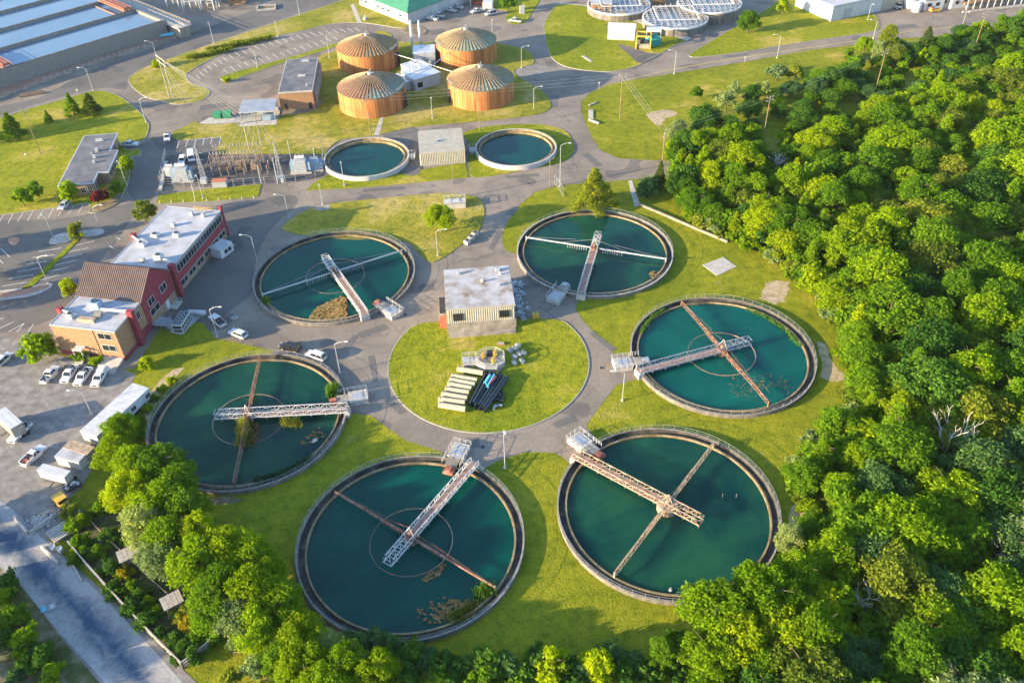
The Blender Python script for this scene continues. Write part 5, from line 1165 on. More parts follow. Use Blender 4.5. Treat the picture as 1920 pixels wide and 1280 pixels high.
for i in range(14):
    f = (i % 7)/6; lay = i//7
    p = G(878+f*30, 762+f*11, .4); q = G(914+f*36, 698+f*11, .4); d = (q-p).normalized(); L = (q-p).length*rr.uniform(.86, 1.0); s = rr.uniform(0, .8)
    t = thing('plastic_pipe', 'dark blue black pipe in the jumbled stack beside the beige pipes', 'pipe', (p.x+d.x*s+(.28 if lay else 0), p.y+d.y*s, .14), math.atan2(d.y, d.x)+rr.uniform(-.03, .03), 'dark pipes stacked on the round lawn')
    r = rr.choice((.24, .3, .34)); z = r if not lay else .62+r*.8
    MB().tube((0, 0, z), (L, 0, z), r, None, 14, .85).build('barrel', M['pipe_black'], t, smooth=False); MB().tube((L-.4, 0, z), (L, 0, z), r*1.15, None, 14, .85).build('collar', M['pipe_black'], t)
def laid(label, a, m, r, z):
    p, q = G(a[0], a[1], z), G(a[2], a[3], z); t = thing('plastic_pipe', label, 'pipe', (p.x, p.y, z), math.atan2(q.y-p.y, q.x-p.x)); L = (q-p).length; MB().tube((0, 0, 0), (L, 0, 0), r, None, 14, .8).build('barrel', M[m], t); MB().tube((-.1, 0, 0), (.2, 0, 0), r*1.2, None, 14, .8).build('collar', M[m], t)
laid('light blue pipe lying on top of the dark pipe stack', (909.5, 718, 919, 703.5), 'pipe_blue', .3, 1.5); laid('second light blue pipe on the dark stack, beside the red one', (914, 724, 927, 702), 'pipe_blue', .22, 1.45); laid('thin red pipe lying on the dark pipe stack', (918, 719.5, 930, 706), 'pipe_red', .2, 1.5)
for i, (x, y) in enumerate(((931, 757), (935, 768))):
    b = G(x, y); t = thing('pipe_elbow', ('curved black pipe bend at the foot of the dark stack', 'pale ended pipe bend nearest the camera by the dark stack')[i], 'pipe bend', (b.x, b.y, .14), i*.8); MB().path([(1.0*math.cos(k), 1.0*math.sin(k), .3) for k in np.linspace(0, 2.6, 9)], .28, 12).build('barrel', M['pipe_black' if i == 0 else 'grey_metal'], t)
fl = MB(); b = G(927, 748)
for i in range(22):
    a = rr.uniform(0, 6.28); p = (rr.gauss(0, 1.3), rr.gauss(0, 1.2), rr.uniform(.2, .7)); fl.tube(p, (p[0]+rr.uniform(-.6, .6), p[1]+rr.uniform(-.6, .6), p[2]+rr.uniform(-.1, .3)), rr.uniform(.15, .3), None, 8, .8)
tag(fl.build('pipe_offcuts', M['pipe_black']), 'tangle of dark pipe offcuts and fittings at the end of the stack', 'scrap').location = (b.x, b.y, .14)
BL = [(971.5, 648, 'uppermost'), (965.8, 653, 'second from the top'), (956, 656.7, 'upper left'), (973.8, 664, 'centre one'), (982, 661.5, 'rightmost'), (965, 669, 'lower left'), (964, 680, 'lowest on the left'), (979, 677, 'lowest on the right')]
for x, y, n in BL:
    b = G(x, y, .4); t = thing('concrete_block', f'grooved pale concrete block on the round lawn, {n} of its cluster', 'concrete block', (b.x, b.y, .14), 2.2+rr.uniform(-.15, .15), 'concrete blocks on the round lawn'); m = MB().b2(-.66, .66, -.36, .36, 0, .62)
    for k in range(4): m.b2(-.62+k*.34, -.4+k*.34, -.38, .38, .0, .7)
    m.build('block', M['white_wall'], t, bevel=.02)
    lf = MB()
    for k in (-.3, .3): lf.path([(k-.08, 0, .66), (k, 0, .85), (k+.08, 0, .66)], .04, 5)
    lf.build('lifting_loop', M['dark'], t)
b = G(939, 646); t = thing('concrete_slab', 'thin pinkish slab lying alone on the round lawn above the valve chamber', 'slab', (b.x, b.y, .14), .05); MB().b2(-.9, .9, -.5, .5, 0, .3).build('slab', M['brick_tan'], t, bevel=.03); MB().b2(-.7, .7, -.3, .3, .3, .36).build('top_face', M['concrete'], t)
b = G(920, 682); vc = thing('valve_chamber', 'octagonal concrete valve chamber with white railings and yellow valves', 'valve chamber', (b.x, b.y, .14), .05); o8 = [(3.3*math.cos(PI/8+i*PI/4), 3.0*math.sin(PI/8+i*PI/4)) for i in range(8)]
MB().prism(o8, 0, 1.2).build('chamber_wall', M['concrete'], vc); MB().prism([(x*.84, y*.84) for x, y in o8], 1.2, 1.22).build('floor_grate', M['concrete_old'], vc); MB().b2(-6.2, -3.05, -.9, 1.5, 0, 1.1).build('side_box', M['concrete'], vc); MB().b2(-6.0, -4.6, -.7, 1.3, 1.1, 1.16).build('hatch', M['grey_metal'], vc)
rl = MB(); ring8 = o8+[o8[0]]
for (x0, y0), (x1, y1) in zip(ring8[:-1], ring8[1:]):
    for z in (1.75, 2.3): rl.bar((x0, y0, z), (x1, y1, z), .08)
    rl.bar((x0, y0, 1.1), (x0, y0, 2.35), .1); rl.bar(((x0+x1)/2, (y0+y1)/2, 1.1), ((x0+x1)/2, (y0+y1)/2, 2.3), .08)
for a_, b_ in (((-6.2, -.9), (-3.1, -.9)), ((-6.2, 1.5), (-3.1, 1.5)), ((-6.2, -.9), (-6.2, 1.5))):
    for z in (1.7, 2.25): rl.bar((*a_, z), (*b_, z), .08)
    for k in (0, .5, 1): rl.bar((a_[0]+(b_[0]-a_[0])*k, a_[1]+(b_[1]-a_[1])*k, 1.0), (a_[0]+(b_[0]-a_[0])*k, a_[1]+(b_[1]-a_[1])*k, 2.28), .09)
rl.build('guard_rail', M['steel_white'], vc)
for x, y in ((-1.6, .5), (1.0, 1.0), (.5, -1.3)):
    v = MB().tube((x, y, 1.2), (x, y, 2.3), .28, .2, 10); v.tube((x-.5, y, 1.7), (x+.5, y, 1.7), .24, None, 10); v.tube((x, y, 2.3), (x, y, 2.4), .42, None, 12, .7); v.tube((x, y, 2.3), (x, y, 3.0), .08, None, 6); v.build('valve', M['yellow'], vc)
MB().b2(-.7, .7, .9, 2.0, 1.22, 2.2).build('pump_housing', M['dark'], vc)
# ------------------------------------------------------------------ around the pump house
b = G(973, 574); sp = MB(); r = random.Random(3)
for i in range(170):
    k = r.random(); x = r.gauss(0, .9)-.4; y = (k-.5)*13; z = r.uniform(.15, 1.3)
    if i % 3: sp.box(x, y, z, r.uniform(.3, 1.1), r.uniform(.2, .8), r.uniform(.1, .5), r.uniform(0, 3))
    else: sp.tube((x, y, z), (x+r.uniform(-1, 1), y+r.uniform(-1, 1), z+r.uniform(-.2, .6)), .1, None, 6)
tag(sp.build('scrap_heap', M['grey_metal']), 'long heap of grey scrap metal along the pump house side', 'scrap').location = (b.x, b.y+2, 0)
b = G(1004, 595); t = thing('wooden_crate', 'bright yellow crate at the end of the scrap heap', 'crate', (b.x, b.y, .03), .1); MB().b2(-.85, .85, -.6, .6, .12, 1.2).build('box', M['yellow'], t); c = MB()
for k in (-.85, 0, .85): c.b2(k-.06, k+.06, -.64, .64, .0, 1.24)
c.build('battens', M['wood'], t)
b = G(981, 598); t = thing('pallet_rack', 'grey slatted pallet leaning by the corner of the pump house', 'pallet', (b.x, b.y, .03), .3); m = MB()
for i in range(6): m.b2(-.6, .6, -.9+i*.34, -.7+i*.34, .25, .34)
m.build('slats', M['concrete'], t); MB().b2(-.55, -.4, -.9, .95, 0, .25).b2(.4, .55, -.9, .95, 0, .25).build('bearers', M['wood_grey'], t)
for i, (x, y) in enumerate(((876.5, 457), (884, 449.5), (891, 442))):
    b = G(x, y); t = thing('concrete_planter', 'white box with a dark open top by the road fork, '+('nearest of three', 'middle of three', 'farthest of three')[i], 'planter', (b.x, b.y, .08), R_(52), 'white open boxes by the road fork'); MB().b2(-.72, .72, -.66, .66, 0, 1.1).build('box', M['concrete'], t, bevel=.03); MB().b2(-.52, .52, -.45, .45, 1.1, 1.13).build('opening', M['dark'], t)
b = G(853, 388); t = thing('concrete_chamber', 'pale concrete box ringed with railings beside the spreading tree', 'chamber', (b.x, b.y, .14), .08); MB().b2(-3, 3, -1.3, 2.0, 0, 1.5).build('box', M['concrete'], t); MB().b2(-2.6, 1.6, -.4, 1.4, 1.5, 1.58).build('hatch', M['steel_white'], t); rl = MB()
for x0, y0, x1, y1 in ((-3, -1.3, 3, -1.3), (3, -1.3, 3, 2), (3, 2, -3, 2), (-3, 2, -3, -1.3)):
    for z in (2.1, 2.6): rl.bar((x0, y0, z), (x1, y1, z), .08)
    for k in range(4): rl.bar((x0+(x1-x0)*k/4, y0+(y1-y0)*k/4, 1.4), (x0+(x1-x0)*k/4, y0+(y1-y0)*k/4, 2.62), .09)
rl.build('guard_rail', M['steel_white'], t)
b = G(605, 390); struct(MB().box(b.x, b.y, .1, 4, 3, .16).build('slab_pad', M['concrete_old']))
wl_ = thing('low_wall', 'low tan block wall along the foot of the wood above the top right tank', 'wall', (0, 0, 0)); P = GL([(1192, 382), (1240, 402), (1300, 428), (1364, 455)]); m = MB()
for p, q in zip(P[:-1], P[1:]): m.bar((p.x, p.y, .25), (q.x, q.y, .25), .4, .5)
m.build('blocks', M['concrete_old'], wl_); m = MB()
for p, q in zip(P[:-1], P[1:]): m.bar((p.x, p.y, .54), (q.x, q.y, .54), .46, .08)
m.build('coping', M['concrete_old'], wl_)
# signs and slabs by the junction
for l, px, H in (('white round sign on a post at the shaded road edge', (1123, 168), 2.4), ('small white sign on a post beside the yellow lined road', (1396, 118), 2.0), ('small white post with a plate on the left lawn', (147, 178), 1.8), ('small white marker on the lawn below the domes', (50, 297), 1.4)):
    b = G(*px); t = thing('road_sign', l, 'sign', (b.x, b.y, 0)); MB().tube((0, 0, 0), (0, 0, H), .06, None, 6).build('post', M['steel'], t); MB().tube((0, -.03, H), (0, .03, H), .32, None, 16).build('plate', M['white'], t)
for l, a, hh in (('concrete slab set in the lawn beside the road junction', (1108, 207, 1108, 223, 1.6), .2), ('pale concrete beam lying across the end of the lawn slab', (1104, 226, 1123, 233, .6), .5), ('grey plank lying on the lawn above the concrete slab', (1104, 199, 1118, 193, .5), .3), ('pale slab strip on the lawn below the white shed', (1093, 106, 1109, 117, 1.2), .2)):
    p, q = G(a[0], a[1]), G(a[2], a[3]); t = thing('concrete_beam', l, 'slab', (p.x, p.y, .05), math.atan2(q.y-p.y, q.x-p.x)); L = (q-p).length; MB().b2(0, L, -a[4]/2, a[4]/2, 0, hh).build('beam', M['concrete'], t, bevel=.03); MB().b2(L*.2, L*.25, -a[4]*.4, a[4]*.4, hh, hh+.03).build('joint', M['concrete_old'], t)
# ------------------------------------------------------------------ top edge: white sheds, trussed tanks, cabins
def gable(name, label, px, a, w, L, h, rise, wallm, roofm, wins=()):
    b = G(*px); t = thing(name, label, 'shed', (b.x, b.y, .1), a); MB().add([(0, 0, 0), (w, 0, 0), (w, L, 0), (0, L, 0), (0, 0, h), (w, 0, h), (w, L, h), (0, L, h), (0, L/2, h+rise), (w, L/2, h+rise)], [(0, 1, 5, 4), (2, 3, 7, 6), (1, 2, 6, 9, 5), (3, 0, 4, 8, 7), (4, 5, 9, 8), (6, 7, 8, 9)]).build('wall', M[wallm], t)
    r = MB()
    for s in (0, 1):
        y0 = -.2 if s == 0 else L+.2; zz = h-.05
        r.add([(-.2, y0, zz), (w+.2, y0, zz), (w+.2, L/2, h+rise+.1), (-.2, L/2, h+rise+.1), (-.2, y0, zz+.12), (w+.2, y0, zz+.12), (w+.2, L/2, h+rise+.22), (-.2, L/2, h+rise+.22)], [(3, 2, 1, 0), (4, 5, 6, 7), (0, 1, 5, 4), (1, 2, 6, 5), (2, 3, 7, 6), (3, 0, 4, 7)])
    r.build('roof', M[roofm], t); return t, w, L
t, w, L = gable('white_shed', 'white metal shed with a grey pitched roof beside the yellow framed machine', (1139, 75), R_(-12), 10.5, 5.5, 4.6, 1.0, 'white', 'roof_tin'); MB().b2(w, w+.06, 1.2, 4.2, 0.05, 3.6).build('door', M['steel_white'], t); MB().b2(.5, 9.8, -.05, 0, 0.05, .5).build('plinth', M['concrete'], t)
b = G(1205, 90); t = thing('loading_machine', 'machine under a yellow gantry frame and white canopy by the white shed', 'machine', (b.x, b.y, .1), R_(-10)); m = MB()
for x in (-2.6, 2.8):
    for y in (-2, 3): m.bar((x, y, 0), (x, y, 5.0), .45)
for y in (-2, 3): m.bar((-2.6, y, 5), (2.8, y, 5), .45)
for x in (-2.6, 2.8): m.bar((x, -2, 5), (x, 3, 5), .35)
m.build('gantry', M['yellow'], t); MB().b2(-2.2, 2.4, -1.6, 2.6, .2, 1.8).build('hopper', M['concrete_old'], t); MB().tube((-1.2, 0, 2.4), (1.6, 0, 2.4), .8, None, 12).build('drum', M['dark'], t); m = MB().b2(.8, 6.6, 2.2, 7.0, 5.3, 5.6)
for x in (1.0, 6.4):
    for y in (2.4, 6.8): m.bar((x, y, 0), (x, y, 5.3), .2)
m.build('canopy', M['white'], t)
dumpster('teal open skip beside the yellow framed machine', (1224, 86), 'teal_bin', 2.2, .4)
def trussed(label, c_px, R, H):
    b = G(*c_px, H); t = thing('trussed_tank', label, 'tank', (b.x, b.y, 0), 0, 'covered tanks with white trusses'); MB().lathe([(R, 0), (R, H), (R-.5, H), (R-.5, 0)], 72).build('wall', M['wall_stained'], t); MB().ring(R-.4, R+.2, H-.5, H+.2, 72).build('rim', M['white'], t); MB().disc(R-.45, H-1.6, 72).build('cover', M['blue_grey'], t)
    tr = MB(); n = 11
    for k in range(-n, n+1):
        x = k*R/(n+.5); hh = math.sqrt(max(0, (R-.3)**2-x*x))
        if abs(k) % 2 == 0:
            tr.bar((x, -hh, H+.1), (x, hh, H+.1), .14); tr.bar((x, -hh, H+1.4), (x, hh, H+1.4), .14); m = max(2, int(hh))
            for i in range(m):
                ya, yb = -hh+2*hh*i/m, -hh+2*hh*(i+1)/m; tr.bar((x, ya, H+.1 if i % 2 else H+1.4), (x, yb, H+1.4 if i % 2 else H+.1), .1)
        else: tr.bar((-hh, x, H+.2), (hh, x, H+.2), .14)
    tr.build('truss', M['steel'], t)
    rl = MB(); q = R*.62
    for a_, b_ in (((-q, -q), (q, -q)), ((q, -q), (q, q)), ((q, q), (-q, q)), ((-q, q), (-q, -q))): rl.bar((*a_, H+1.9), (*b_, H+1.9), .3)
    rl.build('walkway', M['white'], t)
trussed('covered round tank with white trusses, nearest of the trussed tanks', (1266, 33), 13, 3.2); trussed('trussed round tank half cut by the top edge, behind the small brick house', (1160, 8), 13, 3.0); trussed('trussed round tank at the top edge behind the nearest one', (1330, 5), 13, 4.6)
def cabin_(label, px, w, L, h, a, wm, rm, name='cabin'):
    b = G(*px); t = thing(name, label, 'building', (b.x, b.y, .05), a); MB().b2(0, w, 0, L, 0, h).build('wall', M[wm], t); MB().b2(-.2, w+.2, -.2, L+.2, h, h+.3).build('roof', M[rm], t)
    for f in (.18, .6): MB().b2(w*f, w*f+w*.18, -.06, 0, h*.4, h*.72).build('window', M['glass'], t)
    door(t, ('x', w, 1), L*.3, L*.3+1.1, min(2.3, h*.7), 'grey_metal'); return t
cabin_('small brick house with a white flat roof between lawn and trussed tank', (1108, 30), 8.5, 7.5, 4.6, R_(-4), 'brick_tan', 'roof_white', 'brick_house')
t = cabin_('little white kiosk on the lawn before the trussed tanks', (1157, 40), 3.2, 3, 3.0, R_(-4), 'white', 'concrete_old', 'kiosk')
cabin_('brick stair house standing between the trussed tanks', (1226, 12), 5, 5, 6.5, 0, 'brick_tan', 'concrete', 'brick_house')
b = G(1650, 22); t = thing('white_hall', 'long white and tan hall cut by the top edge above the tree lawn', 'building', (b.x, b.y, .05), R_(24)); MB().b2(-26, 0, 0, 22, 0, 6).build('wall', M['white'], t); MB().b2(.02, 12, 0, 20, 0, 5.6).build('wing_wall', M['tan_metal'], t); MB().b2(-26.4, .4, -.4, 22, 6, 6.4).build('roof', M['roof_white'], t); MB().b2(.45, 12.3, -.3, 20, 5.6, 5.9).build('roof', M['tan_metal'], t); MB().b2(-20, -16, -.06, 0, .05, 4).build('door', M['grey_metal'], t)
for l, px, R, H in (('tall white silo left of the white cabins', (1704, 14), 2.6, 7), ('short white tank in front of the tall silo', (1717, 22), 1.8, 3.2)):
    b = G(*px); t = thing('silo', l, 'silo', (b.x, b.y, .05)); MB().tube((0, 0, 0), (0, 0, H), R, None, 24).build('shell', M['white'], t); MB().tube((0, 0, H), (0, 0, H+R*.5), R*1.02, R*.2, 24).build('cap', M['steel_white'], t); MB().bar((R+.2, 0, 0), (R+.2, 0, H), .2).bar((R+.2, .5, 0), (R+.2, .5, H), .2).build('ladder', M['steel'], t)
cabin_('white cabin with a tan roof beside the silo', (1730, 22), 9, 7, 4.2, R_(12), 'white', 'concrete_old'); cabin_('pale grey cabin between the two white ones', (1764, 16), 6, 6, 4.6, R_(8), 'concrete', 'roof_white'); cabin_('white cabin with a pinkish roof right of the others', (1782, 18), 9, 7, 4.4, R_(14), 'white', 'brick_tan')
b = G(1752, 23); t = thing('orange_skid', 'orange loading skid on the tarmac before the white cabins', 'loader', (b.x, b.y, .05), .2); MB().b2(-2.2, 2.2, -1, 1, .5, 1.1).build('bed', M['yellow'], t); MB().b2(-2.2, -1.4, -.9, .9, 1.1, 1.9).build('guard', M['brick_orange'], t); wheels(t, (-1.4, 1.4), .9, .45)
b = G(1684, 17); t = thing('small_tractor', 'small white tractor parked before the tan hall wing', 'tractor', (b.x, b.y, .05), .1); MB().b2(-1.6, 1.2, -.8, .8, .5, 1.3).build('body', M['white'], t, bevel=.1); MB().b2(-.6, .8, -.7, .7, 1.3, 2.3).build('cab', M['glass'], t); MB().b2(-.7, .9, -.8, .8, 2.3, 2.42).build('roof', M['white'], t); wheels(t, (-1.0, 1.0), .85, .5)
b = G(1860, 14); t = thing('conveyor_rack', 'row of steel frames and pipes at the top right edge', 'rack', (b.x, b.y, .05), R_(12)); m = MB()
for i in range(9):
    x = -12+i*3.2; m.bar((x, 0, 0), (x, 0, 5), .4); m.bar((x, 0, 5), (x+1.6, 7, 5), .3); m.bar((x+1.6, 7, 0), (x+1.6, 7, 5), .4); m.bar((x, 0, 0), (x+1.6, 7, 5), .25)
m.bar((-12, 0, 5), (13.6, 0, 5), .35); m.bar((-10.4, 7, 5), (15.2, 7, 5), .35); m.build('frame', M['steel'], t); m = MB()
for y in (1, 3, 5): m.tube((-13, y, 2.2), (15, y, 2.2), .5, None, 10)
m.build('pipes', M['brick_tan'], t); MB().bar((-16, -3, .4), (18, -3, .4), .6, .7).build('kerb_wall', M['concrete'], t)
# workshop yard bits
b = G(882, 12); t = thing('storage_bay', 'open fronted white storage bay at the top of the workshop yard', 'shed', (b.x, b.y, .05), R_(-8)); m = MB().b2(0, 9, 5, 5.2, 0, 3.6).b2(0, .2, 0, 5, 0, 3.6).b2(8.8, 9, 0, 5, 0, 3.6); m.build('wall', M['white'], t); MB().b2(-.3, 9.3, -.4, 5.4, 3.6, 3.9).build('roof', M['roof_white'], t); m = MB()
for i in range(6): m.box(1.2+i*1.3, 2.6, .7, 1, 1.2, 1.3, i*.2)
m.build('stored_goods', M['brick_orange'], t)
b = G(905, 19); t = thing('cargo_container', 'small white container standing right of the open storage bay', 'container', (b.x, b.y, .05), R_(-6)); MB().b2(0, 4.2, 0, 5, 0, 3).build('body', M['white'], t, bevel=.04); m = MB()
for i in range(7): m.b2(.2+i*.6, .32+i*.6, -.06, 0, .2, 2.8)
m.build('door_ribs', M['steel_white'], t)
b = G(979, 26); t = thing('grey_monument', 'upright grey box on the small lawn at the top', 'cabinet', (b.x, b.y, .1), .1); MB().b2(-1, 1, -.7, .7, 0, 3).build('body', M['grey_metal'], t, bevel=.05); MB().b2(-1.1, 1.1, -.8, .8, 3, 3.15).build('lid', M['concrete'], t)
b = G(685, 38); t = thing('small_well', 'small pale concrete well head on the lawn by the workshop wall', 'well', (b.x, b.y, .1)); MB().tube((0, 0, 0), (0, 0, 1), .9, None, 14).build('drum', M['concrete'], t); MB().tube((0, 0, 1), (0, 0, 1.9), .3, None, 10).build('pipe', M['white'], t)
# top left works yard
def rack(label, px, w, n, H, a):
    b = G(*px); t = thing('pipe_rack', label, 'pipe rack', (b.x, b.y, .05), a); m = MB()
    for i in range(n):
        x = w*i/(n-1); m.bar((x, 0, 0), (x, 0, H), .35); m.bar((x, 5, 0), (x, 5, H), .35); m.bar((x, 0, H), (x, 5, H), .3)
    m.bar((0, 0, H), (w, 0, H), .35); m.bar((0, 5, H), (w, 5, H), .35); m.build('frame', M['steel_white'], t); MB().tube((0, 2, H+.4), (w, 2, H+.4), .35, None, 10).tube((0, 3.4, H+.4), (w, 3.4, H+.4), .3, None, 10).build('pipes', M['steel_white'], t)
rack('white pipe rack on posts at the top left, beyond the basin walkway', (315, 16), 22, 5, 4.4, R_(-12)); rack('second white pipe rack at the top edge, next to the blue canopy', (345, 24), 14, 3, 4.4, R_(12))
b = G(372, 12); t = thing('blue_canopy', 'pale blue canopy hut at the top edge left of the brick building', 'hut', (b.x, b.y, .05), R_(8)); MB().b2(0, 10, 0, 7, 4, 4.4).build('roof', M['blue_grey'], t); m = MB()
for x in (.2, 9.8):
    for y in (.2, 6.8): m.bar((x, y, 0), (x, y, 4), .35)
m.build('posts', M['white'], t); MB().b2(1.5, 8, 1.5, 6, 0, 2.8).build('tank_box', M['grey_metal'], t)
cabin_('small orange brick building at the top edge above the far road', (430, 10), 7, 8, 4.5, R_(4), 'brick_tan', 'concrete', 'brick_house')
b = G(500, 16); t = thing('excavated_pit', 'square concrete edged pit beside the far road', 'pit', (b.x, b.y, .03), R_(10)); MB().b2(-4, 4, -3, -2.6, 0, .7).b2(-4, 4, 2.6, 3, 0, .7).b2(-4, -3.6, -2.6, 2.6, 0, .7).b2(3.6, 4, -2.6, 2.6, 0, .7).build('edge_wall', M['concrete'], t); MB().b2(-3.6, 3.6, -2.6, 2.6, 0, .1).build('pit_floor', M['dirt'], t)
b = G(308, 68); t = thing('blue_pipes', 'bundle of pale blue pipes lying on the red bank under the walkway', 'pipes', (b.x, b.y, .05), R_(12)); m = MB()
for i in range(6): m.tube((-4+i*.3, -1.2+i*.45, .5+.35*(i % 2)), (4+i*.3, -1.2+i*.45, .5+.35*(i % 2)), .24, None, 8)
m.build('bundle', M['pipe_blue'], t); MB().b2(-3, -2.7, -1.5, 1.8, 0, .3).b2(2.7, 3, -1.5, 1.8, 0, .3).build('bearers', M['wood'], t)
b = G(60, 178); t = thing('timber_stack', 'low stack of dark timbers on the far road at the left', 'timber', (b.x, b.y, .05), R_(20)); m = MB()
for i in range(6): m.b2(-4, 4, -1.2+i*.42, -.85+i*.42, 0, .35+.15*(i % 3))
m.build('beams', M['wood'], t)
# ------------------------------------------------------------------ bottom left: garden, fence, barriers
GF = [(133, 1025), (160, 1058), (225, 1130), (290, 1198), (345, 1253)]
fence('garden_fence', 'pale board fence between the gravel road and the overgrown garden', GF, 1.8, 2.0, 'wood_grey', (.95, .6, .25), 'wood_grey', pw=.16, rw=.2)
fence('garden_fence', 'board fence closing the lower end of the overgrown garden', [(345, 1253), (400, 1210), (442, 1180)], 1.9, 1.6, 'wood_grey', (.95, .6, .25), 'wood_grey', pw=.16, rw=.2)
fence('rail_fence', 'thin yellowish rail running through the trees beside the garden huts', [(160, 968), (200, 1010), (232, 1040), (275, 1080), (330, 1130), (390, 1195)], 1.0, 3.0, 'wood', (.95, .5), 'beige_steel', pw=.12, rw=.1)
fence('rail_fence', 'thin straight rail among the bottom shrubs below the biggest tank', [(440, 1228), (520, 1229), (640, 1234), (760, 1242), (880, 1247), (1000, 1248)], 1.0, 4.0, 'wood', (.95,), 'beige_steel', pw=.12, rw=.1)
def hut(label, px, a):
    b = G(*px, 2.6); t = thing('garden_hut', label, 'hut', (b.x, b.y, 0), a); m = MB()
    for x in (-1.2, 1.2):
        for y in (-1.0, 1.0): m.bar((x*1.2, y*1.2, 0), (x*.85, y*.85, 2.5), .14)
    m.bar((-1.3, -1.1, .4), (1.0, -.9, 2.2), .1); m.build('legs', M['wood_grey'], t); MB().b2(-1.1, 1.1, -.9, .9, 1.1, 2.3).build('box', M['wood'], t); r = MB()
    for i in range(8): r.b2(-1.6+i*.41, -1.22+i*.41, -1.4, 1.4, 2.5, 2.58+.02*(i % 2))
    r.build('roof', M['wood_grey'], t); l = MB()
    for s in (-.3, .3): l.bar((1.2+s*.2, -1.2+s, 0), (.9, -1.0+s, 2.3), .09)
    l.build('ladder', M['wood_grey'], t)
hut('board roofed garden hut on legs, upper one by the trees', (238, 1037), .55); hut('board roofed garden hut on legs, lower one near the corner fence', (321, 1124), .6)
def barrier(label, a, wd=.6, h=.8):
    p, q = G(a[0], a[1]), G(a[2], a[3]); t = thing('concrete_barrier', label, 'barrier', (p.x, p.y, .05), math.atan2(q.y-p.y, q.x-p.x)); L = (q-p).length; m = MB().add([(0, -wd/2, 0), (L, -wd/2, 0), (L, wd/2, 0), (0, wd/2, 0), (0, -wd*.25, h), (L, -wd*.25, h), (L, wd*.25, h), (0, wd*.25, h)], [(3, 2, 1, 0), (4, 5, 6, 7), (0, 1, 5, 4), (1, 2, 6, 5), (2, 3, 7, 6), (3, 0, 4, 7)]); m.build('barrier_body', M['concrete'], t)
    f = MB(); f.b2(0, L, -wd*.62, wd*.62, 0, .12); f.build('foot', M['concrete_old'], t)
barrier('pale barrier forming the left side of the corner on the gravel yard', (28, 970, 54, 1000)); barrier('pale barrier forming the right side of the corner on the gravel yard', (58, 1001, 107, 966)); barrier('pale barrier lying beside the blue track under the white drums', (80, 1027, 112, 1058)); barrier('thin pale beam lying on the verge outside the garden fence', (132, 1050, 155, 1090), .35, .4)
b = G(76, 978); m = MB(); r = random.Random(9)
for i in range(260):
    x, y = r.gauss(0, 1.0), r.gauss(0, .8); m.box(x, y, max(.05, .7-.35*math.hypot(x, y))*r.uniform(.6, 1), r.uniform(.15, .4), r.uniform(.15, .4), .2, r.uniform(0, 3))
tag(m.build('rubble_heap', M['concrete']), 'heap of white rubble inside the corner of the two barriers', 'rubble', None, 'stuff').location = (b.x, b.y, .05)
b = G(114, 1000); t = thing('timber_stack', 'row of pale beams stacked at the head of the garden', 'timber', (b.x, b.y, .05), R_(48)); m = MB()
for i in range(6): m.b2(-1.8, 1.8, -1.6+i*.6, -1.2+i*.6, .12, .5)
m.build('beams', M['concrete'], t); MB().b2(-1.2, -.9, -1.7, 1.9, 0, .12).b2(.9, 1.2, -1.7, 1.9, 0, .12).build('bearers', M['wood'], t)
for i, (x, y) in enumerate(((104, 1030), (117, 1034))):
    b = G(x, y); t = thing('steel_drum', ('pale drum standing by the garden corner, left of two', 'pale drum standing by the garden corner, right of two')[i], 'drum', (b.x, b.y, .05)); MB().tube((0, 0, 0), (.15, -.4, 1.5), .45, None, 16).build('body', M['steel'], t); MB().tube((.15, -.4, 1.5), (.16, -.42, 1.56), .48, None, 16, .8).build('rim', M['grey_metal'], t)
b = G(118, 946); t = thing('yellow_loader', 'yellow roofed machine half hidden in the weeds by the cargo trailer', 'loader', (b.x, b.y, .05), R_(-40)); MB().b2(-1.6, 1.6, -.9, .9, .6, 1.4).build('body', M['yellow'], t, bevel=.05); MB().b2(-.9, 1.1, -.8, .8, 1.4, 2.2).build('cab', M['glass'], t); MB().b2(-1.1, 1.3, -.95, .95, 2.2, 2.35).build('roof', M['yellow'], t); m = MB().bar((1.5, -.6, 1.0), (4.5, -.6, .5), .25).bar((1.5, .6, 1.0), (4.5, .6, .5), .25); m.b2(4.3, 5.0, -1.1, 1.1, .2, .9); m.build('loader_arm', M['blue_grey'], t); wheels(t, (-1, 1), .95, .5)
b = G(138, 915); t = thing('junk_trailer', 'small dark flat trailer loaded with junk behind the cargo trailer', 'trailer', (b.x, b.y, .05), R_(40)); MB().b2(-1.6, 1.6, -.9, .9, .5, .65).build('bed', M['dark'], t); m = MB(); 
for i in range(10): m.box(r.uniform(-1.3, 1.3), r.uniform(-.7, .7), .8+r.uniform(0, .3), .5, .4, .35, r.uniform(0, 3))
m.build('load', M['grey_metal'], t); wheels(t, (-.2,), 1.0, .35)
for l, px, mm in (('small white panel lying on the scrub beside the blue track', (98, 1137), 'white'), ('small turquoise panel on the scrub beside the white one', (83, 1142), 'pipe_blue')):
    b = G(*px); t = thing('loose_panel', l, 'panel', (b.x, b.y, .06), .5); MB().b2(-.6, .6, -.5, .5, .02, .14).build('sheet', M[mm], t); MB().b2(-.5, -.4, -.45, .45, .14, .2).b2(.4, .5, -.45, .45, .14, .2).build('battens', M['wood'], t)
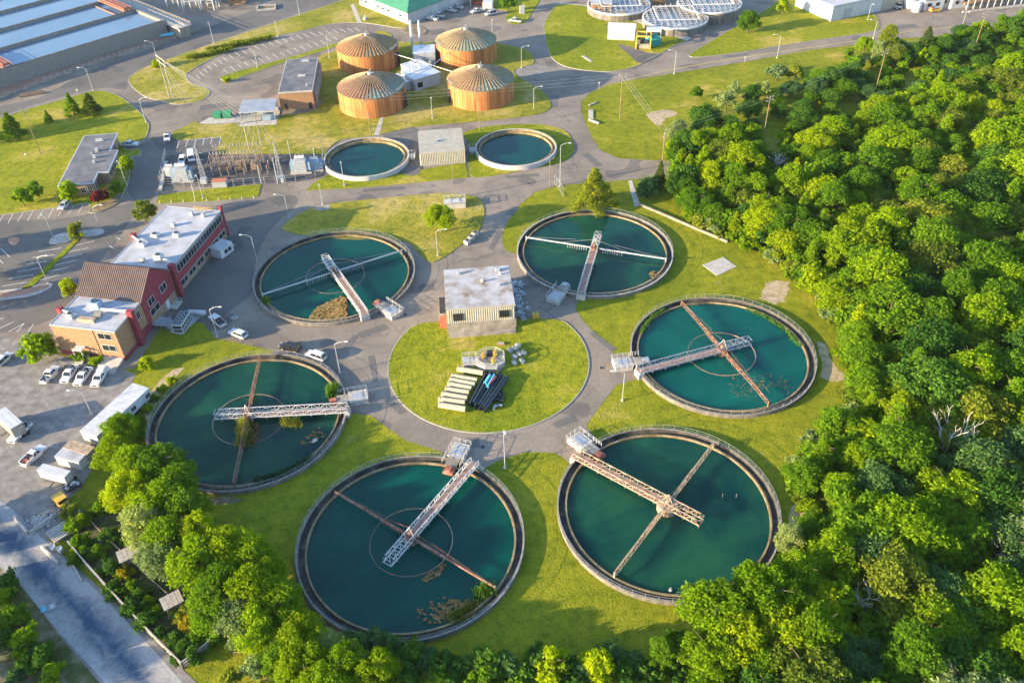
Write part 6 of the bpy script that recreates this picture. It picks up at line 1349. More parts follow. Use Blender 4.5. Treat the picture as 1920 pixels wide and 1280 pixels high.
# ------------------------------------------------------------------ growth in the tanks
def flakes(label, name, px, n, smin, smax, seed, z=.37, thick=.03, zv=.07, ragged_=.12):
    r = random.Random(seed); poly = GL(px, z); xs = [p.x for p in poly]; ys = [p.y for p in poly]; m = MB(); k = 0
    cx = sum(xs)/len(xs); cy = sum(ys)/len(ys); cl = [(r.uniform(min(xs), max(xs)), r.uniform(min(ys), max(ys))) for _ in range(9)]
    while k < n:
        if ragged_ > 1:
            c = r.choice(cl); x, y = r.gauss(c[0], ragged_), r.gauss(c[1], ragged_)
        else: x, y = r.uniform(min(xs), max(xs)), r.uniform(min(ys), max(ys))
        k += 1
        if not inside(x, y, poly): continue
        s = r.uniform(smin, smax); q = r.randint(5, 8); a0 = r.uniform(0, 6)
        pts = [(x+s*r.uniform(.55, 1.1)*math.cos(a0+i*2*PI/q)-cx, y+s*r.uniform(.55, 1.1)*.8*math.sin(a0+i*2*PI/q)-cy) for i in range(q)]; h = thick+r.uniform(0, zv)
        m.prism(pts, -.05, h)
    o = m.build(name, M['algae']); o.location = (cx, cy, z); tag(o, label, 'algae', None, 'stuff' if name == 'algae_flakes' else None); return o
flakes('big ragged brown algae raft floating in the tank by the red building', 'algae_raft', [(580, 598), (594, 578), (620, 565), (640, 556), (652, 562), (648, 580), (650, 598), (620, 602)], 900, .22, .6, 1, zv=.22)
flakes('scattered brown algae flakes near the lower rim of the biggest tank', 'algae_flakes', [(775, 1150), (790, 1125), (830, 1120), (870, 1125), (905, 1130), (890, 1160), (850, 1165), (800, 1170)], 700, .1, .38, 2, ragged_=1.5, zv=.05)
flakes('curved brown algae strip caught along the inner ring of the biggest tank', 'algae_flakes', [(790, 1085), (812, 1070), (834, 1056), (838, 1064), (822, 1078), (800, 1090)], 120, .15, .45, 3)
flakes('thin brown algae specks in the far corner of the bright teal tank', 'algae_flakes', [(1360, 720), (1375, 745), (1400, 745), (1440, 740), (1480, 740), (1500, 715), (1460, 700), (1420, 690), (1400, 660), (1380, 700)], 260, .05, .16, 4, ragged_=1.8, zv=.02)
flakes('two small brown algae patches in the reedy green tank', 'algae_flakes', [(562, 828), (570, 838), (582, 835), (612, 815), (600, 800), (575, 815)], 60, .15, .4, 5, zv=.1)
flakes('small tan algae patch at the right rim of the tank before the conifer', 'algae_flakes', [(1215, 516), (1222, 508), (1236, 511), (1240, 517), (1228, 522)], 60, .15, .5, 6)
M['reed'] = leaf_mat('reed', (.2, .23, .04), .3, .4); M['reed_green'] = leaf_mat('reed_green', (.09, .2, .03), .3, .4); M['reed_dark'] = leaf_mat('reed_dark', (.05, .13, .075), .3, .4)
def reeds(label, pxs, n, H, m, spread, seed):
    r = random.Random(seed); c0 = G(*pxs[len(pxs)//2], .4); b = MB()
    for i in range(n):
        k = r.random()*(len(pxs)-1); j = min(int(k), len(pxs)-2); p = G(*pxs[j], .4).lerp(G(*pxs[j+1], .4), k-j); x = p.x+r.gauss(0, spread)-c0.x; y = p.y+r.gauss(0, spread)-c0.y
        h = H*r.uniform(.5, 1.1); a = r.uniform(0, PI); w = r.uniform(.05, .12); dx, dy = w*math.cos(a), w*math.sin(a); lx, ly = r.gauss(0, .25)*h, r.gauss(0, .25)*h
        b.add([(x-dx, y-dy, -.1), (x+dx, y+dy, -.1), (x+lx*.4+dx*.8, y+ly*.4+dy*.8, h*.6), (x+lx, y+ly, h), (x+lx*.4-dx*.8, y+ly*.4-dy*.8, h*.6)], [(0, 1, 2, 3, 4)])
    o = b.build('reed_clump', M[m]); o.location = (c0.x, c0.y, .4); tag(o, label, 'reeds')
reeds('tall yellow reeds growing along the arm of the reedy green tank', [(459, 790), (457, 812), (455, 835)], 900, 1.9, 'reed', .45, 1); reeds('darker reeds behind the yellow ones at the centre of the green tank', [(470, 798), (472, 815), (470, 832)], 500, .8, 'algae', .7, 2)
reeds('yellowish reeds under the bridge of the reedy green tank', [(532, 793), (545, 795), (560, 796)], 500, 1.3, 'reed', .45, 3); reeds('bright green reeds on the box at the right rim of the green tank', [(622, 740), (626, 734)], 420, 2.4, 'reed_green', .5, 4)
reeds('pale green reeds along the lower right rim of the reedy tank', [(480, 903), (520, 893), (555, 878), (580, 862)], 1100, .9, 'reed_dark', .5, 5)
reeds('bright reeds sprouting where the rusty arm meets the biggest tank rim', [(898, 1118), (910, 1106), (922, 1108)], 420, 1.5, 'reed_green', .6, 6); reeds('low yellow green weeds beside the floating algae of the biggest tank', [(852, 1158), (862, 1155), (895, 1130)], 500, 1.0, 'reed', .6, 7); reeds('weeds growing inside the left rim of the tank by the red building', [(495, 562), (500, 568)], 260, 1.0, 'reed_green', .5, 8)
reeds('weeds lining the upper left rim of the bright teal tank', [(1203, 625), (1212, 607), (1226, 594), (1245, 582)], 420, .8, 'reed_green', .3, 9); reeds('weeds sprouting along the upper right rim of the teal tank', [(1400, 578), (1440, 597), (1475, 622), (1500, 650)], 420, .7, 'reed_green', .3, 10)
t = thing('foam_board', 'small white board floating in the reedy green tank', 'board', G(590, 826, .4), .8); MB().b2(-.55, .55, -.3, .3, -.03, .1).build('panel', M['white'], t); MB().b2(-.5, .5, -.04, .04, .1, .13).build('strip', M['steel'], t)
for i, (x, y) in enumerate(((1354, 932), (1380, 932))):
    t = thing('sampling_rod', ('thin rod rising from the water of the tan columned tank, left one', 'thin rod rising from the water of the tan columned tank, right one')[i], 'rod', G(x, y, .3)); MB().tube((0, 0, 0), (0, 0, .9), .03, None, 6).build('rod', M['steel_white'], t); MB().box(0, 0, .9, .07, .07, .07).build('tip', M['steel_white'], t)
t = thing('float_buoy', 'small white float near the lower rim of the tan columned tank', 'float', G(1257, 1106, .4)); MB().tube((0, 0, -.1), (0, 0, .2), .28, None, 12).build('float_body', M['white'], t); MB().tube((0, 0, .2), (0, 0, .75), .09, None, 6).build('float_stem', M['steel'], t)
# ------------------------------------------------------------------ trees
def leaf_mesh(name, blobs, n, size, m, seed, up=.25, flat=0.0, droop=0.0, aspect=.62):
    g = np.random.default_rng(seed); B = np.array(blobs, dtype=float); C, Rr = B[:, :3], B[:, 3]
    w = Rr**2; idx = g.choice(len(B), n, p=w/w.sum()); d = g.normal(size=(n, 3)); d[:, 2] += up; d /= np.linalg.norm(d, axis=1)[:, None]
    P = C[idx]+d*(Rr[idx]*g.uniform(.5, 1.28, n))[:, None]; P[:, 2] = np.maximum(P[:, 2], .25)
    dist = np.linalg.norm(P[:, None, :]-C[None], axis=2)/Rr[None]; deep = (dist < .48).any(axis=1); P, d = P[~deep], d[~deep]; n = len(P)
    nr = d*.5+g.normal(size=(n, 3))*.62; nr[:, 2] += flat; nr /= np.linalg.norm(nr, axis=1)[:, None]
    t = np.cross(nr, g.normal(size=(n, 3))); t[:, 2] -= droop; t /= np.linalg.norm(t, axis=1)[:, None]; b = np.cross(nr, t); b /= np.linalg.norm(b, axis=1)[:, None]
    s = size*g.uniform(.55, 1.25, n)[:, None]; q = s*aspect
    V = np.stack([P-t*s, P-b*q+t*s*.15+nr*s*.12, P+t*s, P+b*q+t*s*.15+nr*s*.12], 1).reshape(-1, 3)
    me = bpy.data.meshes.new(name); me.vertices.add(4*n); me.vertices.foreach_set('co', V.ravel()); me.loops.add(4*n); me.loops.foreach_set('vertex_index', np.arange(4*n, dtype=np.int32)); me.polygons.add(n)
    me.polygons.foreach_set('loop_start', np.arange(0, 4*n, 4, dtype=np.int32)); me.update(calc_edges=True); me.materials.append(m); return me
def blobs_round(R, H, z0, k, seed, lean=0):
    r = random.Random(seed); out = []; cz = (z0+H)/2; hz = (H-z0)/2
    for i in range(k):
        a = r.uniform(0, 2*PI); u = r.uniform(-.9, 1); rad = math.sqrt(max(.05, 1-u*u))*R*r.uniform(.5, .95); br = R*r.uniform(.13, .27)
        out.append((rad*math.cos(a), rad*math.sin(a), cz+u*hz*.82, br))
    for i in range(5): out.append((r.uniform(-.3, .3)*R, r.uniform(-.3, .3)*R, cz+r.uniform(-.3, .75)*hz, R*r.uniform(.3, .42)))
    return out
def blobs_cone(R, H, z0, k, seed):
    r = random.Random(seed); out = []
    for i in range(k):
        f = (i/k)**.9; rad = R*(1-f)**.85*r.uniform(.45, .95); a = i*2.4+r.uniform(-.4, .4); out.append((rad*math.cos(a), rad*math.sin(a), z0+f*(H-z0)*.97, max(.3, R*(.34-.2*f))*r.uniform(.8, 1.15)))
    return out
def trunk_mb(H, r0, R, seed, limbs=6):
    r = random.Random(seed); m = MB(); p = Vector((0, 0, 0)); pts = [p.copy()]
    for i in range(4): p = p+Vector((r.uniform(-.25, .25), r.uniform(-.25, .25), H*.85/4)); pts.append(p.copy())
    for i in range(4): m.tube(pts[i], pts[i+1], r0*(1-.22*i), r0*(1-.22*(i+1)), 7)
    for i in range(limbs):
        k = r.uniform(.3, .9); j = min(3, int(k*4)); s = pts[j].lerp(pts[j+1], k*4-j); a = 2*PI*i/limbs+r.uniform(-.4, .4); e = s+Vector((R*.62*math.cos(a), R*.62*math.sin(a), H*r.uniform(.12, .25))); mid = s.lerp(e, .5)+Vector((0, 0, .4)); m.tube(s, mid, r0*.42, r0*.26, 5); m.tube(mid, e, r0*.26, r0*.08, 5)
    return m
LEAF = {'bright': (.17, .285, .01), 'lime': (.235, .33, .009), 'mid': (.115, .225, .014), 'dark': (.058, .14, .02), 'silver': (.22, .3, .12), 'olive': (.18, .235, .028), 'blue': (.08, .165, .05), 'purple': (.12, .025, .035), 'pine': (.075, .125, .018), 'gold': (.27, .24, .015)}
for k, c in LEAF.items(): M['leaf_'+k] = leaf_mat('leaf_'+k, c, .3, .5 if k not in ('dark', 'pine', 'blue') else .38)
PROTO = {}
def proto(kind, col, v):
    key = (kind, col, v)
    if key in PROTO: return PROTO[key]
    s = sum(ord(c)*7 for c in kind)+v*101; m = M['leaf_'+col]
    if kind == 'round': R, H = 5, 10; bl = blobs_round(R, H, 1.2, 62, s); n, sz = 9500, .26
    elif kind == 'tall': R, H = 4, 13; bl = blobs_round(R, H, 1.0, 66, s); n, sz = 9500, .26
    elif kind == 'poplar': R, H = 3.2, 12; bl = blobs_cone(R, H, .6, 48, s); n, sz = 8000, .25
    elif kind == 'spread': R, H = 5.5, 8.5; bl = blobs_round(R, H, 2.0, 30, s); bl = [(x, y, z, q*.8) for x, y, z, q in bl]; n, sz = 7500, .27
    elif kind == 'conifer': R, H = 3.6, 12; bl = blobs_cone(R, H, .7, 60, s); bl = [(x, y, z, q*.75) for x, y, z, q in bl]; n, sz = 8500, .25
    elif kind == 'bush': R, H = 2, 2.6; bl = blobs_round(R, H, .2, 16, s); n, sz = 1500, .24
    elif kind == 'small': R, H = 2.4, 5; bl = blobs_round(R, H, 1.0, 18, s); n, sz = 1900, .28
    elif kind == 'hedge': R, H = 2, 1.6; r = random.Random(s); bl = [(-5+i*.55, r.uniform(-.5, .5), r.uniform(.5, 1.0), r.uniform(.6, .9)) for i in range(19)]; n, sz = 2600, .22
    me = leaf_mesh('crown', bl, n, sz, m, s, flat=.25 if kind != 'conifer' else 0, droop=.5 if kind == 'conifer' else .1, aspect=.6 if kind != 'conifer' else .34)
    root = bpy.data.objects.new('tree_source', None)
    crown = bpy.data.objects.new('crown', me)
    tm = trunk_mb(H, {'bush': .07, 'small': .12, 'hedge': .06}.get(kind, .3), R, s, 5 if kind in ('bush', 'small') else 7)
    tme = bpy.data.meshes.new('trunk'); tme.from_pydata(tm.v, [], tm.f); tme.materials.append(M['trunk'])
    PROTO[key] = (me, tme, R, H); return PROTO[key]
TN = {'round': 'broadleaf_tree', 'tall': 'broadleaf_tree', 'poplar': 'young_tree', 'spread': 'spreading_tree', 'conifer': 'conifer_tree', 'bush': 'shrub', 'small': 'small_tree', 'hedge': 'hedge'}
TC_ = {'bush': 'shrub', 'hedge': 'hedge'}
def tree(kind, col, x, y, H, label, group=None, wf=1.0, v=None, base=0.0):
    v = random.randint(0, 3) if v is None else v; me, tme, R, H0 = proto(kind, col, v); k = H/H0
    t = thing(TN[kind], label, TC_.get(kind, 'tree'), (x, y, base), random.uniform(0, 6.28), group); t.scale = (k*wf*random.uniform(.86, 1.18), k*wf*random.uniform(.86, 1.18), k)
    c = bpy.data.objects.new('crown', me); COL.objects.link(c); c.parent = t
    u = bpy.data.objects.new('trunk' if kind not in ('bush', 'hedge') else 'stem', tme); COL.objects.link(u); u.parent = t; return t
def tree_px(kind, col, cx, cy, H, label, group=None, wf=1.0, **k):
    p = G(cx, cy, H*.55); return tree(kind, col, p.x, p.y, H, label, group, wf, **k)
M['bleached'] = mat('bleached', [(.3, (.42, .37, .3)), (.6, (.58, .53, .46))], 2, .95)
def dead_tree(label, px, H, seed, spread=.55, m='dead'):
    p = G(*px); r = random.Random(seed); mb = MB()
    def grow_(s, d, L, rad, lev):
        mid = s+d*L*.55+Vector((r.uniform(-.1, .1), r.uniform(-.1, .1), 0))*L; e = s+d*L+Vector((r.uniform(-.15, .15), r.uniform(-.15, .15), .05))*L; mb.tube(s, mid, rad, rad*.8, 6); mb.tube(mid, e, rad*.8, rad*.55, 6)
        if lev:
            for i in range(r.choice((2, 3, 3))):
                nd = (d+Vector((r.gauss(0, spread), r.gauss(0, spread), r.uniform(-.1, .35)))).normalized(); grow_(e if i else mid, nd, L*r.uniform(.55, .8), rad*.55, lev-1)
    t = thing('dead_tree', label, 'tree', (p.x, p.y, 0))
    for i in range(4): grow_(Vector((0, 0, 0)), Vector((r.gauss(0, .3), r.gauss(0, .3), 1)).normalized(), H*.38, .2, 3)
    mb.build('branches', M[m], t); MB().tube((0, 0, 0), (0, 0, 1.2), .5, .35, 8).build('stump', M['trunk'], t)
# ---- the wood on the right
EDGE = [(1266, 300), (1310, 278), (1370, 290), (1436, 330), (1500, 300), (1570, 262), (1690, 208), (1800, 165), (1900, 140), (2060, 90), (2260, 60), (2300, 700), (2250, 1560), (1100, 1560), (1290, 1340), (1345, 1275), (1400, 1190), (1470, 1120), (1525, 1050), (1520, 980), (1498, 920), (1500, 870), (1545, 820), (1600, 790), (1605, 730), (1590, 660), (1568, 600), (1510, 530), (1440, 482), (1350, 440), (1285, 400), (1262, 372)]
FP = GL(EDGE)
struct(MB().sheet(FP, .012).build('forest_floor', M['forest_floor']))
MARKS = [((1115, 470), 'beyond the tank before the conifer'), ((1350, 660), 'beside the bright teal tank'), ((1255, 960), 'right of the tan columned tank'), ((1300, 1180), 'below the tan columned tank'), ((1433, 230), 'near the utility pole above the dead tree'), ((1640, 150), 'near the middle utility pole'), ((1825, 80), 'near the furthest utility pole'),
         ((1765, 830), 'around the tall pale dead tree'), ((1880, 1010), 'around the bare brown branches at the right'), ((1620, 1110), 'around the small dead tree at the bottom'), ((1450, 290), 'around the bleached dead branches'), ((1850, 330), 'high in the wood by the right edge'), ((1860, 560), 'halfway down the right edge'), ((1850, 1230), 'in the bottom right corner'), ((1660, 480), 'at the heart of the wood'), ((1560, 380), 'above the heart of the wood'), ((1680, 700), 'behind the teal tank')]
ADJ = {'bright': 'fresh green', 'lime': 'yellow green', 'mid': 'mid green', 'dark': 'deep green', 'silver': 'silvery pale', 'olive': 'dull olive', 'blue': 'blue green', 'gold': 'golden green', 'pine': 'dark needled', 'purple': 'purple leaved'}
SHP = {'round': 'round', 'tall': 'tall', 'poplar': 'pointed', 'spread': 'spreading', 'conifer': 'conical', 'bush': 'bushy', 'small': 'small'}
def seg_dist(x, y, poly):
    best = 1e9
    for a, b in zip(poly, poly[1:]+poly[:1]):
        ab = Vector((b.x-a.x, b.y-a.y)); ap = Vector((x-a.x, y-a.y)); t = max(0, min(1, ap.dot(ab)/max(1e-6, ab.length_squared))); best = min(best, (ap-ab*t).length)
    return best
pts = []; r = random.Random(21); tries = 0
while tries < 60000 and len(pts) < 345:
    tries += 1; px_, py_ = r.uniform(1230, 2010), r.uniform(20, 1420); p = G(px_, py_)
    if not inside(p.x, p.y, FP): continue
    d = seg_dist(p.x, p.y, FP); sp = 5.8 if d < 9 else 7.2
    cx, cy = PX((p.x, p.y, 7))
    if cx > 1965 or cy > 1330 or cy < -10: continue
    if any((p.x-q[0])**2+(p.y-q[1])**2 < min(sp, q[2])**2 for q in pts): continue
    pts.append((p.x, p.y, sp, d, cx, cy))
DEADS = [(1772, 865, 9.5), (1620, 1145, 6.5), (1870, 1050, 7), (1452, 318, 5.5)]
for x, y, sp, d, cx, cy in pts:
    if any(math.hypot(cx-a, cy-b+10) < c*6.5 for a, b, c in DEADS): continue
    q = r.random(); near = cy > 820
    if d < 8: kind, col, H = r.choice([('poplar', 'bright', 8.5), ('poplar', 'lime', 8), ('round', 'mid', 7), ('round', 'bright', 8), ('tall', 'bright', 9.5), ('round', 'lime', 7.5)])
    elif near: kind, col, H = r.choice([('round', 'bright', 10), ('round', 'mid', 10.5), ('tall', 'mid', 12), ('round', 'silver', 9.5), ('round', 'dark', 10), ('tall', 'bright', 12), ('round', 'olive', 9.5), ('round', 'blue', 8.5), ('spread', 'mid', 9.5)])
    elif cx+cy*.9 < 2050: kind, col, H = r.choice([('round', 'bright', 9.5), ('tall', 'bright', 11), ('round', 'mid', 9.5), ('round', 'lime', 9), ('tall', 'mid', 11.5), ('round', 'olive', 9), ('poplar', 'bright', 10.5), ('poplar', 'lime', 10)])
    else: kind, col, H = r.choice([('round', 'mid', 10), ('round', 'olive', 10), ('tall', 'mid', 12), ('round', 'bright', 10.5), ('round', 'olive', 9.5), ('tall', 'bright', 11.5), ('poplar', 'mid', 11), ('round', 'dark', 10)])
    H *= r.uniform(.82, 1.22)
    mk = min(MARKS, key=lambda m: (m[0][0]-cx)**2+(m[0][1]-cy)**2); rim_ = 'on the wood edge ' if d < 8 else ''
    tree(kind, col, x, y, H, f'{ADJ[col]} {SHP[kind]} tree {rim_}{mk[1]}', 'trees of the wood on the right', r.uniform(1.08, 1.42))
# smaller trees standing in the gaps under the canopy
sub_ = []; tries = 0
while tries < 30000 and len(sub_) < 120:
    tries += 1; p = G(r.uniform(1260, 2000), r.uniform(60, 1400))
    if not inside(p.x, p.y, FP): continue
    cx, cy = PX((p.x, p.y, 4))
    if cx > 1950 or cy > 1320 or any(math.hypot(cx-a, cy-b+10) < c*6 for a, b, c in DEADS): continue
    if any((p.x-q[0])**2+(p.y-q[1])**2 < 17 for q in pts) or any((p.x-q[0])**2+(p.y-q[1])**2 < 30 for q in sub_): continue
    sub_.append((p.x, p.y)); c = r.choice(['mid', 'bright', 'mid', 'dark', 'lime', 'bright', 'olive']); mk = min(MARKS, key=lambda m: (m[0][0]-cx)**2+(m[0][1]-cy)**2)
    tree('small', c, p.x, p.y, r.uniform(5.5, 8), f'low {ADJ[c]} tree filling a canopy gap {mk[1]}', 'low trees filling the canopy gaps', r.uniform(1.2, 1.6))
# low shrubs fringing the wood towards the tanks
FR = along([(1285, 402), (1350, 442), (1440, 482), (1510, 530), (1568, 600), (1592, 660), (1606, 730), (1598, 792), (1545, 824), (1500, 872), (1492, 920), (1512, 980), (1515, 1048), (1460, 1124), (1395, 1192)], 3.4)
for p in FR:
    cx, cy = PX(p); q = p+Vector((r.uniform(-1.2, 1.2), r.uniform(-1.2, 1.2), 0)); c = r.choice(['bright', 'lime', 'mid', 'olive', 'bright', 'silver'])
    pl = 'above the pale slab' if cy < 480 else 'near the sandy bare patch' if cy < 600 else 'beside the teal tank' if cy < 800 else 'between the two right hand tanks' if cy < 900 else 'beside the tan columned tank'
    tree('bush', c, q.x, q.y, r.uniform(1.8, 3.6), f'{ADJ[c]} shrub fringing the wood {pl}', 'shrubs fringing the wood', r.uniform(1.0, 1.5))
# understorey: shrub fill seen between the trunks, nobody could count it
ub = MB(); g = np.random.default_rng(4); bl = []
for x, y, sp, d, cx, cy in pts:
    for i in range(3):
        bl.append((x+g.uniform(-4.5, 4.5), y+g.uniform(-4.5, 4.5), g.uniform(.4, 3.4), g.uniform(1.4, 2.9)))
bl = [b for b in bl if inside(b[0], b[1], FP)]
ume = []
for i in range(0, len(bl), 60): ume.append(leaf_mesh('undergrowth', bl[i:i+60], 15000, .45, M['leaf_mid'], 50+i))
um = ume[0]
import bmesh
bmx = bmesh.new()
for me in ume: bmx.from_mesh(me)
um = bpy.data.meshes.new('undergrowth'); bmx.to_mesh(um); bmx.free(); um.materials.append(M['leaf_mid'])
o = bpy.data.objects.new('undergrowth', um); COL.objects.link(o); tag(o, 'dark shrubby undergrowth filling the wood floor between the trunks', 'undergrowth', None, 'stuff')
for a in (('tall pale bare tree with forked limbs standing in the wood right of the lower tanks', (1772, 868), 12.5, 3, .38, 'bleached'), ('small bleached dead tree in the bottom of the wood', (1622, 1150), 8, 4, .55, 'bleached'), ('bare brown branching tree near the right edge of the photo', (1862, 1055), 9, 5, .8), ('second bare brown tree at the right edge, slightly higher', (1892, 985), 6, 8, .8), ('bleached dead branches among bright trees at the upper wood edge', (1452, 325), 8, 6, .5, 'bleached'), ('bare grey brush at the very bottom of the wood', (1470, 1280), 5, 9, .8), ('bare brown branches high in the wood near the right edge', (1830, 255), 5, 10, .8), ('leafless snag on the wood edge behind the teal tank', (1640, 560), 6, 11, .5)): dead_tree(*a)
# ---- trees along the road above the wood
for i, (k, c, x, y, H, wf, l) in enumerate([
 ('round', 'dark', 1322, 226, 10, 1.1, 'big dark tree at the upper left corner of the wood'), ('tall', 'silver', 1272, 248, 9, 1.0, 'silvery tree at the very left corner of the wood'), ('round', 'dark', 1290, 270, 9, 1, 'deep green tree below the silvery corner tree'), ('tall', 'mid', 1262, 285, 8, .9, 'mid green tree beside the corner utility pole'),
 ('round', 'dark', 1366, 240, 8, 1.1, 'deep green tree right of the big dark corner tree'), ('small', 'silver', 1362, 190, 6.5, 1.1, 'silvery bush on the bank above the corner trees'), ('small', 'silver', 1378, 168, 6, .9, 'pale upright bush on the bank, tallest of a pair'), ('round', 'dark', 1410, 178, 7, .9, 'dark tree on the bank left of the gap pole'), ('bush', 'silver', 1428, 168, 4, 1.2, 'grey green bush beside the dark bank tree'),
 ('small', 'silver', 1458, 136, 5.5, 1.5, 'wide silvery shrub on the bank below the yellow lined road'), ('small', 'olive', 1489, 138, 5.5, 1.2, 'yellowish shrub right of the wide silvery one'), ('round', 'dark', 1560, 148, 9, 1.15, 'large deep green tree on the bank in the middle of the row'), ('round', 'blue', 1530, 165, 7, 1.1, 'blue green tree left of the large bank tree'), ('round', 'dark', 1600, 142, 8, 1, 'deep green tree right of the large bank tree'), ('bush', 'mid', 1592, 102, 4, .9, 'small lone bush on the bank near the road'), ('round', 'bright', 1622, 85, 6.5, 1, 'bright round tree at the road corner by the tree lawn'),
 ('tall', 'olive', 1668, 72, 11, .9, 'tall feathery olive tree beside the wide tarmac'), ('tall', 'silver', 1648, 95, 9, 1, 'pale tree left of the tall feathery one'), ('round', 'olive', 1672, 98, 8, 1.2, 'golden olive tree below the tall feathery one'), ('conifer', 'pine', 1738, 75, 11, 1.3, 'broad dark conifer beside the wide tarmac'), ('round', 'dark', 1712, 100, 7, 1.1, 'dark tree left of the broad conifer'), ('round', 'dark', 1770, 88, 7.5, 1.1, 'dark tree right of the broad conifer'), ('round', 'mid', 1745, 105, 6.5, 1.2, 'mid green tree below the broad conifer'), ('round', 'mid', 1812, 68, 6.5, 1.1, 'mid green tree before the furthest pole'), ('round', 'dark', 1838, 72, 7, 1.1, 'dark tree just right of the furthest pole'), ('tall', 'mid', 1880, 50, 10, 1.1, 'tall tree at the road edge near the top right corner'), ('round', 'dark', 1905, 55, 10, 1.1, 'dark rounded tree in the top right corner'), ('round', 'mid', 1930, 40, 10, 1.1, 'tree cut by the right edge at the top right corner'),
 ('round', 'mid', 1405, 40, 8.5, 1.15, 'broad lone tree in the middle of the tree lawn'), ('small', 'mid', 1306, 174, 4.5, 1.1, 'small young tree alone on the grass bank'), ('small', 'lime', 1467, 14, 6, 1, 'small tree at the back of the tree lawn'), ('small', 'lime', 1527, 6, 6, 1, 'little tree at the top edge of the tree lawn'), ('small', 'mid', 952, 6, 7, 1, 'small tree on the lawn at the top of the workshop yard'),
 ('conifer', 'olive', 1114, 350, 12.5, 1.65, 'large lone conifer beside the road above the upper right tank'), ('conifer', 'pine', 1238, 325, 9, .9, 'dark conifer at the end of the road by the wood'), ('bush', 'blue', 1215, 352, 4, 1.4, 'blue green shrubs at the end of the concrete path'), ('round', 'dark', 1270, 345, 7, 1.1, 'dark tree at the wood corner under the utility pole'),
 ('round', 'lime', 826, 410, 7.6, 1.25, 'spreading yellow green tree on the dry lawn'), ('conifer', 'mid', 18, 232, 9, 1.35, 'conifer at the left edge of the office lawn'), ('conifer', 'mid', 131, 193, 8, 1.35, 'conifer on the office lawn, left of a pair by the road'), ('conifer', 'pine', 168, 192, 7.5, 1.5, 'fuller conifer right of the pair by the road'), ('conifer', 'mid', 88, 217, 4.5, 1.1, 'little conifer on the office lawn'),
 ('small', 'bright', 128, 358, 6, 1.1, 'bright tree at the corner of the dark roofed office'), ('small', 'bright', 40, 371, 5, 1.1, 'small tree on the left lawn by the marked bays'), ('small', 'mid', 68, 355, 5, 1.0, 'small tree on the left lawn behind another'), ('small', 'purple', 186, 369, 4.5, 1.1, 'purple leaved tree in the office planting bed'), ('bush', 'mid', 219, 350, 2.6, 1.2, 'low green bush by the office entrance'), ('small', 'lime', 236, 310, 6, 1.0, 'young tree beside the office porch'), ('bush', 'lime', 203, 366, 2.2, 1, 'small lime bush next to the purple tree'),
 ('spread', 'olive', 270, 398, 6.5, .8, 'olive tree behind the far left corner of the red building'), ('bush', 'olive', 141, 433, 3.4, 1.2, 'olive bush on the concrete parking island'), ('small', 'lime', 130, 541, 5.5, 1.0, 'bright tree at the left wall of the gable hall'), ('bush', 'bright', 75, 648, 5.2, 1.15, 'large round green bush at the left corner of the tan wing'), ('bush', 'lime', 276, 680, 2.4, 1.4, 'low lime shrub on the lawn beside the red plinth'), ('bush', 'bright', 150, 668, 1.8, 1.4, 'low shrubs along the foot of the tan wing'), ('bush', 'bright', 178, 676, 1.6, 1.4, 'small shrub by the ramp of the tan wing'),
 ('bush', 'lime', 295, 119, 2.6, 1.3, 'leafy bush under the lamp post on the far verge'), ('bush', 'lime', 424, 150, 1.6, 1.2, 'tiny bush on the nose of the thin grass strip'), ('bush', 'mid', 1457, 130, 3, 1, 'low bush behind the silvery bank shrub'), ('bush', 'mid', 640, 273, .9, 1.2, 'low weed tuft behind the left basin')]): tree_px(k, c, x, y, H, l, None, wf)
for i, (x, y, a) in enumerate(((385, 100, .5), (425, 86, .45), (465, 76, .4))):
    p = G(x+8, y+4); t = tree('hedge', 'olive', p.x, p.y, 1.9, ('left stretch of low yellowish hedge on the verge of the curved lot', 'middle stretch of low yellowish hedge on the verge of the curved lot', 'right stretch of low yellowish hedge on the verge of the curved lot')[i], 'hedge on the verge'); t.rotation_euler = (0, 0, a); t.scale = (1.6, 1.2, 1.1)
# ---- dark scrub trees filling the strip between the bank and the wood
CP = GL([(1392, 215), (1440, 190), (1520, 160), (1580, 145), (1640, 112), (1690, 100), (1760, 88), (1830, 72), (1920, 55), (2000, 60), (1940, 118), (1800, 158), (1690, 200), (1570, 258), (1440, 318), (1400, 280)])
cps = []; tries = 0
while tries < 5000 and len(cps) < 62:
    tries += 1; p = G(r.uniform(1385, 2000), r.uniform(50, 320))
    if not inside(p.x, p.y, CP) or any((p.x-q[0])**2+(p.y-q[1])**2 < 42 for q in cps): continue
    cx, cy = PX((p.x, p.y, 4))
    if cx > 1945: continue
    cps.append((p.x, p.y)); k, c = r.choice([('round', 'dark'), ('round', 'mid'), ('round', 'blue'), ('small', 'mid'), ('round', 'dark'), ('small', 'bright')]); mk = min([((1450, 250), 'around the gap pole above the dead tree'), ((1560, 200), 'left of the middle gap pole'), ((1640, 160), 'around the middle gap pole'), ((1740, 120), 'between the middle and the furthest gap pole'), ((1840, 95), 'around the furthest gap pole')], key=lambda m: (m[0][0]-cx)**2+(m[0][1]-cy)**2)
    tree(k, c, p.x, p.y, r.uniform(4.2, 6.6), f'low {ADJ[c]} tree in the shaded strip {mk[1]}', 'scrub trees in the shaded strip', 1.35)
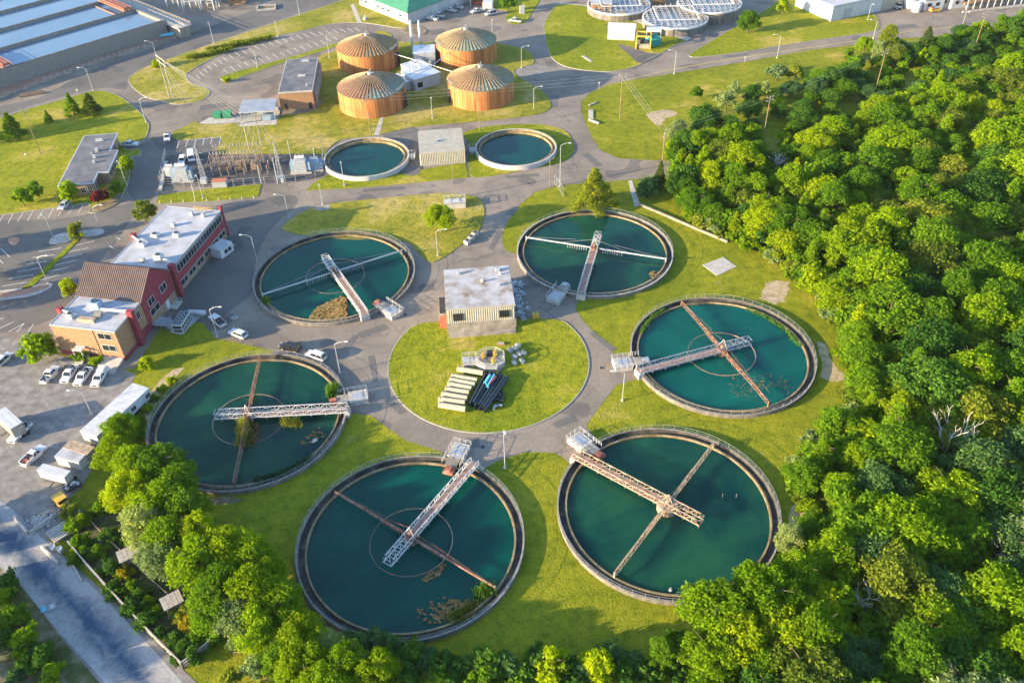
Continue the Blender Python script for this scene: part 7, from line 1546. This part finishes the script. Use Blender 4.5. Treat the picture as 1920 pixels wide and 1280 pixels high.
# ---- trees at the lower left, between garden and tanks
LL = [('round', 'bright', 226, 806, 7), ('round', 'lime', 212, 850, 7), ('round', 'bright', 250, 872, 8.5), ('round', 'mid', 300, 875, 9), ('round', 'mid', 335, 905, 8.5), ('round', 'lime', 245, 925, 9), ('round', 'bright', 292, 945, 9.5), ('round', 'mid', 345, 950, 9), ('round', 'silver', 268, 985, 8.5), ('round', 'bright', 315, 1010, 9), ('tall', 'lime', 372, 1000, 9.5), ('round', 'silver', 300, 1045, 7.5), ('round', 'bright', 365, 1060, 9.5), ('round', 'lime', 425, 1035, 9), ('round', 'bright', 475, 1050, 8.5), ('round', 'mid', 415, 1105, 9), ('round', 'lime', 470, 1105, 9.5), ('tall', 'lime', 505, 1075, 8.5), ('round', 'bright', 520, 1130, 8), ('round', 'silver', 445, 1160, 7.5), ('round', 'mid', 400, 1150, 8), ('round', 'bright', 480, 1180, 8), ('round', 'lime', 560, 1195, 7.5), ('tall', 'bright', 548, 1165, 7), ('round', 'silver', 615, 1210, 6), ('round', 'lime', 570, 1245, 8), ('round', 'bright', 650, 1245, 8), ('round', 'lime', 700, 1262, 8), ('round', 'bright', 620, 1280, 8), ('small', 'blue', 670, 1205, 4.5), ('round', 'mid', 520, 1235, 6.5), ('small', 'silver', 480, 1250, 5), ('small', 'olive', 430, 1275, 4), ('small', 'mid', 545, 1285, 5)]
LM = [((226, 815), 'beside the long trailer'), ((300, 890), 'against the left rim of the reedy green tank'), ((250, 960), 'above the upper garden hut'), ((320, 1040), 'between the two garden huts'), ((380, 1010), 'left of the lawn between the tanks'), ((430, 1110), 'right of the lower garden hut'), ((500, 1080), 'near the left rim of the biggest tank'), ((470, 1180), 'by the lower garden fence'), ((580, 1220), 'under the lower left rim of the biggest tank'), ((680, 1250), 'at the bottom edge below the biggest tank')]
SZ = lambda H: 'tall' if H > 8.8 else 'middling' if H > 7 else 'low'
for k, c, x, y, H in LL:
    mk = min(LM, key=lambda m: (m[0][0]-x)**2+(m[0][1]-y)**2); tree_px(k, c, x, y, H, f'{SZ(H)} {ADJ[c]} tree {mk[1]}', 'trees between the garden and the tanks', 1.02)
for k, c, x, y, H, wf, l in [('small', 'lime', 1036, 1246, 6, 1.15, 'bright yellow green tree standing alone at the bottom edge, left of two'), ('small', 'lime', 1124, 1250, 6, 1.05, 'bright yellow green tree at the bottom edge, right of two'), ('tall', 'mid', 1240, 1225, 8, .9, 'upright mid green tree at the bottom edge left of the big maple'), ('round', 'bright', 1345, 1150, 11, 1.0, 'big bright maple leaning over the rim of the tan columned tank'), ('round', 'bright', 1432, 1120, 11.5, 1.0, 'big bright maple right of the one over the tank rim'), ('round', 'lime', 1385, 1205, 10, 1.05, 'broad bright tree below the two maples'), ('round', 'bright', 1330, 1235, 9, 1.0, 'bright tree at the bottom edge under the maples'), ('round', 'lime', 1475, 1190, 10, 1.05, 'yellow green tree right of the broad bright one'), ('tall', 'silver', 1480, 1010, 7.5, 1, 'silvery tree at the right rim of the tan columned tank')]: tree_px(k, c, x, y, H, l, None, wf)
SHR = [(700, 1205, 'blue'), (735, 1215, 'blue'), (770, 1225, 'dark'), (800, 1238, 'blue'), (840, 1250, 'dark'), (880, 1245, 'blue'), (920, 1250, 'dark'), (950, 1255, 'blue'), (985, 1262, 'dark'), (1070, 1265, 'dark'), (1095, 1260, 'blue'), (1165, 1255, 'dark'), (1190, 1240, 'blue'), (1215, 1262, 'dark'), (1270, 1255, 'dark'), (1290, 1215, 'blue'), (760, 1265, 'dark'), (820, 1272, 'mid'), (900, 1275, 'mid'), (1010, 1240, 'dark'), (1150, 1225, 'blue'), (1265, 1200, 'mid'), (960, 1280, 'mid'), (720, 1245, 'mid')]
for i, (x, y, c) in enumerate(SHR):
    pl = 'just below the biggest tank' if x < 860 else 'around the two bright bottom trees' if x < 1160 else 'beside the upright tree left of the maples'
    tree_px('bush', c, x, y, random.uniform(2.6, 4.2), f'{ADJ[c]} shrub in the shaded row {pl}', 'shaded shrubs along the bottom', 1.15)
GS = [(150, 975, 'lime'), (170, 955, 'olive'), (135, 985, 'mid'), (190, 950, 'bright'), (165, 1040, 'dark'), (185, 1030, 'mid'), (205, 1000, 'dark'), (150, 1015, 'mid'), (205, 1065, 'dark'), (225, 1080, 'lime'), (232, 1072, 'gold'), (250, 1100, 'mid'), (265, 1110, 'dark'), (215, 1105, 'dark'), (245, 1140, 'dark'), (270, 1165, 'dark'), (290, 1150, 'mid'), (300, 1185, 'dark'), (325, 1200, 'dark'), (345, 1215, 'dark'), (370, 1190, 'mid'), (350, 1165, 'gold'), (375, 1165, 'lime'), (390, 1140, 'dark'), (345, 1150, 'olive'), (365, 1225, 'dark'), (140, 1045, 'mid'), (290, 1065, 'bright'), (130, 960, 'olive'), (280, 1130, 'mid'), (330, 1235, 'dark'), (395, 1200, 'mid'), (240, 1015, 'mid')]
for x, y, c in GS:
    pl = 'at the head of the garden near the beams' if y < 1000 else 'around the upper garden hut' if y < 1090 else 'in the weedy plot between the fence and the lower hut' if x < 300 else 'in the lower corner of the fenced garden'
    tree_px('bush', c, x, y, random.uniform(1.3, 2.6), f'{ADJ[c]} weedy shrub {pl}', 'weedy shrubs of the fenced garden', 1.3)
for x, y, c, H, l in [(10, 1095, 'dark', 3.5, 'dark bush at the left edge beside the blue track'), (4, 1120, 'bright', 3, 'fresh green bush under the dark one at the left edge'), (20, 1160, 'mid', 3.6, 'mid green round bush on the scrub at the lower left'), (50, 1205, 'bright', 4, 'tallest bright bush on the lower left scrub'), (70, 1235, 'dark', 3.4, 'dark bush below the tallest bright one'), (15, 1195, 'dark', 2.6, 'low dark bush at the left edge of the scrub'), (98, 1262, 'bright', 2.6, 'small bright bush lowest on the left scrub'), (30, 1262, 'blue', 2.4, 'blue green bush near the bottom left corner')]: tree_px('bush', c, x, y, H, l, None, 1.1)
GRND = [(262, 790), (275, 765), (290, 745), (305, 728), (268, 815), (320, 712), (258, 745)]
for i, (x, y) in enumerate(GRND): tree_px('bush', ('mid', 'lime')[i % 2], x, y, 1.3, 'low weed clump on the slope left of the reedy green tank', 'weeds on the slope', 1.5)
# trees just beyond the left edge that shade the parking and the road
for x, y, H in ((-150, 460, 9), (-60, 500, 8), (-120, 560, 8), (-110, 240, 11), (-110, 960, 7), (-190, 1030, 8), (-120, 1100, 6.5), (-200, 1150, 8), (-110, 1200, 6.5), (-180, 1260, 8), (-130, 1330, 7)): tree_px('round', 'mid', x, y, H, 'tree just outside the left edge of the photo', 'trees beyond the left edge', 1.1)
# ------------------------------------------------------------------ thin summer haze
hm = bpy.data.materials.new('haze_air'); hm.use_nodes = True; hn = hm.node_tree; hn.nodes.remove(hn.nodes['Principled BSDF'])
pv = hn.nodes.new('ShaderNodeVolumePrincipled'); pv.inputs['Color'].default_value = (.85, .92, 1, 1); pv.inputs['Density'].default_value = .00003; pv.inputs['Anisotropy'].default_value = .2
hn.links.new(pv.outputs[0], hn.nodes['Material Output'].inputs['Volume'])
hz_ = MB().b2(-3100, 3100, -700, 5100, -1, 127).build('haze', hm); tag(hz_, 'thin pale haze over the whole plant', 'haze', None, 'stuff')
